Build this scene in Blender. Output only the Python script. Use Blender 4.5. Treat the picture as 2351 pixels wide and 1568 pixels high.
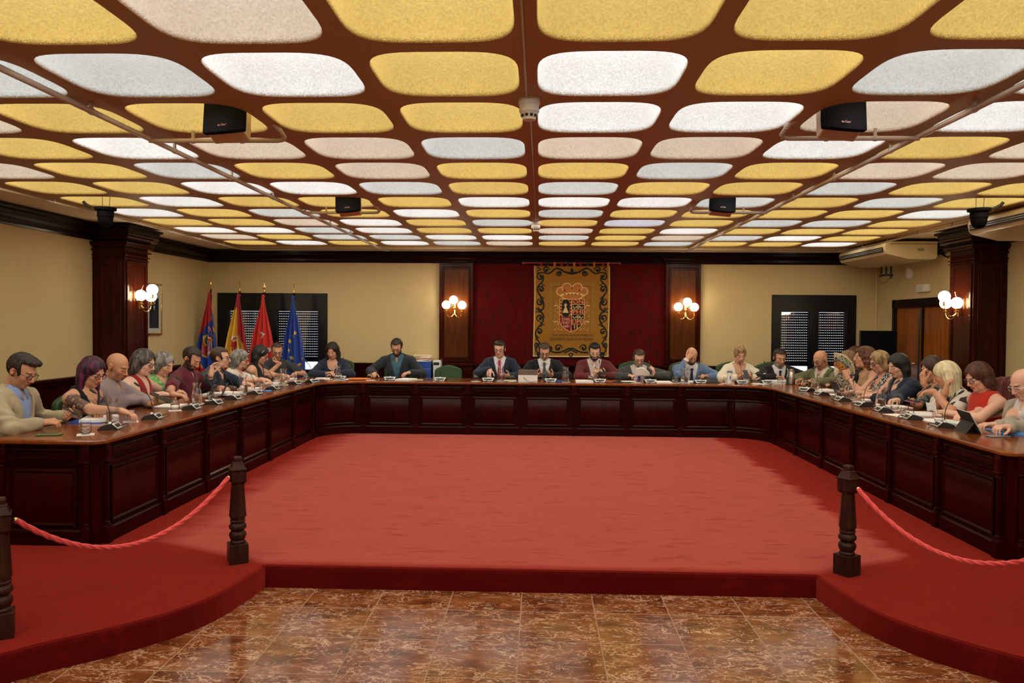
import bpy, bmesh, math, random
import numpy as np
from mathutils import Matrix, Vector
from mathutils.geometry import tessellate_polygon
PI = math.pi
for o in list(bpy.data.objects): bpy.data.objects.remove(o)
SC = bpy.context.scene
COL = SC.collection
random.seed(4)

# ------------------------------------------------------------------ camera
F_PX = 1780.0; CAM = np.array([0.0, 0.0, 1.674])
yaw, pitch, roll = .0351, .0226, .0072
cy, sy, cp, sp, cr, sr = math.cos(yaw), math.sin(yaw), math.cos(pitch), math.sin(pitch), math.cos(roll), math.sin(roll)
_f = np.array([-sy*cp, cy*cp, -sp]); _r = np.array([cy, sy, 0.]); _u = np.cross(_r, _f)
RIGHT = cr*_r + sr*_u; UP = -sr*_r + cr*_u; FWD = _f
cam = bpy.data.cameras.new('camera'); camo = bpy.data.objects.new('camera', cam); COL.objects.link(camo)
cam.sensor_width = 36; cam.lens = F_PX/2351*36; cam.clip_end = 100; cam.clip_start = .05
camo.matrix_world = Matrix(((RIGHT[0], UP[0], -FWD[0], CAM[0]), (RIGHT[1], UP[1], -FWD[1], CAM[1]), (RIGHT[2], UP[2], -FWD[2], CAM[2]), (0, 0, 0, 1)))
SC.camera = camo
vs = SC.view_settings
vs.view_transform = 'Standard'; vs.look = 'None'; vs.gamma = 1; vs.use_curve_mapping = False
vs.exposure = 0.0

# ------------------------------------------------------------------ world: daylight outside the shuttered windows
W = bpy.data.worlds.new('world'); SC.world = W; W.use_nodes = True
nt = W.node_tree; nt.nodes.clear()
bg = nt.nodes.new('ShaderNodeBackground'); wo = nt.nodes.new('ShaderNodeOutputWorld')
bg.inputs[0].default_value = (.80, .88, 1.0, 1); bg.inputs[1].default_value = 1.6
nt.links.new(bg.outputs[0], wo.inputs[0])

# measured sizes of the room (metres, tile floor z = 0, camera above the origin)
ZP = .14            # carpeted platform
ZC = 2.843          # ceiling
ZT = .865           # worktop height
XL, XR, YB, YN = -5.37, 5.35, 12.4, -4.2
PITCH = .7644; CX0 = -.062; CY0 = 2.535   # ceiling grid

def ray(x, y): return ((x-1175.5)/F_PX)*RIGHT - ((y-784)/F_PX)*UP + FWD
def atZ(x, y, z): d = ray(x, y); return CAM + d*((z-CAM[2])/d[2])
def atY(x, y, v): d = ray(x, y); return CAM + d*(v/d[1])
def atX(x, y, v): d = ray(x, y); return CAM + d*(v/d[0])

# ------------------------------------------------------------------ materials
MATS = {}
class NB:
    def __init__(s, name):
        s.m = bpy.data.materials.new(name); s.m.use_nodes = True; s.t = s.m.node_tree; s.N = s.t.nodes
        s.b = s.N['Principled BSDF']; s.out = s.N['Material Output']
    def n(s, typ, **kw):
        q = s.N.new('ShaderNode'+typ)
        for k, v in kw.items():
            if hasattr(q, k): setattr(q, k, v)
            else: q.inputs[k.replace('_', ' ')].default_value = v
        return q
    def l(s, a, b): s.t.links.new(a, b)
    def math(s, op, a, b=None, c=None, clamp=False):
        q = s.N.new('ShaderNodeMath'); q.operation = op; q.use_clamp = clamp
        for i, v in enumerate((a, b, c)):
            if v is None: continue
            if isinstance(v, (int, float)): q.inputs[i].default_value = v
            else: s.l(v, q.inputs[i])
        return q.outputs[0]
    def mix(s, f, a, b):
        q = s.N.new('ShaderNodeMix'); q.data_type = 'RGBA'
        for i, v in ((0, f), (6, a), (7, b)):
            if isinstance(v, (int, float)): q.inputs[i].default_value = v
            elif isinstance(v, tuple): q.inputs[i].default_value = (*v[:3], 1)
            else: s.l(v, q.inputs[i])
        return q.outputs[2]
    def coord(s, kind='Object', scale=(1, 1, 1)):
        tc = s.N.new('ShaderNodeTexCoord'); mp = s.N.new('ShaderNodeMapping'); mp.inputs['Scale'].default_value = scale
        s.l(tc.outputs[kind], mp.inputs[0]); return mp.outputs[0]
    def noise(s, vec, scale, detail=4, rough=.5, out='Fac'):
        q = s.N.new('ShaderNodeTexNoise'); q.inputs['Scale'].default_value = scale; q.inputs['Detail'].default_value = detail; q.inputs['Roughness'].default_value = rough
        s.l(vec, q.inputs['Vector']); return q.outputs[out]
    def ramp(s, fac, stops):
        q = s.N.new('ShaderNodeValToRGB'); e = q.color_ramp.elements
        while len(e) < len(stops): e.new(.5)
        for i, (p, c) in enumerate(stops): e[i].position = p; e[i].color = (*c, 1)
        s.l(fac, q.inputs[0]); return q.outputs[0]
    def bump(s, h, strength, dist=.01):
        q = s.N.new('ShaderNodeBump'); q.inputs['Strength'].default_value = strength; q.inputs['Distance'].default_value = dist
        s.l(h, q.inputs['Height']); s.l(q.outputs[0], s.b.inputs['Normal'])
    def set(s, **kw):
        for k, v in kw.items():
            i = s.b.inputs[k.replace('_', ' ')]
            if isinstance(v, (int, float)): i.default_value = v
            elif isinstance(v, tuple): i.default_value = (*v[:3], 1)
            else: s.l(v, i)
        return s

def plain(name, c, rough=.5, metal=0, var=.12, scale=30, bump=0, coat=0, spec=.5, sheen=0):
    if name in MATS: return MATS[name]
    s = NB(name); v = s.coord()
    nz = s.noise(v, scale, 3)
    col = s.mix(nz, tuple(x*(1-var) for x in c), tuple(min(1, x*(1+var)) for x in c))
    s.set(Base_Color=col, Roughness=rough, Metallic=metal)
    s.b.inputs['Coat Weight'].default_value = coat; s.b.inputs['Coat Roughness'].default_value = .15
    s.b.inputs['Specular IOR Level'].default_value = spec
    if sheen: s.b.inputs['Sheen Weight'].default_value = sheen
    if bump: s.bump(s.noise(v, scale*6, 2), bump, .003)
    MATS[name] = s.m; return s.m

def wood(name, dark, light, rough=.28, grain=(1, 1, .08), scale=26, coat=.03, bump=.05, spec=.13):
    s = NB(name); v = s.coord('Object', grain)
    n1 = s.noise(v, scale, 6, .65); n2 = s.noise(s.coord(), 1.7, 2)
    f = s.math('ADD', s.math('MULTIPLY', n1, .8), s.math('MULTIPLY', n2, .35))
    c = s.ramp(f, [(.38, dark), (.75, light)])
    s.set(Base_Color=c, Roughness=rough); s.b.inputs['Coat Weight'].default_value = coat; s.b.inputs['Coat Roughness'].default_value = .12
    s.b.inputs['Specular IOR Level'].default_value = spec
    s.bump(n1, bump, .002); MATS[name] = s.m; return s.m

M_WOODV = wood('mahogany_upright', (.012, .0004, .0004), (.036, .0012, .0009))
M_WOODH = wood('mahogany_rail', (.009, .0005, .0004), (.026, .0014, .001), grain=(.08, .08, 1))
M_WOODT = wood('mahogany_worktop', (.11, .022, .003), (.26, .07, .012), rough=.16, grain=(1, .09, 1), coat=.12, spec=.4)
M_WALN = wood('walnut_panel', (.04, .010, .0015), (.10, .026, .004), rough=.24)
M_DARKW = wood('dark_cornice_wood', (.004, .0007, .0005), (.012, .002, .0015), rough=.3, grain=(.08, .08, 1))
M_COLW = wood('column_wood', (.012, .0012, .0008), (.05, .006, .002), rough=.16)
M_DOOR = wood('orange_door_wood', (.16, .045, .006), (.30, .09, .014), rough=.22)
M_POST = wood('post_wood', (.012, .004, .0028), (.05, .016, .009), rough=.26, grain=(1, 1, .1))

def wall_mat(name, c, bumpy=.25):
    s = NB(name); v = s.coord(); n = s.noise(v, 1.3, 3)
    wv = s.noise(s.coord('Object', (1, 1, .15)), 140, 2)
    s.set(Base_Color=s.mix(n, tuple(x*.93 for x in c), tuple(min(1, x*1.05) for x in c)), Roughness=.75)
    s.bump(wv, bumpy, .002); MATS[name] = s.m; return s.m
M_WALL = wall_mat('yellow_wall_covering', (.56, .43, .205))
M_CEILW = wall_mat('pinkish_ceiling_plaster', (.50, .36, .27))

def carpet():
    s = NB('red_carpet'); v = s.coord()
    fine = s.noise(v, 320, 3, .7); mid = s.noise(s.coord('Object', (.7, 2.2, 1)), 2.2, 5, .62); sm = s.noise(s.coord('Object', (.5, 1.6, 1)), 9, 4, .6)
    # pile direction and light put into the colour: light middle, dark sides and riser
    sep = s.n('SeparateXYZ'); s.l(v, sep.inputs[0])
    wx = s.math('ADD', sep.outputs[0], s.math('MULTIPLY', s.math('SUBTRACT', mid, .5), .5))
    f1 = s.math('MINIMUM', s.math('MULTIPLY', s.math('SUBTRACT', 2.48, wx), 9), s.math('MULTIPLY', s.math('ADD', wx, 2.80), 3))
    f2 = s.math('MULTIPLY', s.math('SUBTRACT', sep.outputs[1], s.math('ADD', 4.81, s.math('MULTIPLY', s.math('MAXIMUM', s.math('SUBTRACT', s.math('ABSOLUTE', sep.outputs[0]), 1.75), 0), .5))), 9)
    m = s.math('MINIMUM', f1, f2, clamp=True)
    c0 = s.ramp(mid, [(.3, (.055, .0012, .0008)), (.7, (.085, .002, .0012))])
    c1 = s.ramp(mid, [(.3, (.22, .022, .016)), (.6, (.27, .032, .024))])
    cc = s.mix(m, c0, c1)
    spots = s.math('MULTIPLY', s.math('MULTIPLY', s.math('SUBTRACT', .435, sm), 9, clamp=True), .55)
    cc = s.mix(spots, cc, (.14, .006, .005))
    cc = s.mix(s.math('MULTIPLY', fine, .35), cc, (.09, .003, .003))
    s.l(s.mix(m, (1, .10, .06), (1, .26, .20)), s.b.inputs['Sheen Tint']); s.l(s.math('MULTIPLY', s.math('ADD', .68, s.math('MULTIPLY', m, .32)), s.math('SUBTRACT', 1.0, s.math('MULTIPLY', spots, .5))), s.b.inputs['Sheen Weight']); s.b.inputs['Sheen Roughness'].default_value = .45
    s.set(Base_Color=cc, Roughness=.95); s.b.inputs['Specular IOR Level'].default_value = .05
    s.bump(fine, .5, .004); return s.m
M_CARPET = carpet()

def tiles():
    s = NB('brown_marble_tile'); v = s.coord(); sep = s.n('SeparateXYZ'); s.l(v, sep.inputs[0])
    S = .43
    def line(o, off):
        q = s.math('FRACT', s.math('DIVIDE', s.math('SUBTRACT', o, off), S)); q = s.math('ABSOLUTE', s.math('SUBTRACT', q, .5))
        return s.math('GREATER_THAN', q, .4925)
    gx = line(sep.outputs[0], -1.385 - 20*S); gy = line(sep.outputs[1], 4.909 - 30*S)
    g = s.math('MAXIMUM', gx, gy)
    # per-tile offset so that the veins stop at each joint
    wn = s.n('TexWhiteNoise', noise_dimensions='3D'); vm = s.n('VectorMath', operation='FLOOR'); vd = s.n('VectorMath', operation='DIVIDE'); vsb = s.n('VectorMath', operation='SUBTRACT')
    vsb.inputs[1].default_value = (-1.385, 4.909, 0); vd.inputs[1].default_value = (S, S, 10)
    s.l(v, vsb.inputs[0]); s.l(vsb.outputs[0], vd.inputs[0]); s.l(vd.outputs[0], vm.inputs[0]); s.l(vm.outputs[0], wn.inputs[0])
    va = s.n('VectorMath', operation='MULTIPLY_ADD'); va.inputs[1].default_value = (7, 7, 7); s.l(wn.outputs['Color'], va.inputs[0]); s.l(v, va.inputs[2])
    mp = s.n('Mapping'); mp.inputs['Scale'].default_value = (.8, 1.5, 1); mp.inputs['Rotation'].default_value = (0, 0, .35); s.l(va.outputs[0], mp.inputs[0])
    def vein(scale, w, dist):
        q = s.N.new('ShaderNodeTexNoise'); q.inputs['Scale'].default_value = scale; q.inputs['Detail'].default_value = 5; q.inputs['Distortion'].default_value = dist; q.inputs['Roughness'].default_value = .55
        s.l(mp.outputs[0], q.inputs['Vector'])
        a = s.math('ABSOLUTE', s.math('SUBTRACT', q.outputs['Fac'], .5))
        return s.math('SUBTRACT', 1, s.math('DIVIDE', a, w), clamp=True)
    ve = s.math('MAXIMUM', vein(6, .016, .8), s.math('MULTIPLY', vein(12, .022, 1.3), .9))
    gate = s.math('MULTIPLY', s.math('SUBTRACT', s.noise(mp.outputs[0], 7, 2), .36), 7, clamp=True)
    ve = s.math('MULTIPLY', ve, gate)
    base = s.ramp(s.noise(mp.outputs[0], 6, 5, .6), [(.3, (.075, .018, .005)), (.5, (.17, .05, .014)), (.72, (.27, .095, .03))])
    c = s.mix(s.math('MULTIPLY', ve, .85), base, (.66, .42, .27))
    c = s.mix(g, c, (.30, .17, .10))
    s.set(Base_Color=c, Roughness=s.math('ADD', .12, s.math('MULTIPLY', g, .5))); s.b.inputs['Specular IOR Level'].default_value = .55
    s.bump(s.math('ADD', s.math('MULTIPLY', g, -1), s.math('MULTIPLY', s.noise(v, 14, 3), .25)), .12, .004); return s.m
M_TILE = tiles()

M_BLACK = plain('black_plastic', (.012, .012, .013), .35)
M_BLACKM = plain('matt_black', (.004, .004, .0045), .85, spec=.08)
M_FRAMEB = plain('black_window_frame', (.004, .004, .005), .3, spec=.3)
M_SILVER = plain('silver_plastic', (.62, .63, .60), .3, .3)
M_WHITE = plain('white_plastic', (.72, .70, .64), .45)
M_PIPE = plain('painted_conduit', (.50, .42, .33), .3, coat=.4)
M_CREAM = plain('cream_enamel', (.62, .48, .26), .35)
M_BRASS = plain('polished_brass', (.85, .60, .22), .16, 1)
M_CHROME = plain('chrome', (.8, .8, .8), .15, 1)
M_GREEN = plain('green_leather', (.020, .062, .014), .55, scale=14, bump=.15)
M_PAPER = plain('white_paper', (.86, .85, .82), .7, var=.04)
M_PAPERB = plain('cream_paper', (.72, .60, .38), .7)
M_ORANGE = plain('orange_card', (.85, .20, .035), .6)
M_BLUE = plain('blue_card', (.02, .07, .34), .45)
M_BLUE2 = plain('bright_blue_card', (.05, .28, .75), .45)
M_REDC = plain('red_card', (.7, .05, .02), .5)
M_ROPE = plain('red_rope', (.62, .035, .035), .55, scale=120, bump=.2, sheen=.3)
M_DAMB = plain('tablet_case', (.02, .02, .021), .55)

def glassm(name, col=(1, 1, 1), rough=0.0, ior=1.45):
    s = NB(name); s.set(Base_Color=col, Roughness=rough); s.b.inputs['Transmission Weight'].default_value = 1; s.b.inputs['IOR'].default_value = ior
    MATS[name] = s.m; return s.m
M_GLASS = glassm('clear_glass'); M_WATER = glassm('water', (.97, .99, 1), 0, 1.33)
def lensm():
    s = NB('spectacle_lens'); g = s.n('BsdfGlossy'); g.inputs['Roughness'].default_value = .05; t = s.n('BsdfTransparent'); t.inputs[0].default_value = (.85, .87, .9, 1)
    mx = s.n('MixShader'); mx.inputs[0].default_value = .08; s.l(t.outputs[0], mx.inputs[1]); s.l(g.outputs[0], mx.inputs[2]); s.l(mx.outputs[0], s.out.inputs[0]); return s.m
M_LENS = lensm()
def panem():
    s = NB('window_pane'); g = s.n('BsdfGlossy'); g.inputs['Roughness'].default_value = .02; t = s.n('BsdfTransparent')
    fr = s.n('Fresnel'); fr.inputs[0].default_value = 1.5
    mx = s.n('MixShader'); s.l(s.math('ADD', fr.outputs[0], .04), mx.inputs[0]); s.l(t.outputs[0], mx.inputs[1]); s.l(g.outputs[0], mx.inputs[2]); s.l(mx.outputs[0], s.out.inputs[0]); return s.m
M_PANE = panem()
def glow(name, col, strength):
    s = NB(name); s.set(Base_Color=(.8, .8, .8), Emission_Color=col); s.b.inputs['Emission Strength'].default_value = strength; MATS[name] = s.m; return s.m
M_GLOBE = glow('lit_opal_globe', (1, .80, .50), 22.0)
def damask():
    s = NB('red_damask'); v = s.coord()
    vo = s.n('TexVoronoi'); vo.inputs['Scale'].default_value = 7; mp = s.n('Mapping'); mp.inputs['Scale'].default_value = (1.4, 1, .8); s.l(v, mp.inputs[0]); s.l(mp.outputs[0], vo.inputs['Vector'])
    w = s.n('TexWave'); w.inputs['Scale'].default_value = 3; w.inputs['Distortion'].default_value = 9; w.inputs['Detail'].default_value = 3; s.l(v, w.inputs['Vector'])
    f = s.math('ADD', vo.outputs['Distance'], s.math('MULTIPLY', w.outputs['Fac'], .35))
    s.set(Base_Color=s.ramp(f, [(.3, (.035, .0004, .0005)), (.6, (.075, .0008, .001))]), Roughness=s.math('ADD', .5, s.math('MULTIPLY', f, .4))); s.b.inputs['Specular IOR Level'].default_value = .12
    s.bump(f, .2, .003); return s.m
M_DAMASK = damask()
def vcol(name, rough=.6, spec=.4, bump=0, bscale=200, sss=0, sheen=0):
    s = NB(name); a = s.n('VertexColor', layer_name='Col'); s.set(Base_Color=a.outputs[0], Roughness=rough); s.b.inputs['Specular IOR Level'].default_value = spec
    if sheen: s.b.inputs['Sheen Weight'].default_value = sheen
    if bump: s.bump(s.noise(s.coord(), bscale, 3), bump, .002)
    return s.m
M_PAINT = vcol('woven_picture', .8, .2, .25, 500)
M_FLAG = vcol('satin_flag', .42, .45, .05, 300, sheen=.2)
M_SKIN = vcol('skin', .5, .35, .12, 260)

# ------------------------------------------------------------------ object helpers
def tag(o, label=None, cat=None, group=None, kind=None):
    if label: o['label'] = label
    if cat: o['category'] = cat
    if group: o['group'] = group
    if kind: o['kind'] = kind
    return o
def empty(name, loc=(0, 0, 0), rz=0, label=None, cat=None, group=None):
    o = bpy.data.objects.new(name, None); o.empty_display_size = .05; COL.objects.link(o)
    o.location = [float(v) for v in loc]; o.rotation_euler = (0, 0, rz); tag(o, label, cat, group); return o
def meshobj(name, verts, faces, m, parent=None, smooth=False, cols=None, bevel=0, loc=None, rz=0):
    me = bpy.data.meshes.new(name)
    if isinstance(verts, np.ndarray): verts = verts.tolist()
    if isinstance(faces, np.ndarray): faces = faces.tolist()
    me.from_pydata(verts, [], faces); me.validate()
    if m is not None: me.materials.append(m)
    if smooth is True: me.polygons.foreach_set('use_smooth', [True]*len(me.polygons))
    elif smooth:
        me.polygons.foreach_set('use_smooth', [True]*len(me.polygons))
        try: me.set_sharp_from_angle(angle=smooth)
        except Exception: pass
    if cols is not None:
        a = me.color_attributes.new('Col', 'FLOAT_COLOR', 'POINT')
        c = np.ones((len(me.vertices), 4), dtype=np.float32); c[:, :3] = cols[:len(me.vertices)]
        a.data.foreach_set('color', c.ravel())
    o = bpy.data.objects.new(name, me); COL.objects.link(o)
    if parent is not None: o.parent = parent
    if loc is not None: o.location = [float(v) for v in loc]
    if rz: o.rotation_euler = (0, 0, rz)
    if bevel:
        b = o.modifiers.new('bevel', 'BEVEL'); b.width = bevel; b.segments = 2; b.limit_method = 'ANGLE'; b.angle_limit = .6
    return o
class MB:
    def __init__(s): s.v = []; s.f = []; s.X = None
    def xf(s, M): s.X = M; return s
    def add(s, vs_, fs):
        n = len(s.v)
        for p in vs_:
            p = Vector([float(t) for t in p])
            s.v.append(tuple(s.X @ p) if s.X is not None else tuple(p))
        s.f += [tuple(i+n for i in f) for f in fs]; return s
    def box(s, x0, x1, y0, y1, z0, z1):
        return s.add([(x0, y0, z0), (x1, y0, z0), (x1, y1, z0), (x0, y1, z0), (x0, y0, z1), (x1, y0, z1), (x1, y1, z1), (x0, y1, z1)],
                     [(0, 3, 2, 1), (4, 5, 6, 7), (0, 1, 5, 4), (1, 2, 6, 5), (2, 3, 7, 6), (3, 0, 4, 7)])
    def cbox(s, c, sz, R=None):
        c = Vector(c); h = Vector(sz)/2; P = []
        for dx, dy, dz in ((-1, -1, -1), (1, -1, -1), (1, 1, -1), (-1, 1, -1), (-1, -1, 1), (1, -1, 1), (1, 1, 1), (-1, 1, 1)):
            p = Vector((dx*h.x, dy*h.y, dz*h.z)); P.append(c + (R @ p if R is not None else p))
        return s.add(P, [(0, 3, 2, 1), (4, 5, 6, 7), (0, 1, 5, 4), (1, 2, 6, 5), (2, 3, 7, 6), (3, 0, 4, 7)])
    def tube(s, pts, r, n=8, caps=True):
        pts = [Vector([float(t) for t in p]) for p in pts]; rs = r if hasattr(r, '__len__') else [r]*len(pts)
        prev = None; V = []; Fc = []
        for i, p in enumerate(pts):
            t = (pts[min(i+1, len(pts)-1)] - pts[max(i-1, 0)]).normalized()
            if prev is None: a = t.orthogonal().normalized()
            else: a = (prev - t*prev.dot(t)).normalized()
            prev = a; b = t.cross(a)
            for k in range(n):
                q = 2*PI*k/n; V.append(p + (a*math.cos(q) + b*math.sin(q))*rs[i])
        for i in range(len(pts)-1):
            for k in range(n): Fc.append((i*n+k, i*n+(k+1) % n, (i+1)*n+(k+1) % n, (i+1)*n+k))
        if caps: Fc.append(tuple(range(n-1, -1, -1))); Fc.append(tuple((len(pts)-1)*n+k for k in range(n)))
        return s.add(V, Fc)
    def lathe(s, prof, n=20, c=(0, 0, 0), axis=None, close=False):
        R = Matrix.Identity(3) if axis is None else Vector(axis).to_track_quat('Z', 'Y').to_matrix(); c = Vector(c); V = []; Fc = []
        for r, z in prof:
            for k in range(n):
                q = 2*PI*k/n; V.append(c + R @ Vector((r*math.cos(q), r*math.sin(q), z)))
        m = len(prof)
        for i in range(m-1):
            for k in range(n): Fc.append((i*n+k, i*n+(k+1) % n, (i+1)*n+(k+1) % n, (i+1)*n+k))
        if close:
            for k in range(n): Fc.append(((m-1)*n+k, (m-1)*n+(k+1) % n, (k+1) % n, k))
        else:
            if prof[0][0] > 1e-5: Fc.append(tuple(range(n-1, -1, -1)))
            if prof[-1][0] > 1e-5: Fc.append(tuple((m-1)*n+k for k in range(n)))
        return s.add(V, Fc)
    def prism(s, poly, z0, z1):
        n = len(poly); V = [(x, y, z0) for x, y in poly] + [(x, y, z1) for x, y in poly]
        return s.add(V, [tuple(range(n-1, -1, -1)), tuple(range(n, 2*n))] + [(i, (i+1) % n, (i+1) % n+n, i+n) for i in range(n)])
    def sphere(s, c, r, n=16, m=10):
        rr = r if hasattr(r, '__len__') else (r, r, r); prof = []; V = []; Fc = []
        for i in range(m+1):
            t = PI*i/m
            for k in range(n):
                q = 2*PI*k/n; V.append((c[0]+rr[0]*math.sin(t)*math.cos(q), c[1]+rr[1]*math.sin(t)*math.sin(q), c[2]+rr[2]*math.cos(t)))
        for i in range(m):
            for k in range(n): Fc.append((i*n+k, (i+1)*n+k, (i+1)*n+(k+1) % n, i*n+(k+1) % n))
        return s.add(V, Fc)
    def sweep(s, prof, path, nrm):
        # prof: closed list of (offset along the normal, z); path: list of (x, y); nrm: list of unit normals
        n = len(prof); V = []; Fc = []
        for (x, y), (a, b) in zip(path, nrm):
            for d, z in prof: V.append((x+a*d, y+b*d, z))
        for i in range(len(path)-1):
            for k in range(n): Fc.append((i*n+k, (i+1)*n+k, (i+1)*n+(k+1) % n, i*n+(k+1) % n))
        Fc.append(tuple(range(n))); Fc.append(tuple((len(path)-1)*n+k for k in range(n-1, -1, -1)))
        return s.add(V, Fc)
    def build(s, name, m, parent=None, smooth=.6, bevel=0, loc=None, rz=0, fix=True):
        o = meshobj(name, s.v, s.f, m, parent, smooth, bevel=bevel, loc=loc, rz=rz)
        if fix:
            bm = bmesh.new(); bm.from_mesh(o.data); bmesh.ops.remove_doubles(bm, verts=bm.verts, dist=1e-6); bmesh.ops.recalc_face_normals(bm, faces=bm.faces); bm.to_mesh(o.data); bm.free()
        return o
def copy_tree(o, parent=None):
    c = o.copy(); COL.objects.link(c); c.parent = parent
    for ch in list(o.children): copy_tree(ch, c)
    return c
def struct(o): o['kind'] = 'structure'; return o
def text_mesh(s_, size, m, name='lettering', parent=None, M=None, extrude=.0015, align='CENTER', space=1.0):
    cu = bpy.data.curves.new('txt', 'FONT'); cu.body = s_; cu.size = size; cu.extrude = extrude; cu.align_x = align; cu.align_y = 'CENTER'; cu.space_character = space; cu.resolution_u = 2
    t = bpy.data.objects.new('txt', cu); COL.objects.link(t)
    me = bpy.data.meshes.new_from_object(t.evaluated_get(bpy.context.evaluated_depsgraph_get()))
    bpy.data.objects.remove(t); bpy.data.curves.remove(cu)
    if M is not None: me.transform(M)
    me.materials.clear(); me.materials.append(m); me.name = name
    o = bpy.data.objects.new(name, me); COL.objects.link(o); o.parent = parent; return o
# ------------------------------------------------------------------ ceiling with glowing coffers
NCOF = 40
def rim(a, b, n=NCOF, e=3.9):
    P = []
    for k in range(n):
        q = 2*PI*(k+.5)/n; c_, s_ = math.cos(q), math.sin(q)
        P.append((a*math.copysign(abs(c_)**(2/e), c_), b*math.copysign(abs(s_)**(2/e), s_)))
    return P
HA, HB = .340, .330
COLS = range(-6, 6); ROWS = range(-8, 12)
def build_ceiling():
    mb = MB(); h = PITCH/2; R0 = rim(HA, HB)
    out = []
    for x, y in R0:
        m = max(abs(x), abs(y)); out.append((x/m*h, y/m*h))
    rings = [(1.0, 0)]
    for r in ROWS:
        for c in COLS:
            cx, cy = CX0+(c+.5)*PITCH, CY0+(r+.5)*PITCH
            V = [(cx+x, cy+y, ZC) for x, y in out]; Fc = []
            for sc_, dz in rings: V += [(cx+x*sc_, cy+y*sc_, ZC+dz) for x, y in R0]
            for i in range(len(rings)):
                for k in range(NCOF): Fc.append((i*NCOF+k, (i+1)*NCOF+k, (i+1)*NCOF+(k+1) % NCOF, i*NCOF+(k+1) % NCOF))
            # square corners of the cell
            for sx, sy2 in ((1, 1), (-1, 1), (-1, -1), (1, -1)):
                k0 = min(range(NCOF), key=lambda k: (out[k][0]-sx*h)**2+(out[k][1]-sy2*h)**2)
                kk = sorted(range(NCOF), key=lambda k: (out[k][0]-sx*h)**2+(out[k][1]-sy2*h)**2)[:2]
                V.append((cx+sx*h, cy+sy2*h, ZC)); Fc.append((kk[0], kk[1], len(V)-1))
            mb.add(V, Fc)
    x0, x1 = CX0-6*PITCH, CX0+6*PITCH; y0, y1 = CY0-8*PITCH, CY0+12*PITCH
    for (a, b, c_, d) in ((XL, x0, YN, YB), (x1, XR, YN, YB), (x0, x1, YN, y0), (x0, x1, y1, YB)):
        mb.add([(a, c_, ZC), (b, c_, ZC), (b, d, ZC), (a, d, ZC)], [(0, 1, 2, 3)])
    mb.add([(XL-.2, YN-.2, ZC+.3), (XR+.2, YN-.2, ZC+.3), (XR+.2, YB+.2, ZC+.3), (XL-.2, YB+.2, ZC+.3)], [(0, 1, 2, 3)])
    o = mb.build('ceiling', M_CEILB, fix=False); struct(o)
def ceil_mat():
    s = NB('reddish_brown_ceiling_paint'); v = s.coord(); n = s.noise(v, 180, 3)
    sep = s.n('SeparateXYZ'); s.l(v, sep.inputs[0])
    # only the plain border outside the coffers is painted lighter
    e = s.math('MAXIMUM', s.math('SUBTRACT', s.math('ABSOLUTE', sep.outputs[0]), 4.70), s.math('SUBTRACT', sep.outputs[1], 11.78))
    e = s.math('MULTIPLY', e, 6, clamp=True)
    c = s.mix(e, (.42, .24, .09), (.74, .62, .42))
    s.set(Base_Color=c, Roughness=.55); s.bump(n, .2, .003); return s.m
M_CEILB = ceil_mat()
build_ceiling()
def panel_mat(name, col, strength):
    s = NB(name); a = s.n('VertexColor', layer_name='Col'); v = s.coord()
    n = s.noise(v, 85, 2, .6); n2 = s.noise(v, 260, 2)
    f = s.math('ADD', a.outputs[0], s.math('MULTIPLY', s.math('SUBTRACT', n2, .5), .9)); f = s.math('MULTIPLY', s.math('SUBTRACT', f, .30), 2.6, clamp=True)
    # lamplight on the coffer is put into the emission, brightest near the middle
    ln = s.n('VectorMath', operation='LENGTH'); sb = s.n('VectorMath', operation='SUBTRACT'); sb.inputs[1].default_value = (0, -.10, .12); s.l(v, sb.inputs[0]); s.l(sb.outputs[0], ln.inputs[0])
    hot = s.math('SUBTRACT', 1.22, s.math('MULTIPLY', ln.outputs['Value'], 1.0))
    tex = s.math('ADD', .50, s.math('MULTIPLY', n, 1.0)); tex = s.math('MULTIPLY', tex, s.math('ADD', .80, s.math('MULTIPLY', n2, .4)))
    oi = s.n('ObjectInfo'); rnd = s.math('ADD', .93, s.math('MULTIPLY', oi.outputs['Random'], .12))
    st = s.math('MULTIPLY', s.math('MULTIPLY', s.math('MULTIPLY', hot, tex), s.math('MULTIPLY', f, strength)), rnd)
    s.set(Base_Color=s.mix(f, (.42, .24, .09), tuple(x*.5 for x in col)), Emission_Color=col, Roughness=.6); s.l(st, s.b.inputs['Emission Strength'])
    s.bump(s.math('ADD', s.noise(v, 90, 2), n2), .6, .006); return s.m
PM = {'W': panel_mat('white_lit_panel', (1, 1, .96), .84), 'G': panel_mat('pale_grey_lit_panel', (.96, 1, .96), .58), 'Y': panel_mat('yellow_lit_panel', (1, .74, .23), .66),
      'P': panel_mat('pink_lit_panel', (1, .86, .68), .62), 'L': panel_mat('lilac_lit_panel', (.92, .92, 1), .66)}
def coffer_mesh(m):
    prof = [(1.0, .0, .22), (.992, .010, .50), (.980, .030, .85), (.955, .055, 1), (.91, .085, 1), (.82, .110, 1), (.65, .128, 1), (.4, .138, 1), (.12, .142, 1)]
    R0 = rim(HA, HB); V = []; Fc = []; C = []
    for sc_, z, c_ in prof:
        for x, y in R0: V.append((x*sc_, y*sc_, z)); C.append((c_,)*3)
    n = NCOF
    for i in range(len(prof)-1):
        for k in range(n): Fc.append((i*n+k, (i+1)*n+k, (i+1)*n+(k+1) % n, i*n+(k+1) % n))
    Fc.append(tuple((len(prof)-1)*n+k for k in range(n)))
    return meshobj('ceiling_light', V, Fc, m, smooth=True, cols=np.array(C))
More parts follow.
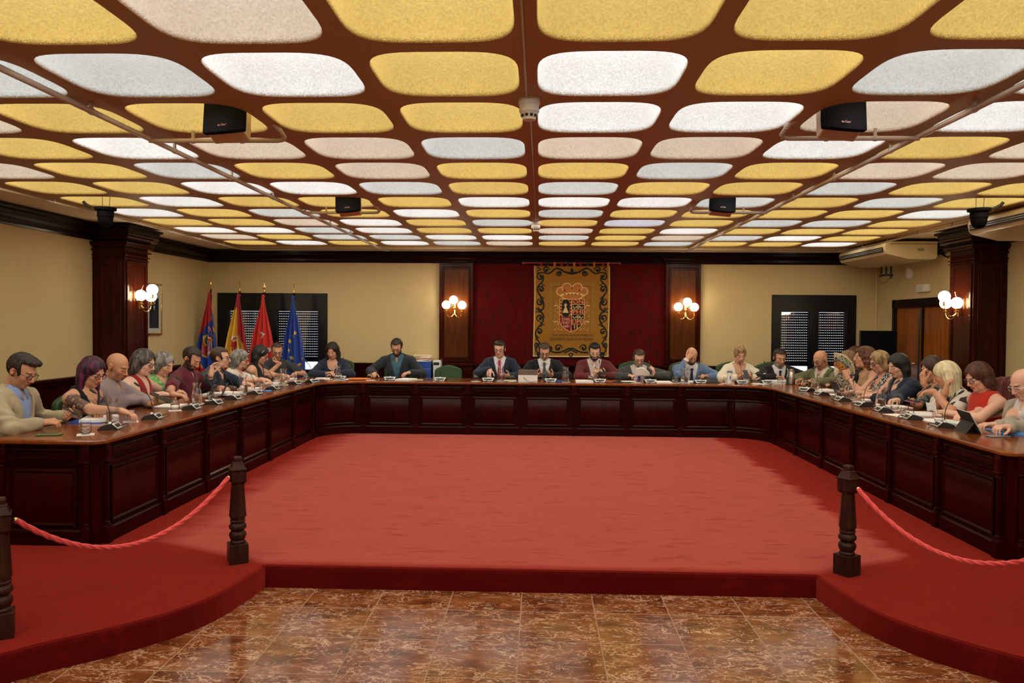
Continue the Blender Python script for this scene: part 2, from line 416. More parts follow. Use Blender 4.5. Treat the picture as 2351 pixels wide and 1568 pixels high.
# colours of the panels, row by row from nearest to farthest, columns from left to right of the room
CM = {0: 'YWYYPYYYYWYG', 1: 'YWGGWYWYGWPY', 2: 'WPYYYYWWPWYW', 3: 'GYWPPGPPWYPY', 4: 'PYGYPYYGYPPG', 5: 'YYWWGYGYYGYY', 6: 'YWYYYWWWGYGY', 7: 'WYGYWYGYYYYW',
      8: 'YYPWYGYLYGGY', 9: 'WWGWYYPYWYYY', 10: 'PYGGWWGYPGWY', 11: 'YWYWGPYYGYYW', -1: 'WYYWPYGYWYPW', -2: 'YPWYYWYYGYYG', -3: 'YYGWYYPWYWYY', -4: 'WGYYPWYYYGWY',
      -5: 'YWPYGYWYYWYP', -6: 'GYYWYYGYPYWY', -7: 'YWYGYPYWYYGY', -8: 'WYPYWYYGYWYY'}
ORD = ['nearest', 'second', 'third', 'fourth', 'fifth', 'sixth', 'seventh', 'eighth', 'ninth', 'tenth', 'eleventh', 'twelfth']
CN = {'W': 'bright white', 'G': 'pale grey-white', 'Y': 'yellow', 'P': 'pink', 'L': 'lilac-white'}
proto = {}
# a slim fluorescent strip lies in every coffer, tucked behind the rim
M_TUBE = glow('fluorescent_tube', (1, .95, .88), 42.0); M_TRAY = plain('lamp_tray', (.7, .7, .68), .5)
tb = MB().add([(-.24, -.018, 0), (.24, -.018, 0), (.24, .018, 0), (-.24, .018, 0)], [(3, 2, 1, 0)]); tb.box(-.245, .245, -.02, .02, .002, .012)
tb = tb.build('lamp_tube', M_TUBE, fix=False); TUBE_ME = tb.data; TUBE_ME.materials.append(M_TRAY); bpy.data.objects.remove(tb)
for q in TUBE_ME.polygons: q.material_index = 0 if q.index == 0 else 1
def add_tube(o):
    t = bpy.data.objects.new('lamp_tube', TUBE_ME); COL.objects.link(t); t.parent = o; t.location = (0, -HB*.915, .050)
for r in ROWS:
    for c in COLS:
        t = CM[r][c+6]
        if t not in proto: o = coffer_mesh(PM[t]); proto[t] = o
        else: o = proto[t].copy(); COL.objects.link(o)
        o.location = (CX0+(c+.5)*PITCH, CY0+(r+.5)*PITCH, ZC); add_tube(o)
        side = 'left' if c < 0 else 'right'; n = -c if c < 0 else c+1
        nm = ['first', 'second', 'third', 'fourth', 'fifth', 'sixth'][n-1]
        if r >= 0:
            rr = 'row nearest the camera' if r == 0 else ('row nearest the back wall' if r == 11 else '%s row from the back wall' % ORD[11-r])
            tag(o, '%s ceiling panel, %s, %s %s of the smoke detectors' % (CN[t], rr, nm, side), 'ceiling light', 'coffered ceiling light panels')
        else:
            tag(o, '%s ceiling panel, %s row behind the photographed ones, %s %s of the detectors' % (CN[t], ['first', 'second', 'third', 'fourth', 'fifth', 'sixth', 'seventh', 'eighth'][-r-1], nm, side), 'ceiling light', 'ceiling light panels behind the camera')

# ------------------------------------------------------------------ floor, platform
mb = MB(); mb.add([(XL, YN, 0), (XR, YN, 0), (XR, 6, 0), (XL, 6, 0)], [(0, 1, 2, 3)]); mb.add([(XL, YN, -.1), (XR, YN, -.1), (XR, YB, -.1), (XL, YB, -.1)], [(3, 2, 1, 0)])
struct(mb.build('floor', M_TILE, fix=False))
def smoothpath(P, n=6):
    out = []
    for i in range(len(P)-1):
        p0 = P[max(i-1, 0)]; p1 = P[i]; p2 = P[i+1]; p3 = P[min(i+2, len(P)-1)]
        for k in range(n):
            t = k/n; out.append(tuple(.5*((2*p1[j])+(-p0[j]+p2[j])*t+(2*p0[j]-5*p1[j]+4*p2[j]-p3[j])*t*t+(-p0[j]+3*p1[j]-3*p2[j]+p3[j])*t**3) for j in range(len(p1))))
    out.append(tuple(P[-1])); return out
edgeL = smoothpath([(-1.715, 4.80), (-1.735, 4.60), (-1.80, 4.25), (-1.92, 4.0), (-2.06, 3.83), (-2.20, 3.69), (-2.34, 3.57), (-2.47, 3.42), (-2.75, 3.15), (-3.4, 2.75), (-4.3, 2.5), (XL, 2.45)])
edgeR = [(-x, y) for x, y in edgeL]; edgeR[-1] = (XR, edgeR[-1][1])
edge = edgeL[::-1] + [(1.715, 4.80)][:0] + edgeR
edge = edgeL[::-1] + edgeR
mb = MB(); N0 = len(edge)
# soft rounded nosing: three rings
def inset(d, z):
    out = []
    for i, p in enumerate(edge):
        a = edge[max(i-1, 0)]; b = edge[min(i+1, N0-1)]; t = (b[0]-a[0], b[1]-a[1]); L = math.hypot(*t) or 1
        out.append((p[0]-t[1]/L*d, p[1]+t[0]/L*d, z))
    return out
rings = [inset(0, 0), inset(0, ZP-.025), inset(.006, ZP-.008), inset(.022, ZP)]
V = sum(rings, []); Fc = []
for i in range(3):
    for k in range(N0-1): Fc.append((i*N0+k, i*N0+k+1, (i+1)*N0+k+1, (i+1)*N0+k))
top = [3*N0+k for k in range(N0)]; V += [(XR, YB, ZP), (XL, YB, ZP)]
poly = top + [len(V)-2, len(V)-1]
Fc += [tuple(poly[i] for i in t) for t in tessellate_polygon([[Vector(V[i]) for i in poly]])]
bm = bmesh.new(); bv = [bm.verts.new(p) for p in V]
for f in Fc:
    try: bm.faces.new([bv[i] for i in f])
    except Exception: pass
bmesh.ops.recalc_face_normals(bm, faces=bm.faces)
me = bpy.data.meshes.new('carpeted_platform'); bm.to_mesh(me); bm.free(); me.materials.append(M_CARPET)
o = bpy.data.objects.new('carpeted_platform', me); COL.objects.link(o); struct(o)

# ------------------------------------------------------------------ walls
T = .15
def wall_with_holes(name, u0, u1, z0, z1, holes, place, m):
    us = sorted({u0, u1, *[h for q in holes for h in q[:2]]}); zs = sorted({z0, z1, *[h for q in holes for h in q[2:]]}); mb = MB()
    for i in range(len(us)-1):
        for j in range(len(zs)-1):
            uc, zc_ = (us[i]+us[i+1])/2, (zs[j]+zs[j+1])/2
            if any(h[0] < uc < h[1] and h[2] < zc_ < h[3] for h in holes): continue
            place(mb, us[i], us[i+1], zs[j], zs[j+1])
    return struct(mb.build(name, m, fix=False))
W1 = (-5.21, -3.415, .86, 2.145); W2 = (3.667, 4.98, .86, 2.165)
wall_with_holes('wall_back', XL-T, XR+T, 0, ZC+.3, [W1, W2], lambda mb, a, b, c, d: mb.box(a, b, YB, YB+T, c, d), M_WALL)
struct(MB().box(XL-T, XL, YN-T, YB+T, 0, ZC+.3).build('wall_left', M_WALL))
struct(MB().box(XR, XR+T, YN-T, YB+T, 0, ZC+.3).build('wall_right', M_WALL))
struct(MB().box(XL-T, XR+T, YN-T, YN, 0, ZC+.3).build('wall_front', M_WALL))

# ------------------------------------------------------------------ cornice, wainscot, columns, pilasters
CORN = [(0, 2.64), (.02, 2.64), (.03, 2.66), (.05, 2.665), (.055, 2.70), (.085, 2.715), (.10, 2.745), (.105, 2.78), (.13, 2.79), (.135, 2.815), (0, 2.815)]
cL = .40; colL = (XL, XL+cL, 9.14, 9.69); colR = (XR-.38, XR, 9.08, 9.60)
def corn_path():
    return [(XL, YN), (XL, colL[2]), (XL+cL, colL[2]), (XL+cL, colL[3]), (XL, colL[3]), (XL, YB), (-1.60, YB), (-1.60, YB-.05), (-1.06, YB-.05), (-1.06, YB), (1.99, YB), (1.99, YB-.05), (2.54, YB-.05), (2.54, YB), (XR, YB),
            (XR, colR[3]), (XR-.38, colR[3]), (XR-.38, colR[2]), (XR, colR[2]), (XR, YN)]
def mitre(path):
    N_ = []
    for i, p in enumerate(path):
        def nn(a, b):
            t = (b[0]-a[0], b[1]-a[1]); L = math.hypot(*t); return (t[1]/L, -t[0]/L)
        if i == 0: N_.append(nn(p, path[1]))
        elif i == len(path)-1: N_.append(nn(path[-2], p))
        else:
            a = nn(path[i-1], p); b = nn(p, path[i+1]); s_ = (a[0]+b[0], a[1]+b[1]); q = s_[0]*a[0]+s_[1]*a[1]; N_.append((s_[0]/q, s_[1]/q))
    return N_
cpth = corn_path()
struct(MB().sweep(CORN, cpth, mitre(cpth)).build('trim_1', M_DARKW))
RAIL = [(0, ZP), (.03, ZP), (.03, ZP+.12), (.02, ZP+.13), (.012, ZP+.14), (.012, .94), (.03, .95), (.035, .985), (.05, 1.0), (.05, 1.03), (0, 1.035)]
for i, pth in enumerate(([(XL, YN), (XL, colL[2])], [(XL, colL[3]), (XL, YB), (W1[0], YB)], [(W1[1], YB), (W2[0], YB)], [(W2[1], YB), (XR, YB), (XR, 11.95)], [(XR, 10.05), (XR, colR[3])], [(XR, colR[2]), (XR, YN)])):
    struct(MB().sweep([(a, b if b > ZP else ZP) for a, b in RAIL], pth, mitre(pth)).build('trim_%d' % (i+2), M_WOODH))
# raised wainscot fields along the back wall
mb = MB()
for k in range(12):
    x = XL+.15+k*.88; mb.box(x, x+.74, YB-.022, YB-.01, .34, .80); mb.box(x+.05, x+.69, YB-.03, YB-.02, .39, .75)
struct(mb.build('trim_12', M_WOODV, bevel=.004))
def pilaster(name, x0, x1):
    mb = MB(); y = YB
    mb.box(x0, x1, y-.05, y, ZP, 2.66)
    for (a, b, c_, d, dep) in ((x0, x0+.045, 1.06, 2.62, .068), (x1-.045, x1, 1.06, 2.62, .068), (x0+.045, x1-.045, 2.575, 2.62, .068), (x0+.045, x1-.045, 1.06, 1.105, .068),
                              (x0+.05, x0+.075, 1.11, 2.57, .075), (x1-.075, x1-.05, 1.11, 2.57, .075), (x0+.075, x1-.075, 2.545, 2.57, .075), (x0+.075, x1-.075, 1.11, 1.135, .075)):
        mb.box(a, b, y-dep, y-.05, c_, d)
    mb.box(x0-.01, x1+.01, y-.085, y, 1.0, 1.04); mb.box(x0-.006, x1+.006, y-.07, y, ZP, ZP+.13)
    o = struct(mb.build(name, M_COLW, bevel=.003))
    MB().box(x0+.08, x1-.08, y-.058, y-.05, 1.14, 2.54).build('panel', M_WALN, o)
pilaster('trim_13', -1.60, -1.06); pilaster('trim_14', 1.99, 2.54)
struct(MB().box(-1.06, 1.99, YB-.012, YB, 1.03, 2.66).build('trim_9', M_DAMASK))
def column(name, x0, x1, y0, y1, s):
    mb = MB(); mb.box(x0, x1, y0, y1, ZP, ZC-.01)
    # capital mouldings and base on the faces
    for (z0, z1, d) in ((2.42, 2.435, .012), (2.46, 2.475, .02), (2.52, 2.54, .03), (2.575, 2.60, .045), (2.60, 2.625, .06), (2.66, 2.69, .085), (2.70, 2.72, .10), (ZP, ZP+.14, .015)):
        mb.box(x0-(d if s < 0 else 0), x1+(d if s > 0 else 0), y0-d, y1+d, z0, z1)
    # frame on the face towards the room
    xf = x1 if s > 0 else x0; a, b = (xf, xf+.015) if s > 0 else (xf-.015, xf)
    mb.box(a, b, y0+.03, y0+.075, ZP+.15, 2.40); mb.box(a, b, y1-.075, y1-.03, ZP+.15, 2.40); mb.box(a, b, y0+.075, y1-.075, 2.355, 2.40)
    mb.box(x0+.04, x0+.085, y0-.015, y0, ZP+.15, 2.40); mb.box(x1-.085, x1-.04, y0-.015, y0, ZP+.15, 2.40); mb.box(x0+.085, x1-.085, y0-.015, y0, 2.355, 2.40)
    return struct(mb.build(name, M_COLW, bevel=.004))
column('trim_10', *colL, 1); column('trim_11', *colR, -1)

# ------------------------------------------------------------------ windows with roller shutters
def window(name, w, panes, ztop, zgap, ys):
    x0, x1, z0, z1 = w; root = struct(empty(name, (0, 0, 0)))
    mb = MB(); y0, y1 = YB-.02, YB+.09
    mb.box(x0, x1, y0, y1, ztop, z1); mb.box(x0, x1, y0, y1, z0, z0+.05)
    xs = [x0]+[v for p in panes for v in p]+[x1]
    for i in range(0, len(xs), 2): mb.box(xs[i], xs[i+1], y0, y1, z0+.05, ztop)
    for a, b in panes:
        for (p, q, r_, s_) in ((a, a+.012, z0+.05, ztop), (b-.012, b, z0+.05, ztop), (a, b, ztop-.012, ztop)): mb.box(p, q, y0+.03, y0+.045, r_, s_)
    mb.build('window_frame', M_FRAMEB, root, bevel=.004)
    rail = MB()
    for a, b in panes:
        rail.box(a, b, YB-.0, YB+.03, zgap-.03, zgap)
        MB().box(a, b, YB+.02, YB+.024, z0+.05, ztop-.001).build('pane', M_PANE, root)
        sh = MB(); p = .0405; z = ztop-.016; ysh = YB+.055
        n = int((b-a-.02)/.0275); k = 0
        while z > zgap:
            hole = .0068 if z > zgap+.1 else 0
            sh.box(a, b, ysh, ysh+.008, z-p+hole, z)
            if hole:
                for i in range(n+1):
                    xx = a+.01+i*(b-a-.02)/n; sh.box(xx-.0062, xx+.0062, ysh, ysh+.008, z-p, z-p+hole)
            z -= p
        sh.build('roller_shutter', M_FRAMEB, root, fix=False)
    return root
window('window_1', W1, [(-5.035, -4.42), (-4.24, -3.565)], 1.865, 1.06, 0)
window('window_2', W2, [(3.812, 4.262), (4.398, 4.826)], 1.905, 1.06, 0)

# ------------------------------------------------------------------ double door in the right wall
d0, d1, dz = 10.05, 11.86, 2.07
root = struct(empty('door_1', (XR, d0, ZP)))
mb = MB(); x = XR
for (a, b, c_, e) in ((d0, d0+.11, ZP, dz), (d1-.11, d1, ZP, dz), (d0, d1, dz-.12, dz)):
    mb.box(x-.05, x, a, b, c_, e); mb.box(x-.065, x-.05, a+.02, b-.04 if b-a < .2 else b-.02, c_, e-.025)
o = mb.build('door_frame', M_DARKW, bevel=.004); o.parent = root; o.location = (-XR, -d0, -ZP)
for a, b in ((d0+.11, (d0+d1)/2-.03), ((d0+d1)/2+.03, d1-.11)):
    o = MB().box(x-.028, x-.002, a, b, ZP, dz-.12).build('door_leaf', M_DOOR, bevel=.003); o.parent = root; o.location = (-XR, -d0, -ZP)
    y_ = b-.09 if a < 10.5 else a+.09
    h = MB().tube([(x-.03, y_, 1.16), (x-.07, y_, 1.16), (x-.07, y_+(.1 if a > 10.5 else -.1), 1.16)], .009).build('door_handle', M_BRASS); h.parent = o
o = MB().box(x-.035, x-.002, (d0+d1)/2-.03, (d0+d1)/2+.03, ZP, dz-.12).build('door_rabbet', M_DARKW, bevel=.002); o.parent = root; o.location = (-XR, -d0, -ZP)
o = MB().tube([(x-.055, 10.99, dz-.15), (x-.06, 11.0, dz-.35), (x-.06, 11.0, .9)], .012).build('door_closer_rod', M_BLACK); o.parent = root; o.location = (-XR, -d0, -ZP)
# ------------------------------------------------------------------ the U-shaped council desk
DXL, DXR, DY, DE = -3.0, 3.08, 10.69, 5.17     # inner faces of the carcass, back run, near ends
DW = .76                                       # depth of the desk
RC = .53
def arc(cx, cy, r, a0, a1, n=8): return [(cx+r*math.cos(a0+(a1-a0)*k/n), cy+r*math.sin(a0+(a1-a0)*k/n)) for k in range(n+1)]
arcL = arc(DXL+RC, DY-RC, RC, PI, PI/2); arcR = arc(DXR-RC, DY-RC, RC, PI/2, 0)
desk = empty('council_desk', (0, 10.9, ZP), 0, 'U-shaped dark mahogany council desk with raised panels and polished top', 'desk')
DOFF = Vector((0, 10.9, ZP))
def dk(mb, name, m, bevel=0, smooth=.6):
    o = mb.build(name, m, desk, bevel=bevel, smooth=smooth); o.location = -DOFF; return o
H0 = ZP
def nrm_path(path, sgn):
    N_ = []
    for i in range(len(path)):
        a = path[max(i-1, 0)]; b = path[min(i+1, len(path)-1)]; t = (b[0]-a[0], b[1]-a[1]); L = math.hypot(*t)
        N_.append((sgn*t[1]/L, -sgn*t[0]/L))
    return N_
def rect(d0, d1, z0, z1): return [(d0, H0+z0), (d1, H0+z0), (d1, H0+z1), (d0, H0+z1)]
def subpath(path, m):
    # trim the path by m at each end
    out = list(path)
    for _ in range(2):
        a, b = out[0], out[1]; L = math.hypot(b[0]-a[0], b[1]-a[1]); t = min(m/L, .9); out[0] = (a[0]+(b[0]-a[0])*t, a[1]+(b[1]-a[1])*t); out.reverse()
    return out
def bay(path, sgn=1):
    Nn = nrm_path(path, sgn); mb = MB()
    mb.sweep(rect(-.03, 0, 0, .69), path, Nn)                      # carcass board
    mb.sweep([(0, H0), (.03, H0), (.03, H0+.095), (.022, H0+.10), (.018, H0+.108), (0, H0+.11)], path, Nn)   # plinth
    mb.sweep([(0, H0+.535), (.012, H0+.54), (.020, H0+.555), (.020, H0+.565), (0, H0+.57)], path, Nn)        # ledge under the frieze
    mb.sweep([(0, H0+.67), (.012, H0+.67), (.028, H0+.69), (0, H0+.692)], path, Nn)
    dk(mb, 'panel_board', M_WOODH)
    for (m, z0, z1, w, nm, mat) in ((.07, .125, .520, .028, 'panel_frame', M_WOODH), (.075, .585, .655, .014, 'frieze_frame', M_WOODH)):
        p = subpath(path, m); Np = nrm_path(p, sgn); q = subpath(p, w); Nq = nrm_path(q, sgn); mb = MB()
        prof = lambda a, b: [(0, H0+a), (.016, H0+a+.003), (.020, H0+(a+b)/2), (.010, H0+b), (0, H0+b)]
        mb.sweep(prof(z0, z0+w), p, Np); mb.sweep(prof(z1, z1-w), p, Np)
        for e in (0, -1):
            x, y = p[e]; x2, y2 = q[e]; nx, ny = Np[e]
            V = []
            for (X, Y, d) in ((x, y, 0), (x, y, .017), ((x+x2)/2, (y+y2)/2, .020), (x2, y2, .010), (x2, y2, 0)):
                for z in (z0, z1): V.append((X+nx*d, Y+ny*d, H0+z))
            mb.add(V, [(0, 2, 3, 1), (2, 4, 5, 3), (4, 6, 7, 5), (6, 8, 9, 7), (1, 3, 5, 7, 9), (8, 6, 4, 2, 0)])
        dk(mb, nm, mat, smooth=.3)
    p = subpath(path, .098); dk(MB().sweep([(0, H0+.153), (.006, H0+.153), (.012, H0+.165), (.012, H0+.480), (.006, H0+.492), (0, H0+.492)], p, nrm_path(p, sgn)), 'raised_panel', M_WOODV)
def desk_pilaster(x, y, nx, ny, w=.062):
    tx, ty = -ny, nx; R = Matrix(((tx, nx, 0), (ty, ny, 0), (0, 0, 1)))
    mb = MB(); X = Matrix.Translation((x, y, H0)) @ R.to_4x4(); mb.xf(X)
    mb.box(-w/2, w/2, -.01, .048, 0, .118); mb.box(-w/2+.004, w/2-.004, -.01, .042, .118, .126)
    mb.box(-w/2+.002, w/2-.002, -.01, .006, .1, .6)
    mb.box(-w/2, w/2, -.01, .040, .575, .69); mb.box(-w/2-.004, w/2+.004, -.01, .047, .567, .577)
    mb.box(-w/2+.012, w/2-.012, .038, .045, .600, .665)
    dk(mb, 'pilaster', M_WOODV, bevel=.003)
    mb = MB(); mb.xf(X); c = .020
    mb.lathe([(.024, .126), (.024, .132), (.019, .136), (.024, .142), (.024, .147), (.017, .152), (.0165, .158)], 14, (0, c, 0))
    n = 30; V = []; Fc = []
    for z in (.158, .535):
        for k in range(n):
            r = .0165 if k % 3 else .0135; q = 2*PI*k/n; V.append((r*math.cos(q), c+r*math.sin(q), z))
    for k in range(n): Fc.append((k, (k+1) % n, (k+1) % n+n, k+n))
    mb.add(V, Fc)
    mb.lathe([(.0165, .535), (.020, .538), (.020, .544), (.017, .548), (.022, .555), (.024, .567)], 14, (0, c, 0))
    dk(mb, 'colonette', M_WOODV, smooth=.5)
YS = [5.235, 6.03, 6.84, 7.645, 8.465, 9.30, 10.12]
XS = [-2.435+k*.729 for k in range(8)]
for s_, DX in ((-1, DXL), (1, DXR)):
    ys = YS if s_ < 0 else YS
    for i in range(len(ys)-1):
        bay([(DX, ys[i]), (DX, ys[i+1])], 1 if s_ < 0 else -1)
    for y in ys: desk_pilaster(DX, y, -s_, 0)
bay(arcL, 1); bay(arcR, 1)
for i in range(7): bay([(XS[i], DY), (XS[i+1], DY)], 1)
for x in XS: desk_pilaster(x, DY, 0, -1)
for s_, DX in ((-1, DXL), (1, DXR)):
    xa, xb = DX+s_*.075, DX+s_*.66
    bay([(xb, DE), (xa, DE)] if s_ < 0 else [(xa, DE), (xb, DE)], 1)
    for x in (xa, xb): desk_pilaster(x, DE, 0, -1)
    # filled corner behind the two corner colonettes and the outer end
    mb = MB(); mb.box(min(DX, DX+s_*.08), max(DX, DX+s_*.08), DE, DE+.07, H0, H0+.69)
    dk(mb, 'corner_block', M_WOODV); mb = MB(); mb.box(min(xb, DX+s_*DW), max(xb, DX+s_*DW), DE-.0, DE+.03, H0, H0+.69)
    dk(mb, 'corner_block', M_WOODV)
def top_outline(d):
    # d: overhang past the inner carcass faces
    xl, xr, yb, ye = DXL+d, DXR-d, DY-d, DE-d; r = RC-d*0
    inn = [(xl-.09, ye)] if 0 else []
    P = [(xl-.055, ye), (xl, ye+.055)] + arc(xl+r, yb-r, r, PI, PI/2, 12) + arc(xr-r, yb-r, r, PI/2, 0, 12) + [(xr, ye+.055), (xr+.055, ye)]
    xo, xq, yo = DXL-DW, DXR+DW, DY+DW
    return P + [(xq, ye), (xq, yo-.5)] + arc(xq-.5, yo-.5, .5, 0, PI/2, 8) + arc(xo+.5, yo-.5, .5, PI/2, PI, 8) + [(xo, ye)]
def slab(name, outs, m):
    V = []; n = len(outs[0][0]); Fc = []
    for P, z in outs: V += [(x, y, z) for x, y in P]
    for i in range(len(outs)-1):
        for k in range(n): Fc.append((i*n+k, i*n+(k+1) % n, (i+1)*n+(k+1) % n, (i+1)*n+k))
    for base in (0, (len(outs)-1)*n): Fc += [tuple(base+i for i in t) for t in tessellate_polygon([[Vector(V[base+k]) for k in range(n)]])]
    bm = bmesh.new(); bv = [bm.verts.new(p) for p in V]
    for f in Fc: bm.faces.new([bv[i] for i in f])
    bmesh.ops.recalc_face_normals(bm, faces=bm.faces)
    me = bpy.data.meshes.new(name); bm.to_mesh(me); bm.free(); me.materials.append(m); o = bpy.data.objects.new(name, me); COL.objects.link(o); o.parent = desk; o.location = -DOFF
    return o
slab('worktop', [(top_outline(.040), ZT-.034), (top_outline(.050), ZT-.026), (top_outline(.050), ZT-.010), (top_outline(.040), ZT)], M_WOODT)
dk(MB().prism([(3.52, 5.42), (3.56, 5.40), (3.60, 5.42), (3.60, 5.45), (3.56, 5.47), (3.52, 5.45)], ZT, ZT+.0015), 'cable_grommet', M_BLACK)
# ------------------------------------------------------------------ wall lamps
def globe_lamp(name, loc, rz, label):
    # local frame: wall plane at y = 0, the lamp stands out towards -y, origin at the back plate
    r = empty(name, loc, rz, label, 'wall lamp', 'brass wall lamps with three glass globes')
    mb = MB(); mb.box(-.016, .016, -.014, 0, -.10, .12); mb.lathe([(.012, -.02), (.016, -.01), (.016, .12), (.010, .135), (0, .14)], 12, (0, -.030, 0)); mb.tube([(0, -.002, .03), (0, -.03, .03)], .01); mb.build('back_plate', M_BRASS, r)
    tips = [(-.125, -.095, .0), (.125, -.095, -.004), (0, -.175, .075)]
    for (x, y, z) in tips:
        a = Vector((0, -.03, -.02)); e = Vector((x, y, z-.045)); hx = (e-a); hx.z = 0
        P = [a + Vector((0, 0, 0))]
        for k in range(1, 13):
            t = k/12; P.append(a + hx*(.5-.5*math.cos(PI*t)) + Vector((0, 0, -.10*math.sin(PI*t)**.9 + (e.z-a.z)*t)))
        arm = MB().tube(P, .0055, 8).build('arm', M_BRASS, r)
        MB().lathe([(.006, -.048), (.03, -.043), (.033, -.036), (.012, -.03), (.014, -.012), (.022, -.008), (.022, .0)], 16, (x, y, z)).build('globe_holder', M_BRASS, arm)
        MB().sphere((x, y, z+.060), .066, 20, 14).build('globe', M_GLOBE, r, smooth=True)
    MB().tube([(0, -.03, .12), (0, -.05, .16), (.012, -.06, .19)], .004, 6).build('stem', M_BRASS, r)
    return r
globe_lamp('wall_lamp', (-1.352, YB-.062, 1.91), 0, 'three-globe brass wall lamp on the pilaster left of the tapestry')
globe_lamp('wall_lamp', (2.30, YB-.062, 1.90), 0, 'three-globe brass wall lamp on the pilaster right of the tapestry')
globe_lamp('wall_lamp', (XL+cL+.017, 9.42, 1.93), PI/2, 'three-globe brass wall lamp on the dark left column')
globe_lamp('wall_lamp', (XR-.38-.017, 9.34, 1.90), -PI/2, 'three-globe brass wall lamp on the dark right column')

# ------------------------------------------------------------------ painter: colours on a fine grid
class Paint:
    def __init__(s, nx, nz, base):
        s.u, s.v = np.meshgrid(np.linspace(0, 1, nx), np.linspace(0, 1, nz), indexing='ij'); s.c = np.zeros((nx, nz, 3)); s.c[:] = base; s.asp = 1
    def poly(s, P, col):
        x, y = s.u, s.v; ins = np.zeros(x.shape, bool); n = len(P)
        for i in range(n):
            x1, y1 = P[i]; x2, y2 = P[(i+1) % n]
            c = ((y1 > y) != (y2 > y)) & (x < (x2-x1)*(y-y1)/((y2-y1) if abs(y2-y1) > 1e-9 else 1e-9)+x1); ins ^= c
        s.c[ins] = col; return s
    def line(s, P, w, col, w2=None):
        n = len(P)-1
        for i in range(n):
            (x1, y1), (x2, y2) = P[i], P[i+1]; dx, dy = x2-x1, (y2-y1)*s.asp; L = dx*dx+dy*dy+1e-12
            t = np.clip(((s.u-x1)*dx+(s.v-y1)*s.asp*dy)/L, 0, 1); d = np.hypot(s.u-x1-t*dx, (s.v-y1)*s.asp-t*dy)
            ww = w if w2 is None else w+(w2-w)*(i+t)/n
            s.c[d < ww] = col
        return s
    def ell(s, x, y, a, b, col, w=None):
        d = np.hypot((s.u-x)/a, (s.v-y)/b); m = d < 1
        if w: m &= d > 1-w
        s.c[m] = col; return s
    def star(s, x, y, r, col, asp=1, rot=0):
        P = []
        for k in range(10):
            q = PI*k/5+rot; rr = r if k % 2 == 0 else r*.40; P.append((x+rr*math.sin(q), y-rr*math.cos(q)/asp))
        return s.poly(P, col)
def grid_faces(nx, nz): 
    i, j = np.meshgrid(np.arange(nx-1), np.arange(nz-1), indexing='ij'); a = (i*nz+j).ravel()
    return np.stack([a, a+nz, a+nz+1, a+1], 1)
def sp(P, n=8): return smoothpath([tuple(p) for p in P], n)

# ------------------------------------------------------------------ tapestry with the coat of arms
BL = (.012, .014, .012); GO = (.42, .20, .035); DR = (.20, .012, .012); CRM = (.66, .44, .20); GN = (.20, .20, .07)
tx0, tx1, tz0, tz1 = -.095, 1.112, 1.157, 2.60
NXT, NZT = 300, 360
p = Paint(NXT, NZT, (.28, .125, .013)); p.asp = (tz1-tz0)/(tx1-tx0)
g = lambda X, Y: ((X-212)/(1258-212), (Y-200)/(1445-200))       # measured picture positions on the cloth
def G(*a): return [g(a[i], a[i+1]) for i in range(0, len(a), 2)]
p.line([(.012, .0), (.012, 1)], .008, (.55, .38, .15)).line([(.988, 0), (.988, 1)], .008, (.55, .38, .15)).line([(0, .992), (1, .992)], .009, (.60, .45, .20))
def scroll(pts, w=.012, w2=.006, col=BL): p.line(sp(pts), w, col, w2)
def curl(cx, cy, r, a0, turns, s_=1, w=.013):
    P = []
    for k in range(25):
        t = k/24; q = a0+s_*turns*2*PI*t; rr = r*(1-.75*t); P.append((cx+rr*math.cos(q), cy+rr*math.sin(q)/p.asp))
    p.line(P, w*.5, BL, w*1.25); p.ell(P[-1][0], P[-1][1], w*1.5, w*1.5/p.asp, BL)
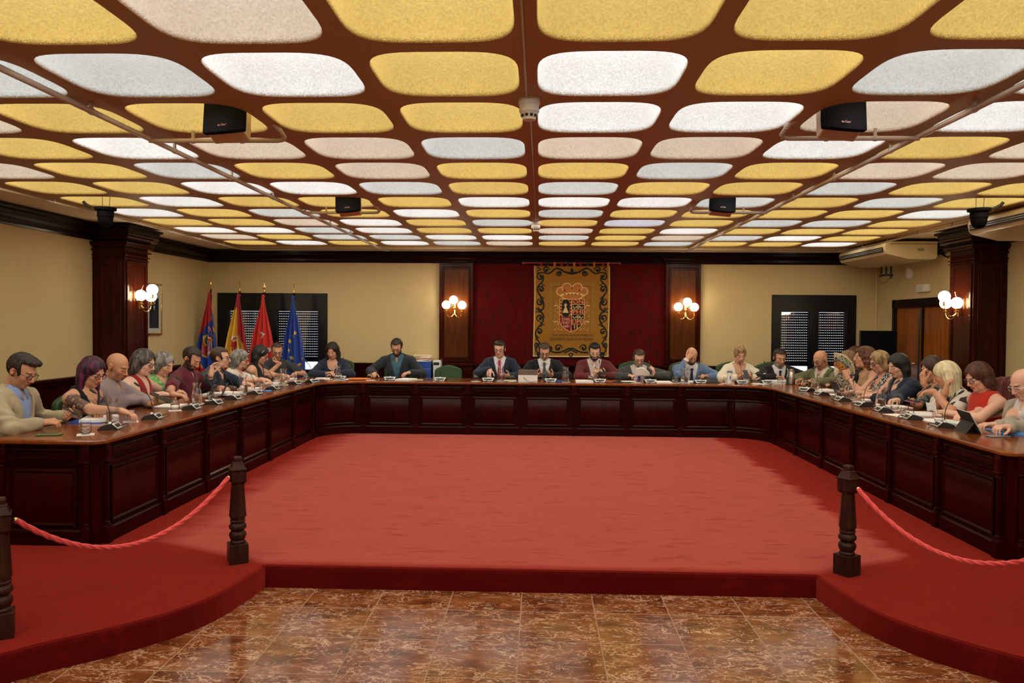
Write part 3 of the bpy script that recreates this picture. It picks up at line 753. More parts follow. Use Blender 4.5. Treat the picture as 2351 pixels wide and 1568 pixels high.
for mir in (0, 1):
    f = (lambda P: [(1-x, y) for x, y in P]) if mir else (lambda P: P)
    sg = -1 if mir else 1
    cx = (lambda x: 1-x) if mir else (lambda x: x)
    scroll(f(G(335, 330, 335, 400, 275, 470, 262, 540, 300, 610, 340, 690, 345, 770, 290, 830)), .009, .012)
    scroll(f(G(275, 780, 330, 850, 350, 900, 330, 980, 270, 1060, 245, 1130, 270, 1200, 310, 1260)), .012, .009)
    scroll(f(G(300, 1270, 250, 1330, 290, 1390, 420, 1350, 500, 1380, 600, 1375, 700, 1330, 735, 1330)), .009, .012)
    scroll(f(G(260, 300, 330, 290, 420, 300, 500, 240, 560, 235, 640, 280, 735, 305)), .008, .012)
    for (X, Y, r, a0, s_) in ((300, 350, .05, -PI/2, -1), (310, 520, .045, PI, 1), (300, 700, .05, -PI/2, -1), (300, 910, .05, PI/2, 1), (300, 1100, .045, PI, 1), (270, 1290, .04, PI/2, 1), (380, 250, .045, 0, -1), (560, 295, .04, PI, -1), (560, 1320, .05, 0, -1), (300, 1410, .035, 0, 1), (450, 1330, .035, PI, 1)):
        x, y = g(X, Y); curl(cx(x), y, r, a0 if not mir else PI-a0, .95, s_*sg)
    for (X, Y) in ((300, 240), (275, 810), (340, 640), (340, 460), (285, 1180), (345, 1000)):
        x, y = g(X, Y); p.line([(cx(x-.03), y-.02), (cx(x+.02), y+.01)], .009, BL, .002); p.line([(cx(x-.03), y+.02), (cx(x+.02), y-.005)], .009, BL, .002)
    # olive inner scroll border
    for k in range(13):
        x, y = g(450, 470+k*48); curl_c = GN
        P = [(cx(x+.022*math.cos(q)), y+.014*math.sin(q)) for q in np.linspace(0 if k % 2 else PI, 5 if k % 2 else PI+5, 12)]; p.line(P, .0035, GN, .002)
    for k in range(4):
        x, y = g(450+k*40, 440); P = [(cx(x+.016*math.cos(q)), y+.012*math.sin(q)) for q in np.linspace(0, 5, 12)]; p.line(P, .003, GN, .002)
    # flowers on both sides of the shield
    for (X, Y, r) in ((500, 800, .013), (540, 830, .010), (500, 950, .013), (530, 700, .011), (560, 1050, .012), (505, 880, .009), (510, 1070, .011), (600, 1065, .010)):
        x, y = g(X, Y)
        for k in range(6): p.ell(cx(x)+r*math.cos(k), y+r*.85*math.sin(k), .005, .0042, CRM if k % 2 else DR)
    for (X, Y) in ((520, 760), (525, 980)):
        x, y = g(X, Y); P = [(cx(x+.03*math.cos(q)), y+.02*math.sin(q)) for q in np.linspace(-2.5, 1.2, 12)]; p.line(P, .006, CRM, .002)
p.poly(G(700, 1395, 775, 1395, 755, 1440, 720, 1440), BL); p.ell(*g(737, 1410), .022, .022, BL); p.ell(*g(737, 1412), .008, .010, (.5, .24, .035))
p.line(G(650, 1385, 737, 1345, 820, 1385), .010, BL); p.ell(*g(735, 265), .02, .03, BL); p.line(G(680, 280, 735, 300, 790, 280), .009, BL)
p.line(G(478, 480, 992, 480, 992, 1095, 478, 1095, 478, 480), .0025, DR)
# crown
p.poly(sp(G(525, 580, 530, 500, 600, 470, 640, 435, 720, 470, 760, 470, 830, 430, 880, 480, 950, 510, 950, 580, 850, 640, 735, 645, 640, 640, 525, 580)), (.40, .15, .03))
for P in (G(560, 600, 525, 560, 545, 500, 605, 490), G(905, 600, 950, 560, 930, 500, 870, 490), G(735, 490, 700, 440, 630, 440, 600, 490, 610, 530), G(735, 490, 780, 440, 850, 440, 875, 490, 860, 530)): p.line(sp(P), .005, CRM)
p.line(sp(G(575, 600, 640, 580, 735, 570, 840, 580, 900, 600)), .011, CRM); p.line(sp(G(580, 605, 640, 645, 735, 655, 840, 645, 895, 605)), .006, CRM)
for X in (635, 688, 735, 783, 838): p.ell(*g(X, 582), .009, .008, DR if X in (635, 735, 838) else BL)
for X, Y in ((735, 495), (635, 530), (838, 530)): p.ell(*g(X, Y), .012, .010, DR)
# shield
SH = sp(G(565, 650, 735, 650, 905, 650)) + G(907, 900) + sp(G(905, 920, 890, 980, 840, 1040, 735, 1095, 640, 1045, 580, 980, 565, 900)) + G(565, 650)
p.poly(SH, DR)
p.poly(G(568, 655, 730, 655, 730, 890, 568, 890), (.52, .28, .06))
for k in range(6): p.ell(*g(585, 670+k*42), .012, .012, DR); p.ell(*g(715, 670+k*42), .012, .012, DR)
p.poly(sp(G(600, 700, 610, 665, 650, 655, 695, 670, 705, 720, 705, 830, 695, 880, 650, 890, 605, 870, 600, 800, 600, 700)), BL)
p.poly(G(650, 735, 690, 835, 608, 835), CRM); p.ell(*g(648, 730), .02, .02, (.35, .22, .08)); p.ell(*g(648, 732), .010, .012, CRM)
p.poly(G(738, 722, 905, 722, 905, 790, 738, 790), BL); p.poly(G(738, 860, 905, 860, 905, 928, 738, 928), BL)
for Y in (756, 894):
    p.ell(*g(822, Y), .022, .018, CRM, .35); p.ell(*g(822, Y), .008, .008, (.45, .3, .05))
    for X in (775, 868): p.line(sp(G(X-20, Y-8, X-8, Y+16, X+10, Y+12, X+14, Y-6)), .005, CRM, .003)
p.poly(G(738, 998, 880, 998, 840, 1040, 738, 1070), BL)
p.line(G(734, 650, 734, 1095), .0035, CRM); p.line(SH, .003, CRM)
for Y in (722, 790, 860, 928, 998): p.line(G(738, Y, 904 if Y < 950 else 880, Y), .0022, CRM)
for _ in range(70):
    p.ell(random.choice((random.uniform(.13, .16), random.uniform(.84, .87))), random.uniform(.1, .95), .003, .0025, DR)
yy = YB-.055+.006*np.sin(p.u*9)+.004*np.sin(p.u*23+p.v*3)
V = np.stack([tx0+p.u*(tx1-tx0)+.006*np.sin(p.v*5), yy, tz1-p.v*(tz1-tz0)-.005*np.sin(p.u*4)], -1).reshape(-1, 3)
tap = empty('tapestry', (.51, YB-.055, 2.61), 0, 'ochre embroidered tapestry with crowned coat of arms on the red wall', 'tapestry')
def under(o, root): o.parent = root; o.location = -root.location if root.rotation_euler.z == 0 else o.location; return o
o = under(meshobj('cloth', V, grid_faces(NXT, NZT), M_PAINT, None, True, cols=p.c.reshape(-1, 3)), tap)
so = o.modifiers.new('solid', 'SOLIDIFY'); so.thickness = .012; so.offset = 1
M_TXT1 = plain('gold_thread', (.62, .34, .10), .7); M_TXT2 = plain('dark_thread', (.05, .012, .012), .8); M_TXT3 = plain('cream_thread', (.66, .42, .28), .7)
def tapt(s_, X, Y, wpx, hpx, m):
    u, v = g(X, Y); o = text_mesh(s_, 1, m, 'lettering', tap, extrude=.0)
    co = np.array([q.co for q in o.data.vertices]); lo, hi = co.min(0), co.max(0)
    sx = (wpx/1046*(tx1-tx0))/(hi[0]-lo[0]); sz = (hpx/1245*(tz1-tz0))/(hi[1]-lo[1])
    for q in o.data.vertices:
        x = (q.co.x-(lo[0]+hi[0])/2)*sx; z = (q.co.y-(lo[1]+hi[1])/2)*sz
        q.co = (tx0+u*(tx1-tx0)+x, YB-.0715, tz1-v*(tz1-tz0)+z)
    o.location = -tap.location
for a in (('ON', 824, 687, 140, 52, M_TXT1), ('PHI', 820, 826, 140, 52, M_TXT1), ('LIPE', 818, 963, 145, 52, M_TXT1), ('II', 795, 1030, 50, 50, M_TXT1),
          ('TOTAPVL', 655, 930, 125, 40, M_TXT3), ('CRAEST', 655, 975, 118, 34, M_TXT3), ('1681', 665, 1022, 75, 38, M_TXT3),
          ('RMAS DE ESTA VILLA DE POBRES DO', 755, 1145, 570, 28, M_TXT2), ('ONCEDIDO POR SV PATRONA', 738, 1200, 605, 36, M_TXT2)): tapt(*a)
mb = MB(); zr = 2.646; mb.tube([(tx0-.15, YB-.065, zr), (tx1+.13, YB-.065, zr)], .012, 10)
mb.lathe([(.012, 0), (.024, .004), (.026, .012), (.012, .028), (0, .05)], 12, (tx1+.13, YB-.065, zr), (1, 0, 0)); mb.lathe([(.012, 0), (.024, .004), (.026, .012), (.012, .028), (0, .05)], 12, (tx0-.15, YB-.065, zr), (-1, 0, 0))
under(mb.build('rod', plain('red_brown_rod', (.26, .045, .018), .4)), tap)
tabc = [plain('tab_red', (.22, .01, .01), .8), plain('tab_black', (.02, .02, .02), .8), plain('tab_orange', (.45, .14, .03), .8)]
for k, (x, ci) in enumerate(((.02, 0), (.125, 1), (.235, 2), (.345, 0), (.44, 1), (.545, 2), (.645, 0), (.755, 1), (.86, 2), (1.0, 0), (1.08, 2))):
    under(MB().box(x-.017, x+.017, YB-.08, YB-.05, 2.595, 2.661).build('hanging_tab', tabc[ci], bevel=.004), tap)

# ------------------------------------------------------------------ flags
def flag(x, y, ztop, zneck, label, painter, wl, wr, fin, zb=.62):
    # px frame of each flag: neck at the pole top, hem at the bottom; wl / wr = half widths along the height
    r = empty('flag', (x, y, ZP), 0, label, 'flag', 'ceremonial flags in front of the left window'); L = Vector((x, y, ZP))
    o = MB().lathe([(.17, 0), (.17, .02), (.13, .035), (.05, .05), (.03, .12), (.022, .14)], 24).build('base', M_BRASS, r)
    MB().tube([(0, 0, .1), (0, 0, zneck-ZP+.03)], .0145, 12).build('pole', M_COLW, r)
    f = MB(); zt = zneck-ZP+.03
    f.lathe([(.012, 0), (.022, .01), (.012, .03), (.007, .05)], 12, (0, 0, zt))
    if fin == 'spear':
        f.lathe([(.007, .05), (.020, .085), (.014, .12), (.003, .17), (0, .175)], 10, (0, 0, zt))
    elif fin == 'thin': f.lathe([(.007, .05), (.006, .15), (.012, .16), (.009, .175), (0, .185)], 10, (0, 0, zt))
    else: f.tube([(0, 0, zt+.05), (.012, 0, zt+.08), (.02, 0, zt+.11)], [.008, .012, .004]); f.lathe([(.007, .05), (.022, .09), (.012, .13), (0, .17)], 10, (-.006, 0, zt))
    f.build('finial', M_BRASS, r)
    nx, nz = 150, 230; P = Paint(nx, nz, (1, 0, 0)); P.v = P.v*1.28; painter(P); P.v = P.v/1.28; u, v = P.u, P.v
    half = lambda tab: np.interp(v, [t[0] for t in tab], [t[1] for t in tab])
    a = half(wl); b = half(wr); xx = -a+(a+b)*u
    amp = .012+.055*np.minimum(1, (a+b)/.30); yy = -.045 - amp*np.sin(u*2*PI*3.2+.8*np.sin(v*4)+v*1.5)*.75 - .03*np.sin(u*PI)
    zz = zneck-ZP-(zneck-zb)*v + .02*np.sin(u*8)*v
    V = np.stack([xx, yy, zz], -1).reshape(-1, 3)
    c = meshobj('cloth', V, grid_faces(nx, nz), M_FLAG, r, True, cols=P.c.reshape(-1, 3)); s_ = c.modifiers.new('solid', 'SOLIDIFY'); s_.thickness = .003
    MB().tube([(-.02, -.02, zneck-ZP-.02), (.0, -.045, zneck-ZP-.03), (.02, -.02, zneck-ZP-.02), (0, .02, zneck-ZP-.02), (-.02, -.02, zneck-ZP-.02)], .006, 6).build('tie', M_REDC if 'deep blue' not in label else M_BLUE, r)
    return r
RED = (.42, .008, .012); YEL = (.78, .47, .03); BLU = (.006, .045, .32); CRI = (.60, .022, .012); WHT = (.75, .72, .68); ORG = (.62, .22, .02)
def paint_es(P):
    P.c[:] = RED; P.poly([(0, .22), (.42, .18), (.62, .42), (.62, .55), (.85, .72), (1, 1), (0, 1)], YEL); P.poly([(.42, .18), (.62, .42), (.62, .55), (1, .8), (1, 0), (.4, 0)], (.34, .005, .01))
    P.poly([(.30, .66), (.56, .60), (.62, .80), (.52, .92), (.36, .88)], RED)
    for k in range(5): P.line([(.33+.05*k, .72-.005*k), (.37+.045*k, .86)], .008, YEL)
    P.poly([(.56, .70), (.70, .72), (.68, .84), (.56, .82)], WHT); P.ell(.62, .78, .025, .02, RED); P.ell(.52, .74, .05, .03, (.05, .12, .12), .5); P.ell(.50, .65, .05, .025, (.45, .3, .03))
    P.line([(.2, .66), (.28, .64), (.33, .60), (.42, .585), (.48, .565)], .03, WHT); P.line([(.22, .655), (.3, .63), (.34, .645), (.36, .60), (.44, .59)], .012, RED); P.line([(.66, .57), (.70, .70)], .03, (.35, .16, .02)); P.ell(.55, .555, .05, .02, (.5, .2, .02))
def paint_mun(P):
    P.c[:] = RED; P.poly([(0, .56), (.35, .46), (.75, .37), (1, .27), (1, 1), (0, 1)], BLU); P.poly([(.72, .34), (.84, .42), (1, .55), (1, .50), (.86, .36), (.78, .27)], ORG); P.poly([(0, .97), (.3, .92), (.4, 1), (0, 1)], ORG)
    P.line([(.58, .50), (.66, .45), (.74, .50), (.72, .55), (.82, .60), (.86, .66)], .010, ORG); P.line([(.60, .56), (.74, .62), (.84, .68)], .010, ORG); P.ell(.66, .48, .05, .03, ORG, .35)
    P.poly([(.16, .64), (.44, .56), (.72, .60), (.72, .76), (.50, .86), (.22, .80), (.14, .72)], (.36, .02, .02)); P.poly([(.32, .60), (.56, .56), (.60, .66), (.38, .71)], (.55, .38, .05)); P.ell(.46, .635, .09, .05, (.03, .10, .07), .6)
    for k in range(5): P.line([(.60+.03*k, .64), (.50+.04*k, .82)], .009, (.30, .38, .50) if k % 2 else (.03, .06, .25))
    for k in range(4): P.line([(.19+.045*k, .70), (.25+.045*k, .80)], .007, (.6, .25, .15))
    P.line([(.16, .64), (.44, .56), (.72, .60), (.72, .76), (.50, .86), (.22, .80), (.14, .72), (.16, .64)], .012, (.65, .42, .15))
def paint_mad(P):
    P.c[:] = CRI
    for x, y, r_ in ((.52, .53, .13), (.40, .76, .14), (.80, .73, .10), (.70, .94, .13), (.2, .96, .12)): P.star(x, y, r_*1.35, WHT, 2.3, .15)
def paint_eu(P):
    P.c[:] = BLU
    for x, y in ((.66, .50), (.50, .545), (.34, .62), (.30, .74), (.42, .84), (.56, .91), (.74, .925), (.90, .86)): P.star(x, y, .085 if y < .85 else .075, (.80, .52, .03), 2.3, .1)
YF = 11.92
fx = lambda px: float(atY(px, 760, YF)[0]); fz = lambda py: float(atY(600, py, YF)[2])
flag(fx(484), YF, 0, fz(672), 'red and blue flag with an embroidered crest, leftmost of the four flags', paint_mun, [(0, .012), (.1, .035), (.4, .135), (.7, .215), (1, .25)], [(0, .015), (.1, .03), (.4, .09), (.7, .14), (1, .16)], 'spear')
flag(fx(549), YF+.03, 0, fz(675), 'red and yellow flag with coat of arms behind the navy jacket man', paint_es, [(0, .015), (.1, .04), (.4, .15), (.7, .235), (1, .27)], [(0, .02), (.1, .03), (.4, .10), (.7, .16), (1, .19)], 'thin')
flag(fx(608), YF-.02, 0, fz(677), 'crimson flag with white stars hanging from its pole', paint_mad, [(0, .015), (.1, .03), (.4, .14), (.7, .225), (1, .25)], [(0, .015), (.1, .03), (.4, .13), (.7, .205), (1, .22)], 'hook')
flag(fx(674), YF+.02, 0, fz(678), 'deep blue flag with yellow stars, rightmost of the four flags', paint_eu, [(0, .012), (.1, .02), (.4, .11), (.7, .17), (1, .18)], [(0, .012), (.1, .03), (.4, .13), (.7, .195), (1, .21)], 'thin')

# ------------------------------------------------------------------ framed portrait on the left wall
fr = empty('framed_portrait', (XL, 10.55, 1.85), PI/2, 'gilt framed portrait with wide grey mount on the left wall', 'picture')
y0_, y1_ = 10.22, 10.808; w_ = (y1_-y0_)/2; zc0, zc1 = 1.49-1.85, 2.20-1.85; cy_ = (y0_+y1_)/2-10.55
mb = MB()
for (a, b, c_, d) in ((-w_, w_, zc1-.022, zc1), (-w_, w_, zc0, zc0+.022), (-w_, -w_+.022, zc0, zc1), (w_-.022, w_, zc0, zc1)): mb.box(a+cy_, b+cy_, -.03, 0, c_, d)
mb.build('frame', M_BRASS, fr, bevel=.003)
MB().box(-w_+.02+cy_, w_-.02+cy_, -.014, -.002, zc0+.02, zc1-.02).build('mount', plain('grey_mount', (.42, .42, .40), .5), fr)
pp = Paint(60, 110, (.012, .013, .015)); pp.ell(.52, .16, .12, .06, (.45, .25, .17)); pp.poly([(.25, .5), (.36, .27), (.68, .27), (.85, .5), (.85, 1), (.2, 1)], (.02, .02, .03)); pp.poly([(.46, .26), (.58, .26), (.52, .42)], (.6, .55, .5))
V = np.stack([cy_+.06-.10+pp.u*.26, np.full(pp.u.shape, -.016), .15-pp.v*.42], -1).reshape(-1, 3); meshobj('portrait', V, grid_faces(60, 110), M_PAINT, fr, cols=pp.c.reshape(-1, 3))

# ------------------------------------------------------------------ ceiling fixtures
def conduit(name, pts, label, r=.013, clips=()):
    o = empty(name, pts[0], 0, label, 'conduit'); MB().tube([Vector(p)-Vector(pts[0]) for p in pts], r, 12).build('tube', M_PIPE, o)
    for c in clips:
        c = Vector(c)-Vector(pts[0]); mb = MB(); mb.box(c.x-.007, c.x+.007, c.y-.01, c.y+.01, c.z-.006, ZC-pts[0][2]+.002); mb.lathe([(r+.004, -.010), (r+.004, .010)], 12, c, (0, 1, 0) if abs(pts[1][1]-pts[0][1]) > abs(pts[1][0]-pts[0][0]) else (1, 0, 0)); mb.build('clip', M_PIPE, o)
    return o
ZR = ZC-.045
conduit('ceiling_conduit', [(-2.41, YN+.05, ZR), (-2.41, 11.85, ZR), (-2.35, 11.95, ZR)], 'painted conduit along the ceiling left of centre', .016, [(-2.41, y, ZR) for y in np.arange(-3.5, 11.8, .95)])
conduit('ceiling_conduit', [(2.23, YN+.05, ZR), (2.23, 11.85, ZR), (2.17, 11.95, ZR)], 'painted conduit along the ceiling right of centre', .016, [(2.23, y, ZR) for y in np.arange(-3.5, 11.8, .95)])
conduit('ceiling_conduit', [(-4.66, YN+.05, ZR+.01), (-4.66, 11.9, ZR+.01), (-4.6, 12.02, ZR+.01), (4.5, 12.02, ZR+.01), (4.62, 11.9, ZR+.01), (4.62, YN+.05, ZR+.01)], 'painted conduit running round the edge of the coffered ceiling', .012, [(-4.66, y, ZR+.01) for y in np.arange(2.5, 11.5, .8)]+[(4.62, y, ZR+.01) for y in np.arange(2.5, 11.5, .8)])
for i, (x, y, xs_, s_, lab) in enumerate(((-1.80, 4.42, -2.41, 1, 'black wall speaker in a ceiling recess, nearest on the left'), (1.66, 4.38, 2.23, -1, 'black wall speaker in a ceiling recess, nearest on the right'),
                         (-1.86, 7.50, -2.41, 1, 'black wall speaker in a ceiling recess, farther on the left'), (1.72, 7.44, 2.23, -1, 'black wall speaker in a ceiling recess, farther on the right'))):
    r = empty('loudspeaker', (x, y, ZC+.03), .0, lab, 'loudspeaker', 'black ceiling loudspeakers')
    X = Matrix.Rotation(-.35, 4, 'X') @ Matrix.Rotation(-s_*.10, 4, 'Y')
    mb = MB().xf(X); mb.box(-.105, .105, -.02, .10, -.135, .075); mb.build('cabinet', M_CREAM if s_ > 0 else plain('beige_enamel', (.55, .40, .28), .4), r, bevel=.01)
    V = []; Fc = []; n = 12
    for i_ in range(n+1):
        t = i_/n*2-1
        for zz in (-.145-.0*t, .085): V.append((t*.125, -.035-.03*(1-t*t), zz-(.022*(1-t*t) if zz < 0 else 0)))
    for i_ in range(n): Fc.append((2*i_, 2*i_+2, 2*i_+3, 2*i_+1))
    gm = MB().xf(X); gm.add(V, Fc); gr = gm.build('grille', M_BLACKM, r); q = gr.modifiers.new('s', 'SOLIDIFY'); q.thickness = .03; q.offset = -1; q2 = gr.modifiers.new('b', 'BEVEL'); q2.width = .006; q2.segments = 2
    text_mesh('ecler', .026, M_REDC if 0 else plain('dark_logo_print', (.22, .08, .07), .4), 'lettering', gr, X @ Matrix.Translation((0, -.0685, -.125)) @ Matrix.Rotation(PI/2, 4, 'X'))
    MB().xf(X).box(-.02, .02, .09, .14, -.02, .03).build('bracket', M_CREAM, r)
    yb = y+.30; pts = [(xs_, yb, ZR-.012), (x+s_*.19, yb, ZR-.012), (x+s_*.225, yb-.012, ZR-.010), (x+s_*.245, yb-.04, ZR+.0), (x+s_*.235, yb-.10, ZR+.03), (x+s_*.20, yb-.19, ZR+.07), (x+s_*.17, yb-.24, ZC+.075)]
    o = conduit('ceiling_conduit', pts, 'conduit bend feeding the %s speaker %s of centre' % ('nearest' if y < 6 else 'farther', 'left' if s_ > 0 else 'right'), .014, [(xs_+(x-xs_)*.45, yb, ZR-.012), (xs_+(x-xs_)*.95, yb, ZR-.012)])
    mb = MB()
    for k in range(14):
        t = k/13; a = Vector(pts[4]).lerp(Vector(pts[6]), t)-Vector(pts[0]); mb.lathe([(.012, -.003), (.018, 0), (.012, .003)], 10, a, (0, -.8, .6))
    mb.build('corrugated_sleeve', M_PIPE, o)
for (x, y, lab, sc_) in ((-.062, 4.06, 'white smoke detector on the ceiling, nearer of the two', 1), (-.05, 8.90, 'white smoke detector on the ceiling, farther of the two', 1)):
    r = empty('smoke_detector', (x, y, ZC), 0, lab, 'smoke detector', 'ceiling smoke detectors')
    MB().lathe([(.056, 0), (.056, -.028), (.050, -.034), (.050, -.05), (.053, -.056), (.053, -.066), (.045, -.075), (.034, -.10), (.033, -.108), (.018, -.112), (0, -.112)][::-1], 28).build('housing', M_WHITE, r)
    mb = MB()
    for k in range(10):
        q = 2*PI*k/10; R = Matrix.Rotation(q, 3, 'Z'); mb.cbox(R @ Vector((.0405, 0, -.088)), (.004, .014, .013), R @ Matrix.Rotation(.42, 3, 'Y'))
    mb.build('vents', M_BLACK, r)
o = MB().tube([(0, YN+.1-0, -.006), (.0, 4.0, -.006)], .005, 6).build('detector_cable', M_PIPE, loc=(-.075, 0, ZC)); tag(o, 'thin cable cover on the ceiling in front of the near smoke detector', 'cable')
o = MB().tube([(0, 4.12, -.006), (.01, 8.84, -.006)], .005, 6).build('detector_cable', M_PIPE, loc=(-.06, 0, ZC)); tag(o, 'thin cable cover on the ceiling between the two smoke detectors', 'cable')
for (x, y, s_, lab) in ((-4.27, 7.50, -1, 'black dome camera hanging from the ceiling on the left'), (4.12, 7.46, 1, 'black dome camera hanging from the ceiling on the right')):
    r = empty('dome_camera', (x, y, ZC), 0, lab, 'camera', 'ceiling dome cameras')
    MB().lathe([(0, -.245), (.03, -.238), (.055, -.218), (.068, -.185), (.070, -.15), (.076, -.145), (.076, -.085), (.10, -.08), (.10, -.055), (.04, -.05), (.0, -.05)], 28).build('dome', M_BLACKM, r)
    mb = MB(); mb.box(-.16 if s_ < 0 else -.02, .02 if s_ < 0 else .16, -.018, .018, -.055, -.045); mb.tube([(s_*.15, 0, -.05), (s_*.20, 0, -.02), (s_*.22, 0, .003)], .016); mb.tube([(.04, 0, -.05), (.05, 0, .134)], .003); mb.tube([(-.03, 0, -.05), (-.03, 0, .134)], .003); mb.build('mount_arm', M_BLACK, r)

# ------------------------------------------------------------------ air conditioners on the right
def aircon(loc, w, lab, rz=-PI/2):
    # local: front (outlet) towards -y, length along x
    r = empty('air_conditioner', loc, rz, lab, 'air conditioner', 'ceiling air conditioners on the right')
    L = w/2; sec = [(-.36, -.03), (-.37, -.07), (-.355, -.14), (-.33, -.17), (-.05, -.235), (.30, -.235), (.32, -.20), (.32, 0), (-.30, 0)]
    V = [(x, y, z) for x in (-L, L) for y, z in sec]; n = len(sec); Fc = [tuple(range(n)), tuple(range(2*n-1, n-1, -1))]+[(i, i+n, (i+1) % n+n, (i+1) % n) for i in range(n)]
    MB().add(V, Fc).build('casing', M_CREAM, r, bevel=.008)
    mb = MB(); mb.cbox((0, -.366, -.105), (w-.10, .02, .062), Matrix.Rotation(.1, 3, 'X')); sl = mb.build('outlet', M_BLACK, r)
    mb = MB()
    for z in (-.095, -.115): mb.cbox((0, -.379, z), (w-.12, .004, .003))
    mb.build('louvre', M_WHITE, sl)
    for e in (-L-.002, L+.002): MB().box(e-.002, e+.002, .06, .14, -.13, -.09).build('badge', plain('grey_badge', (.25, .24, .12), .4), r)
    MB().box(-L-.003, L+.003, -.30, .325, -.036, -.032).build('seam', M_BLACK, r)
    return r
aircon((XR-.46, 11.15, ZC-.045), 1.55, 'cream ceiling air conditioner above the wooden double door')
aircon((XR-.46, 7.6, ZC-.02), 1.6, 'cream ceiling air conditioner cut by the right edge of the photo')
o = MB().tube([(0, 0, 0), (.0, -.15, -.06), (.05, -.3, .02), (.1, -.45, -.05), (.12, -.62, .0)], .012).build('pipe_bundle', M_BLACKM, loc=(XR-.12, 10.3, ZC-.22)); tag(o, 'black pipe bundle between the air conditioner and the right column', 'pipe')
# horn, emergency light, screen
r = empty('round_siren', (XR, 11.40, 2.45), -PI/2, 'white round siren on the right wall near the corner', 'siren')
MB().lathe([(.085, 0), (.088, .02), (.075, .04), (.03, .05), (0, .05)], 24, (0, 0, 0), (0, -1, 0)).build('disc', M_WHITE, r)
r = empty('cable_clamps', (XR-.14, 11.72, 2.44), 0, 'black cable clamps hanging below the air conditioner', 'cable clamp')
for k in range(3): MB().tube([(-.0-k*.07, 0, .125), (-.0-k*.07, 0, -.05+.03*k)], .016, 8).build('clamp', M_BLACK, r)
MB().tube([(.03, 0, 0), (-.10, 0, .0), (-.17, 0, -.02)], .012).build('bar', M_BLACK, r); MB().tube([(-.02, 0, -.05), (-.1, -.02, -.12), (-.16, -.02, -.10)], .003).build('cable', M_BLACK, r)
r = empty('emergency_light', (XR, 10.98, 2.21), -PI/2, 'white rectangular emergency light above the double door', 'emergency light')
MB().box(-.16, .16, -.045, 0, -.05, .055).build('case', M_WHITE, r, bevel=.006); MB().box(-.13, .03, -.05, -.04, -.035, .04).build('diffuser', plain('grey_diffuser', (.55, .55, .5), .3), r, bevel=.003)
r = empty('wall_screen', (4.91, 11.42, ZP), -.0, 'black flat screen on a stand before the right corner', 'screen')
MB().box(-.265, .265, -.02, .02, 1.02, 1.475).build('panel', M_BLACK, r, bevel=.004); MB().box(-.26, .26, -.022, -.019, 1.03, 1.468).build('display', M_BLACKM, r)
mb = MB(); mb.box(-.03, .03, .0, .03, .0, 1.2); mb.box(-.22, .22, -.15, .15, 0, .02); mb.build('stand', M_BLACK, r)
o = MB().tube([(0, 0, 0), (0, 0, 1.6)], .009).build('cable_duct', M_CREAM, loc=(XR-.06, YB-.01, 1.04)); tag(o, 'slim cable duct running up the right back corner', 'duct')

# ------------------------------------------------------------------ rope barrier
PB = {}
def post(x, y, lab, rz=.55):
    r = empty('barrier_post', (x, y, ZP), rz, lab, 'post', 'turned wooden barrier posts')
    MB().box(-.057, .057, -.057, .057, 0, .125).build('plinth', M_POST, r, bevel=.003)
    MB().lathe([(.045, .125), (.047, .135), (.040, .145), (.047, .155), (.053, .172), (.053, .185), (.044, .200), (.037, .205), (.044, .212), (.053, .222), (.054, .236), (.046, .250), (.040, .256), (.047, .262), (.048, .270), (.043, .275), (.046, .285), (.050, .30)], 24).build('turning', M_POST, r)
    mb = MB(); V = []; n = 8; 
    for rr, z in ((.050, .295), (.034, .54), (.034, .55)):
        for k in range(n): q = 2*PI*(k+.5)/n; V.append((rr*1.08*math.cos(q), rr*1.08*math.sin(q), z))
    mb.add(V, [(i*n+k, i*n+(k+1) % n, (i+1)*n+(k+1) % n, (i+1)*n+k) for i in range(2) for k in range(n)]+[tuple(range(n)), tuple(range(2*n, 3*n))]).build('shaft', M_POST, r, smooth=.4)
    mb = MB(); c = 0
    def sq(w, z): return [(-w, -w, z), (w, -w, z), (w, w, z), (-w, w, z)]
    pr = [(.034, .505), (.045, .520), (.045, .59), (.050, .594), (.050, .600), (.044, .606), (.040, .612), (.034, .63), (.030, .636), (.030, .640), (.025, .644), (.025, .670), (.018, .678)]
    V = sum([sq(w*1.0, z) for w, z in pr], []); Fc = [(i*4+k, i*4+(k+1) % 4, (i+1)*4+(k+1) % 4, (i+1)*4+k) for i in range(len(pr)-1) for k in range(4)]+[(0, 1, 2, 3), tuple(range(len(V)-4, len(V)))]
    mb.add(V, Fc).build('cap', M_POST, r, smooth=.3, bevel=.002)
    return r
post(-1.915, 4.86, 'turned wooden barrier post with a red rope, near the left end of the step')
post(-2.60, 3.64, 'large turned wooden barrier post cut by the left photo edge')
post(1.915, 4.84, 'turned wooden barrier post with a red rope, near the right end of the step')
post(2.62, 3.66, 'turned wooden barrier post beyond the right edge of the photo')
def rope(a, b, sag, label):
    a, b = Vector(a), Vector(b); r = empty('barrier_rope', a, 0, label, 'rope', 'red twisted barrier ropes'); n = 150; P = []
    for i in range(n+1):
        t = i/n; P.append((b-a)*t+Vector((0, 0, -4*sag*t*(1-t))))
    L = sum((P[i+1]-P[i]).length for i in range(n)); tw = L/.062
    for s_ in range(3):
        Q = []
        for i, c in enumerate(P):
            t = (P[min(i+1, n)]-P[max(i-1, 0)]).normalized(); u_ = t.cross(Vector((0, 0, 1))).normalized(); w_ = t.cross(u_); q = 2*PI*(tw*i/n/3*1.0+s_/3); Q.append(c+(u_*math.cos(q)+w_*math.sin(q))*.0065)
        MB().tube(Q, .0082, 8).build('strand', M_ROPE, r)
    for c in (Vector((0, 0, 0)), b-a): MB().sphere(c, .012, 10, 8).build('end_hook', M_BRASS, r)
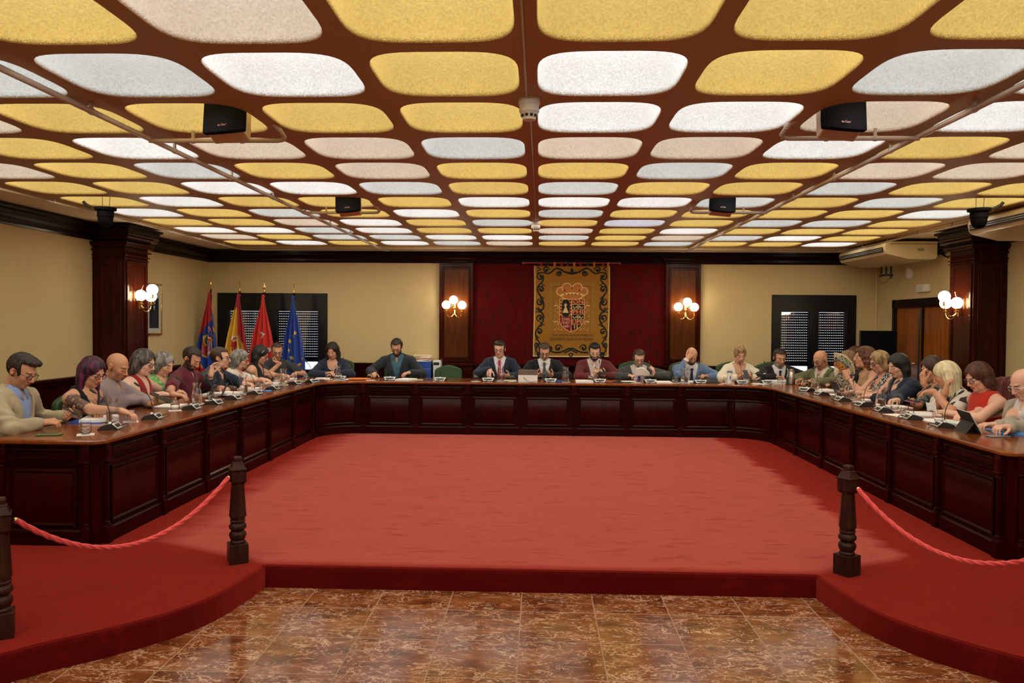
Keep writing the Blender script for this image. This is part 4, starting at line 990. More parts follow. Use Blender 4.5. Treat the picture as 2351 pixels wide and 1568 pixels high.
rope((-1.95, 4.80, .695), (-2.565, 3.70, .695), .27, 'red twisted rope hanging between the two left posts')
rope((1.95, 4.78, .685), (2.60, 3.72, .695), .27, 'red twisted rope hanging from the right post')

# ------------------------------------------------------------------ side table with folders behind the desk
r = empty('side_cabinet', (-1.95, 12.265, ZP), 0, 'low pale wooden cabinet against the back wall, behind the empty green chair', 'cabinet')
MB().box(-.35, .30, -.125, .125, 0, .605).build('body', M_BLACKM, r, bevel=.003); MB().box(-.36, .31, -.13, .13, .605, .635).build('top', plain('pale_beech', (.55, .36, .16), .4), r, bevel=.003)
z = ZP+.635; xc = float(atY(974, 850, 12.15)[0])
fdr = None
for k, (w, h) in enumerate(((.26, .105), (.26, .095), (.32, .095))):
    r = empty('box_file', (xc-.03+(.0 if k < 2 else -.03), 12.265, z), .02*k, 'dark blue box file behind the bearded man, %s of three' % ['lowest', 'middle', 'topmost'][k], 'box file', 'stacked blue box files')
    MB().box(-w/2, w/2, -.12, .12, 0, h-.002).build('box', M_BLUE, r, bevel=.003); MB().box(-w/2+.003, w/2-.003, -.123, -.119, h-.02, h-.017).build('lid_edge', M_SILVER if k == 1 else M_BLACK, r); z += h
for k, (c_, lab) in enumerate(((M_PAPER, 'lowest white paper bundle on the blue box files'), (M_PAPERB, 'cream folder second in the paper stack on the box files'), (M_ORANGE, 'orange-edged folder in the middle of the paper stack'), (M_PAPER, 'white paper bundle above the orange folder'), (M_PAPERB, 'topmost slanting cream folder of the paper stack'))):
    h = (.022, .02, .012, .02, .03)[k]
    o = MB().box(-.14, .14, -.11, .11, 0, h-.001).build('paper_bundle', c_, bevel=.003, loc=(xc-.05+.01*(k % 2), 12.265, z), rz=(.06, -.08, .12, -.04, .2)[k]); tag(o, lab, 'papers', 'paper bundles on the box files'); z += h
r = empty('label_printer', (float(atY(994, 850, 12.13)[0])+.045, 12.28, ZP+.635), 0, 'small white machine with grey screen beside the blue box files', 'machine')
MB().box(-.055, .075, -.09, .09, 0, .315).build('body', M_WHITE, r, bevel=.01); MB().box(-.045, .045, -.094, -.088, .24, .285).build('screen', M_BLACK, r, bevel=.002)
# ------------------------------------------------------------------ green leather chairs
def make_chair():
    r = empty('armchair', (0, 0, 0)); g_ = M_GREEN
    mb = MB(); mb.box(-.25, .25, -.26, .22, .34, .455); mb.build('seat', g_, r, bevel=.03)
    w = .268; P = []
    for k in range(15):
        t = k/14*2-1; P.append((t*w, .985-.075*abs(t)**1.6 - (.025 if abs(t) > .99 else 0)+ .0))
    V = []; n = len(P); Fc = []
    for y0, top in ((.19, 0), (.255, 0)):
        for x, z in P: V.append((x, y0+.05*(z-.45)*1.0, z))
        for x, z in P: V.append((x, y0, .42))
    m = 2*n
    for i in range(n-1):
        Fc += [(i, i+1, n+i+1, n+i), (m+i+1, m+i, m+n+i, m+n+i+1), (i+1, i, m+i, m+i+1), (n+i, n+i+1, m+n+i+1, m+n+i)]
    Fc += [(0, n, m+n, m), (n-1, m+n-1, m+2*n-1, 2*n-1)]
    MB().add(V, Fc).build('backrest', g_, r, bevel=.018, smooth=.9)
    for s_ in (-1, 1):
        a = MB(); a.tube([(s_*.29, .24, .66), (s_*.30, .05, .665), (s_*.30, -.17, .645), (s_*.295, -.20, .60), (s_*.285, -.18, .40)], [.018, .022, .022, .02, .018], 10); a.build('armrest', M_POST, r)
        for y in (-.22, .22):
            mb = MB(); mb.cbox((s_*.235, y, .18), (.045, .045, .36)); mb.build('leg', M_POST, r, bevel=.006)
    return r
chair0 = make_chair(); CH = [0]
def chair(x, y, rz, lab):
    c = chair0 if CH[0] == 0 else copy_tree(chair0); CH[0] += 1
    c.location = (x, y, ZP); c.rotation_euler = (0, 0, rz); tag(c, lab, 'chair', 'green leather armchairs around the desk'); return c

# ------------------------------------------------------------------ delegate microphones
def make_mic():
    r = empty('conference_microphone', (0, 0, 0))   # the talker sits at +y, silver trapezoid face towards -y
    prof = [(-.055, 0), (-.078, .004), (-.042, .048), (.035, .030), (.060, .004), (.060, 0)]
    V = []; 
    for s_ in (-1, 1):
        for y, z in prof: V.append((s_*(.083 if y > -.04 else .062), y, z))
    n = len(prof); MB().add(V, [tuple(range(n)), tuple(range(2*n-1, n-1, -1))]+[(i, i+n, (i+1) % n+n, (i+1) % n) for i in range(n)]).build('base', M_BLACK, r, bevel=.003)
    # silver frame on the slanting rear face
    def P(u, v): # v 0 bottom, 1 top
        y = -.0785+(-.0425+.0785)*v; z = .004+.044*v; hw = (.062+(.086-.062)*v); return (u*hw, y-.0015, z+.0015)
    o = [P(-1, 0), P(1, 0), P(1.02, 1), P(-1.02, 1)]; i_ = [P(-.74, .24), P(.74, .24), P(.82, .74), P(-.82, .74)]
    MB().add([*o, *i_], [(0, 1, 5, 4), (1, 2, 6, 5), (2, 3, 7, 6), (3, 0, 4, 7)]).build('silver_frame', M_SILVER, r, bevel=0).modifiers.new('s', 'SOLIDIFY').thickness = .004
    MB().lathe([(.018, .03), (.012, .046), (.007, .054)], 14, (0, -.005, 0)).build('neck_socket', M_SILVER, r)
    Q = [Vector((0, -.005, .05)), Vector((0, -.006, .09)), Vector((0, .0, .14)), Vector((0, .018, .19)), Vector((0, .048, .235)), Vector((0, .088, .268))]
    Q = [Vector(q) for q in smoothpath([tuple(q) for q in Q], 4)]
    MB().tube(Q, .0032, 8).build('gooseneck', M_BLACK, r)
    d = (Q[-1]-Q[-2]).normalized(); MB().tube([Q[-1], Q[-1]+d*.012, Q[-1]+d*.045, Q[-1]+d*.055], [.004, .0085, .0095, .006], 10).build('microphone_head', M_BLACK, r)
    MB().tube(smoothpath([(.02, -.075, .02), (.03, -.115, .035), (.0, -.13, .02), (-.03, -.10, .006), (-.05, -.07, .006)], 5), .0035, 6).build('cable', M_BLACK, r)
    return r
mic0 = make_mic(); MC = [0]
def mic(x, y, rz, lab, lean=0):
    c = mic0 if MC[0] == 0 else copy_tree(mic0); MC[0] += 1
    c.location = (float(x), float(y), ZT+.0005); c.rotation_euler = (0, 0, rz); tag(c, lab, 'microphone', 'conference microphones on the desk'); return c
# ------------------------------------------------------------------ glassware
def make_carafe():
    r = empty('water_carafe', (0, 0, 0))
    out = [(.0, .0), (.042, 0), (.050, .006), (.052, .03), (.048, .08), (.040, .125), (.032, .155), (.030, .165), (.036, .185), (.044, .20), (.045, .208)]
    inn = [(.042, .208), (.041, .20), (.033, .184), (.027, .165), (.029, .155), (.037, .125), (.045, .08), (.049, .03), (.046, .010), (0, .008)]
    b = MB().lathe(out+inn, 28); b.build('body', M_GLASS, r, smooth=1.2)
    MB().tube(smoothpath([(.040, 0, .185), (.075, 0, .19), (.088, 0, .15), (.078, 0, .10), (.050, 0, .075)], 5), .0055, 8).build('handle', M_GLASS, r)
    MB().lathe([(0, .0095), (.0465, .0115), (.0485, .03), (.0445, .08), (.0435, .092), (0, .092)], 28).build('water', M_WATER, r, smooth=1.2)
    return r
def make_tumbler(full):
    r = empty('water_glass', (0, 0, 0))
    out = [(0, 0), (.024, 0), (.032, .008), (.0385, .03), (.038, .06), (.033, .09)]; inn = [(.0315, .09), (.0362, .06), (.0365, .032), (.030, .012), (0, .010)]
    MB().lathe(out+inn, 24).build('bowl', M_GLASS, r, smooth=1.2)
    if full: MB().lathe([(0, .011), (.0295, .0125), (.0358, .032), (.036, .045), (0, .045)], 24).build('water', M_WATER, r, smooth=1.2)
    return r
car0 = make_carafe(); tf0 = make_tumbler(True); te0 = make_tumbler(False); NUM = {'c': 0, 'f': 0, 'e': 0}
def put(proto, key, x, y, z, rz, lab, cat, group, flip=False):
    c = proto if NUM[key] == 0 else copy_tree(proto); NUM[key] += 1
    c.location = (float(x), float(y), float(z)); c.rotation_euler = (PI if flip else 0, 0, rz); tag(c, lab, cat, group); return c
def napkin(x, y, lab, s_=.055, rz=.3, z=ZT+.0004):
    o = MB().box(-s_, s_, -s_, s_, 0, .0016).build('napkin', M_PAPER, loc=(x, y, z), rz=rz); tag(o, lab, 'napkin', 'white napkins on the desk'); return o
def carafe(x, y, rz, lab, nap=True):
    z = ZT+.0006
    if nap: napkin(x, y, 'white napkin under the '+lab.split('carafe', 1)[0].strip()+' carafe '+lab.split('carafe', 1)[1].strip(), .06, .2); z += .0018
    return put(car0, 'c', x, y, z, rz, lab, 'carafe', 'glass water carafes on the desk')
def glass(x, y, kind, lab, nap=True):
    z = ZT+.0006
    if nap: napkin(x, y, 'white napkin under '+lab, .055, .5); z += .0018
    if kind == 'u': return put(te0, 'e', x, y, z+.0905, 0, lab, 'glass', 'water glasses on the desk', True)
    return put(tf0 if kind == 'f' else te0, 'f' if kind == 'f' else 'e', x, y, z, 0, lab, 'glass', 'water glasses on the desk')
T_ = lambda px, py: atZ(px, py, ZT)
def TX(px, X):  # position on the worktop seen at picture column px, at distance X from the room axis
    d = ray(px, 900); return (X, float(CAM[1]+d[1]*(X/d[0])))
def TY(px, Y): d = ray(px, 880); return (float(d[0]*(Y/d[1])), Y)
L_, R_ = PI/2, -PI/2
# left run (the talkers sit on the left, rz turns the microphone towards them)
for px, X, lab, rz in ((250, -3.22, 'microphone before the man in the beige jacket', L_+.25), (347, -3.22, 'microphone before the woman with the tattooed arm', L_+.2), (437, -3.22, 'microphone between the mauve shirt man and the red top woman', L_+.1), (489, -3.20, 'microphone before the tablet next to the maroon shirt man', L_),
                       (534, -3.20, 'microphone before the man in the navy jacket', L_), (583, -3.20, 'microphone before the woman in the white blouse', L_), (624, -3.22, 'microphone beside the blue card on the left desk', L_), (676, -3.20, 'microphone before the woman in the black top', L_-.2), (716, -3.06, 'microphone at the curved left corner of the desk', L_-.5)):
    x, y = TX(px, X); mic(x, y, rz, lab)
for px, Y, lab in ((783, 11.02, 'microphone before the dark-haired woman in the navy jacket'), (896, 10.95, 'microphone before the bearded man in the blue shirt'), (1011, 10.92, 'microphone before the empty green chair'), (1121, 10.92, 'microphone before the man with the pink tie'), (1264, 10.92, 'microphone before the man with the green tie'),
                   (1377, 10.92, 'microphone before the man in the burgundy jacket'), (1492, 10.92, 'microphone before the grey-suited man with the paper'), (1607, 10.92, 'microphone before the man covering his face'), (1702, 10.92, 'microphone before the woman in the white jacket'), (1760, 10.98, 'microphone before the grey-bearded man in the black suit')):
    x, y = TY(px, Y); mic(x, y, 0, lab)
for px, X, lab, rz in ((1853, 3.34, 'microphone before the bald man in the olive jacket', R_+.5), (1888, 3.33, 'microphone left of the black tablet on the right desk', R_+.1), (1937, 3.31, 'microphone before the woman holding the fan', R_), (1985, 3.30, 'microphone before the blonde woman with glasses', R_), (2032, 3.30, 'microphone before the long-haired woman in navy', R_-.1),
                       (2100, 3.29, 'microphone before the woman with the platinum hair', R_-.15), (2172, 3.29, 'microphone before the woman in the orange-red top', R_-.2)):
    x, y = TX(px, X); mic(x, y, rz, lab)
for px, X, lab in ((259, -3.38, 'glass carafe before the tattooed woman'), (452, -3.36, 'glass carafe next to the red top woman'), (558, -3.34, 'glass carafe before the white blouse woman'), (651, -3.30, 'glass carafe on the left desk farthest from the camera')):
    x, y = TX(px, X); carafe(x, y, 2.4, lab, px > 300)
for px, Y, lab in ((777, 10.80, 'glass carafe before the dark-haired woman in navy'), (1151, 10.95, 'glass carafe before the man with the pink tie'), (1298, 10.90, 'glass carafe right of the man with the green tie'), (1571, 10.92, 'glass carafe before the man covering his face'), (1813, 10.98, 'glass carafe beside the steel flask')):
    x, y = TY(px, Y); carafe(x, y, -1.2, lab)
for px, X, lab in ((1871, 3.49, 'glass carafe before the olive jacket man'), (1953, 3.46, 'glass carafe before the woman with the fan'), (2022, 3.38, 'glass carafe before the blonde woman with glasses')):
    x, y = TX(px, X); carafe(x, y, .6, lab)
for px, X, k, lab in ((196, -3.22, 'f', 'half-full glass near the beige jacket man'), (300, -3.28, 'u', 'upturned glass under the tattooed woman\'s hand'), (402, -3.30, 'u', 'upturned glass before the red top woman'), (484, -3.38, 'f', 'glass beside the black tablet case'), (591, -3.34, 'u', 'upturned glass before the white blouse woman'),
                      (634, -3.44, 'u', 'upturned glass left of the far left carafe'), (702, -3.20, 'u', 'upturned glass before the blue flag')):
    x, y = TX(px, X); glass(x, y, k, lab)
for px, Y, k, lab in ((754, 10.92, 'u', 'upturned glass before the dark-haired woman in navy'), (849, 10.85, 'u', 'upturned glass left of the bearded man'), (1092, 10.85, 'u', 'upturned glass left of the pink tie man'), (1176, 10.90, 'u', 'upturned glass right of the pink tie man'), (1354, 10.92, 'u', 'upturned glass left of the burgundy jacket man'),
                      (1459, 10.88, 'u', 'upturned glass before the grey suit man'), (1550, 10.88, 'f', 'full glass left of the man covering his face'), (1667, 10.90, 'f', 'glass left of the white flask'), (1741, 10.95, 'u', 'upturned glass right of the white jacket woman'), (1791, 10.98, 'u', 'upturned glass before the black suit man')):
    x, y = TY(px, Y); glass(x, y, k, lab)
for px, X, k, lab in ((1850, 3.50, 'u', 'upturned glass before the olive jacket man'), (1926, 3.37, 'u', 'upturned glass before the black tablet'), (1971, 3.44, 'u', 'upturned glass behind the carafe of the woman with the fan'), (2055, 3.46, 'e', 'empty upright glass before the long-haired woman'), (2078, 3.28, 'f', 'half-full glass left of the platinum-haired woman'), (2157, 3.40, 'e', 'glass before the woman in the orange-red top')):
    x, y = TX(px, X); glass(x, y, k, lab)
def sheet(x, y, w, d, rz, lab, m=None, h=.004, z=ZT+.0004, name='paper_sheets', group=None):
    o = MB().box(-w/2, w/2, -d/2, d/2, 0, h).build(name, m or M_PAPER, loc=(x, y, z), rz=rz); tag(o, lab, 'papers' if name == 'paper_sheets' else name.replace('_', ' '), group); return o
def sx(px, X, *a, **k): x, y = TX(px, X); return sheet(x, y, *a, **k)
def sy_(px, Y, *a, **k): x, y = TY(px, Y); return sheet(x, y, *a, **k)
sx(224, -3.58, .21, .32, .35, 'thick stack of white papers before the tattooed woman', h=.022)
sx(204, -3.62, .24, .34, .35, 'dark blue folder under the white stack before the tattooed woman', M_BLUE, h=.004, name='folder').location.z = ZT+.0002
bpy.data.objects['paper_sheets'].location.z = ZT+.005
sx(390, -3.52, .22, .32, .1, 'papers in front of the red top woman', h=.008)
sx(498, -3.60, .22, .30, .05, 'white papers before the man in the maroon shirt', h=.015)
sx(520, -3.42, .21, .30, -.2, 'white papers under the navy jacket man\'s arm', h=.02, z=ZT+.0165)
sx(574, -3.50, .22, .30, .1, 'white papers before the white blouse woman', h=.012)
sx(622, -3.50, .22, .30, .2, 'papers before the woman in the black top', h=.02)
sx(612, -3.20, .10, .16, .2, 'small bright blue card on the left desk', M_BLUE2, name='card')
sx(655, -3.58, .22, .30, -.1, 'stack of papers before the man with the hand on his chin', h=.018)
sy_(742, 11.12, .21, .29, .2, 'paper between the blue flag and the navy jacket woman')
sy_(826, 10.95, .30, .21, .12, 'orange folder beside the navy jacket woman', M_ORANGE, h=.012, z=ZT+.0072, name='folder')
sy_(810, 11.02, .25, .2, .3, 'white paper partly under the orange folder', h=.006)
sy_(932, 10.98, .21, .28, -.35, 'white pages being leafed by the bearded man', h=.018)
sy_(958, 11.0, .16, .1, .2, 'cream notebook right of the bearded man', M_PAPERB, h=.006, name='notebook')
sy_(975, 11.08, .13, .08, .0, 'black phone left of the empty chair', M_BLACK, h=.009, name='phone')
sy_(1168, 11.08, .21, .15, .1, 'pale green paper before the pink tie man', plain('pale_green_paper', (.62, .75, .45), .6), h=.004)
sy_(1286, 11.0, .21, .28, .05, 'blue edged folder right of the green tie man', M_BLUE, h=.006, name='folder')
sy_(1341, 10.97, .24, .26, .0, 'stack of white papers left of the burgundy jacket man', h=.02)
sy_(1400, 11.06, .18, .12, .1, 'orange-brown notebook right of the burgundy jacket man', plain('brown_leather', (.35, .10, .03), .5), h=.012, name='notebook')
sy_(1428, 11.0, .26, .24, 0, 'dark folder left of the grey suit man', M_BLACK, h=.008, name='folder')
sy_(1443, 10.98, .20, .18, .05, 'white papers on the dark folder of the grey suit man', h=.004, z=ZT+.0095)
sy_(1522, 10.98, .22, .28, .0, 'white papers right of the grey suit man', h=.014)
sy_(1592, 11.14, .23, .2, .0, 'white papers before the man covering his face', h=.012)
sy_(1634, 11.0, .22, .15, .0, 'dark grey tablet right of the man covering his face', M_BLACK, h=.008, name='tablet')
sy_(1656, 11.1, .12, .07, .0, 'red card behind the white flask', M_REDC, h=.004, name='card')
sy_(1786, 11.2, .30, .24, .1, 'pile of white papers before the black suit man', h=.03)
sy_(1745, 10.85, .2, .14, .3, 'thin white paper by the curved right corner of the desk', h=.003)
sx(1894, 3.60, .2, .3, .1, 'white papers between the olive jacket man and the fan', h=.012)
sx(1905, 3.44, .15, .22, -.1, 'white sheet left of the black tablet on the right desk', h=.004)
sx(1990, 3.58, .2, .28, .0, 'white papers before the blonde woman with glasses', h=.012)
sx(2002, 3.50, .09, .16, .1, 'black phone before the blonde woman', M_BLACK, h=.012, name='phone')
sx(2060, 3.60, .2, .28, .0, 'white papers before the long-haired woman', h=.01)
sx(2062, 3.28, .16, .2, .3, 'white napkin sheet by the half-full glass', h=.002)
sx(2122, 3.56, .22, .36, -.15, 'wide white papers before the platinum-haired woman', h=.010)
sx(2150, 3.42, .2, .28, .0, 'white papers before the orange-red top woman', h=.006)
sx(2196, 3.53, .2, .26, -.2, 'pale greenish papers left of the standing tablet', plain('greenish_paper', (.70, .78, .70), .6), h=.012)
sx(2214, 3.52, .1, .16, .1, 'gold notepad left of the standing tablet', M_PAPERB, h=.006, name='notepad')
# phones, tablets, flasks
def slabobj(name, x, y, z, w, d, h, rz, tilt, m, lab, cat, face=None, facem=None, grp=None):
    r = empty(name, (x, y, z), rz, lab, cat, grp); X = Matrix.Rotation(tilt, 4, 'X')
    MB().xf(X).box(-w/2, w/2, -h/2, h/2, 0, d).build('body', m, r, bevel=min(h*.4, .004))
    if facem: MB().xf(X).box(-w/2+.008, w/2-.008, -h/2-.0008 if face == '-' else h/2, -h/2 if face == '-' else h/2+.0008, .008, d-.008).build('screen', facem, r)
    return r
M_GREENC = plain('sage_phone_case', (.11, .16, .06), .45); M_SCREEN = glow('lit_screen', (.75, .85, 1), .25)
x, y = T_(113, 999)[:2]; r = empty('phone', (x, y, ZT+.0005), .25, 'phone in a sage green case at the near end of the left desk', 'phone'); MB().box(-.08, .08, -.037, .037, 0, .010).build('case', M_GREENC, r, bevel=.004); MB().box(-.055, .055, -.012, .012, .010, .0112).build('screen_gap', M_BLACK, r)
x, y = TX(480, -3.50); slabobj('tablet', x, y, ZT, .20, .15, .012, L_+.15, .45, M_DAMB, 'black tablet in a folio case standing before the maroon shirt man', 'tablet'); r = bpy.data.objects['tablet']; MB().cbox((0, .05, .03), (.20, .10, .006), Matrix.Rotation(.45, 3, 'X')).build('stand', M_DAMB, r)
x, y = TX(508, -3.42); slabobj('tablet', x, y, ZT, .21, .16, .010, L_+.3, .4, M_DAMB, 'black tablet standing open left of the navy jacket man', 'tablet'); 
x, y = TY(1212, 10.86)
r = empty('tablet', (x, y, ZT), 0, 'large white-backed tablet on its keyboard cover before the green tie man', 'tablet')
MB().xf(Matrix.Rotation(.32, 4, 'X')).box(-.134, .134, -.004, .004, .0, .178).build('body', plain('taupe_metal', (.27, .23, .21), .35, .4), r, bevel=.003)
MB().xf(Matrix.Translation((0, -.045, 0)) @ Matrix.Rotation(.12, 4, 'X')).box(-.135, .135, -.004, .0, .001, .098).build('white_cover', M_PAPER, r, bevel=.0015)
MB().box(-.134, .134, -.045, .10, 0, .005).build('keyboard_cover', M_WHITE, r)
MB().tube(smoothpath([(-.134, -.02, .10), (-.08, -.05, .08), (-.02, -.07, .03), (.03, -.088, .004), (.12, -.09, .015), (.16, -.05, .01)], 5), .0025, 6).build('charging_cable', M_BLACK, r)
x, y = TX(1928, 3.47); r = empty('tablet', (x, y, ZT), R_-.1, 'black tablet standing upright in its case beside the fan', 'tablet'); MB().xf(Matrix.Rotation(.42, 4, 'X')).box(-.125, .125, -.006, .006, 0, .19).build('body', M_DAMB, r, bevel=.003); MB().box(-.12, .12, .0, .12, .0, .008).build('keyboard', M_BLACK, r)
x, y = TX(2240, 3.36); r = empty('tablet', (x, y, ZT), R_-.15, 'black tablet with white rim standing at the near end of the right desk', 'tablet')
MB().xf(Matrix.Rotation(.50, 4, 'X')).box(-.125, .125, -.005, .003, 0.002, .185).build('case', M_DAMB, r, bevel=.002); MB().xf(Matrix.Rotation(.50, 4, 'X')).box(-.127, .127, .003, .008, .0, .188).build('body', M_WHITE, r, bevel=.002)
MB().add([(-.124, -.11, .001), (.124, -.11, .001), (.124, -.052, .085), (-.124, -.052, .085), (-.124, -.106, .001), (.124, -.106, .001), (.124, -.048, .085), (-.124, -.048, .085)], [(0, 1, 2, 3), (7, 6, 5, 4), (0, 4, 5, 1), (1, 5, 6, 2), (2, 6, 7, 3), (3, 7, 4, 0)]).build('stand_flap', M_DAMB, r)
x, y = T_(2310, 993)[:2]; sheet(x, y, .22, .30, -.3, 'bright blue folder under the hands of the beige jacket man on the right', M_BLUE2, h=.006, name='folder')
x, y = T_(2300, 999)[:2]; r = empty('phone', (x-.08, y-.09, ZT+.0005), .1, 'grey phone beside the bright blue folder', 'phone'); MB().box(-.075, .075, -.036, .036, 0, .009).build('body', plain('grey_phone', (.25, .25, .27), .3), r, bevel=.003)
x, y = TY(1675, 10.86); r = empty('flask', (x, y, ZT), 0, 'white flask with blue-grey lid before the woman in white', 'flask'); MB().lathe([(.031, 0), (.034, .004), (.034, .15), (.033, .155)], 24).build('body', M_WHITE, r); MB().lathe([(.035, .155), (.035, .172), (.031, .178), (0, .179)], 24).build('lid', plain('blue_grey_lid', (.10, .14, .22), .4), r); MB().box(-.006, .006, -.0355, -.034, .06, .11).build('logo', M_BLUE, r)
x, y = TY(1824, 10.72); x += .0; r = empty('flask', (x, 10.85, ZT+.007), 0, 'brushed steel flask standing on a black tray at the right corner', 'flask'); M_STEEL = plain('brushed_steel', (.55, .50, .47), .3, .9); MB().lathe([(.033, 0), (.035, .004), (.035, .155), (.026, .17)], 24).build('body', M_STEEL, r); MB().lathe([(.027, .17), (.029, .172), (.029, .198), (.024, .203), (0, .203)], 24).build('cap', M_STEEL, r)
sheet(x+.02, 10.85, .19, .13, -.3, 'black tray under the steel flask', M_BLACK, h=.006, name='tray')
r = empty('orange_box', (x+.075, 10.83, ZT+.007), -.4, 'small orange box beside the steel flask', 'box'); MB().box(-.028, .028, -.03, .03, 0, .055).build('carton', M_ORANGE, r, bevel=.004)
# ------------------------------------------------------------------ people: implicit surfaces meshed with surface nets
f32 = np.float32
def rot(ax, a):
    c, s = math.cos(a), math.sin(a)
    return np.array([[1, 0, 0], [0, c, -s], [0, s, c]]) if ax == 'x' else np.array([[c, 0, s], [0, 1, 0], [-s, 0, c]]) if ax == 'y' else np.array([[c, -s, 0], [s, c, 0], [0, 0, 1]])
class Op:
    __slots__ = ('t', 'a', 'b', 'ra', 'rb', 'R', 'k', 'mode', 'lo', 'hi', 'fn')
def cap(a, b, ra, rb=None, k=.02, mode='+'):
    o = Op(); o.t = 'c'; o.a = np.array(a, float); o.b = np.array(b, float); o.ra = ra; o.rb = ra if rb is None else rb; o.k = k; o.mode = mode
    m = max(o.ra, o.rb)+k*1.2+.012; o.lo = np.minimum(o.a, o.b)-m; o.hi = np.maximum(o.a, o.b)+m; return o
def ell(c, r, R=None, k=.02, mode='+'):
    o = Op(); o.t = 'e'; o.a = np.array(c, float); o.b = np.array(r, float); o.R = np.eye(3) if R is None else R; o.k = k; o.mode = mode
    m = max(r)+k*1.2+.012; o.lo = o.a-m; o.hi = o.a+m; return o
def fnop(fn, mode='&'):
    o = Op(); o.t = 'f'; o.fn = fn; o.mode = mode; o.lo = None; o.k = 0; return o
def grow(o, e):
    q = Op()
    for s_ in Op.__slots__:
        if hasattr(o, s_): setattr(q, s_, getattr(o, s_))
    if o.t == 'c': q.ra = o.ra+e; q.rb = o.rb+e
    elif o.t == 'e': q.b = o.b+e
    if o.lo is not None: q.lo = o.lo-e; q.hi = o.hi+e
    return q
def evalsdf(ops, lo, hi, h):
    n = [max(3, int(math.ceil((hi[i]-lo[i])/h))+1) for i in range(3)]
    ax = [(lo[i]+h*np.arange(n[i])).astype(f32) for i in range(3)]
    F = np.full(n, .06, f32)
    for o in ops:
        if o.lo is None: sl = (slice(None),)*3
        else:
            idx = []
            for i in range(3):
                a = max(0, int((o.lo[i]-lo[i])/h)); b = min(n[i], int((o.hi[i]-lo[i])/h)+2)
                idx.append((a, b))
            if any(b <= a for a, b in idx): continue
            sl = tuple(slice(a, b) for a, b in idx)
        X = ax[0][sl[0]][:, None, None]; Y = ax[1][sl[1]][None, :, None]; Z = ax[2][sl[2]][None, None, :]
        if o.t == 'c':
            d = (o.b-o.a); L = float(d@d)+1e-12; x = X-f32(o.a[0]); y = Y-f32(o.a[1]); z = Z-f32(o.a[2])
            t = np.clip((x*f32(d[0])+y*f32(d[1])+z*f32(d[2]))/f32(L), 0, 1)
            D = np.sqrt((x-t*f32(d[0]))**2+(y-t*f32(d[1]))**2+(z-t*f32(d[2]))**2)-(f32(o.ra)+t*f32(o.rb-o.ra))
        elif o.t == 'e':
            R = o.R; x = X-f32(o.a[0]); y = Y-f32(o.a[1]); z = Z-f32(o.a[2]); r = o.b
            u = (x*f32(R[0, 0])+y*f32(R[1, 0])+z*f32(R[2, 0]))/f32(r[0]); v = (x*f32(R[0, 1])+y*f32(R[1, 1])+z*f32(R[2, 1]))/f32(r[1]); w = (x*f32(R[0, 2])+y*f32(R[1, 2])+z*f32(R[2, 2]))/f32(r[2])
            k0 = np.sqrt(u*u+v*v+w*w); k1 = np.sqrt((u/f32(r[0]))**2+(v/f32(r[1]))**2+(w/f32(r[2]))**2)+f32(1e-6)
            D = k0*(k0-1)/k1
        else: D = o.fn(X, Y, Z)
        G = F[sl]
        if o.mode == '+':
            if o.k > 0:
                hh = np.maximum(f32(o.k)-np.abs(G-D), 0)/f32(o.k); F[sl] = np.minimum(G, D)-hh*hh*f32(o.k*.25)
            else: F[sl] = np.minimum(G, D)
        elif o.mode == '-':
            if o.k > 0:
                hh = np.maximum(f32(o.k)-np.abs(G+D), 0)/f32(o.k); F[sl] = np.maximum(G, -D)+hh*hh*f32(o.k*.25)
            else: F[sl] = np.maximum(G, -D)
        elif o.mode == '&': F[sl] = np.maximum(G, D)
        elif o.mode == 'add': F[sl] = G+D
    return F
def surfnet(F, lo, h):
    s = F < 0; nx, ny, nz = F.shape
    cnt = np.zeros((nx-1, ny-1, nz-1), f32); P = np.zeros((nx-1, ny-1, nz-1, 3), f32)
    crosses = []
    for axis in range(3):
        a = [slice(None)]*3; b = [slice(None)]*3; a[axis] = slice(0, -1); b[axis] = slice(1, None)
        fa, fb = F[tuple(a)], F[tuple(b)]; cr = (fa < 0) != (fb < 0)
        I = np.nonzero(cr); va = fa[I]; vb = fb[I]; t = va/(va-vb)
        pos = np.stack(I, 1).astype(f32); pos[:, axis] += t; crosses.append((I, va < 0))
        o1, o2 = [q for q in range(3) if q != axis]
        for d1 in (0, -1):
            for d2 in (0, -1):
                J = [I[0].copy(), I[1].copy(), I[2].copy()]; J[o1] = J[o1]+d1; J[o2] = J[o2]+d2
                ok = (J[o1] >= 0) & (J[o2] >= 0) & (J[0] < nx-1) & (J[1] < ny-1) & (J[2] < nz-1)
                K = tuple(j[ok] for j in J); np.add.at(cnt, K, 1); np.add.at(P, K, pos[ok])
    act = cnt > 0; idm = np.full(cnt.shape, -1, np.int64); idm[act] = np.arange(act.sum())
    V = P[act]/cnt[act][:, None]*h+np.array(lo, f32)
    Q = []
    for axis in range(3):
        I, neg = crosses[axis]; o1, o2 = [(1, 2), (2, 0), (0, 1)][axis]
        ok = (I[o1] >= 1) & (I[o2] >= 1) & (I[o1] < F.shape[o1]-1) & (I[o2] < F.shape[o2]-1)
        I = [i[ok] for i in I]; neg = neg[ok]
        def at(d1, d2):
            J = [i.copy() for i in I]; J[o1] += d1; J[o2] += d2; return idm[tuple(J)]
        q = np.stack([at(-1, -1), at(0, -1), at(0, 0), at(-1, 0)], 1); q[~neg] = q[~neg][:, ::-1]; Q.append(q)
    return V, np.concatenate(Q)
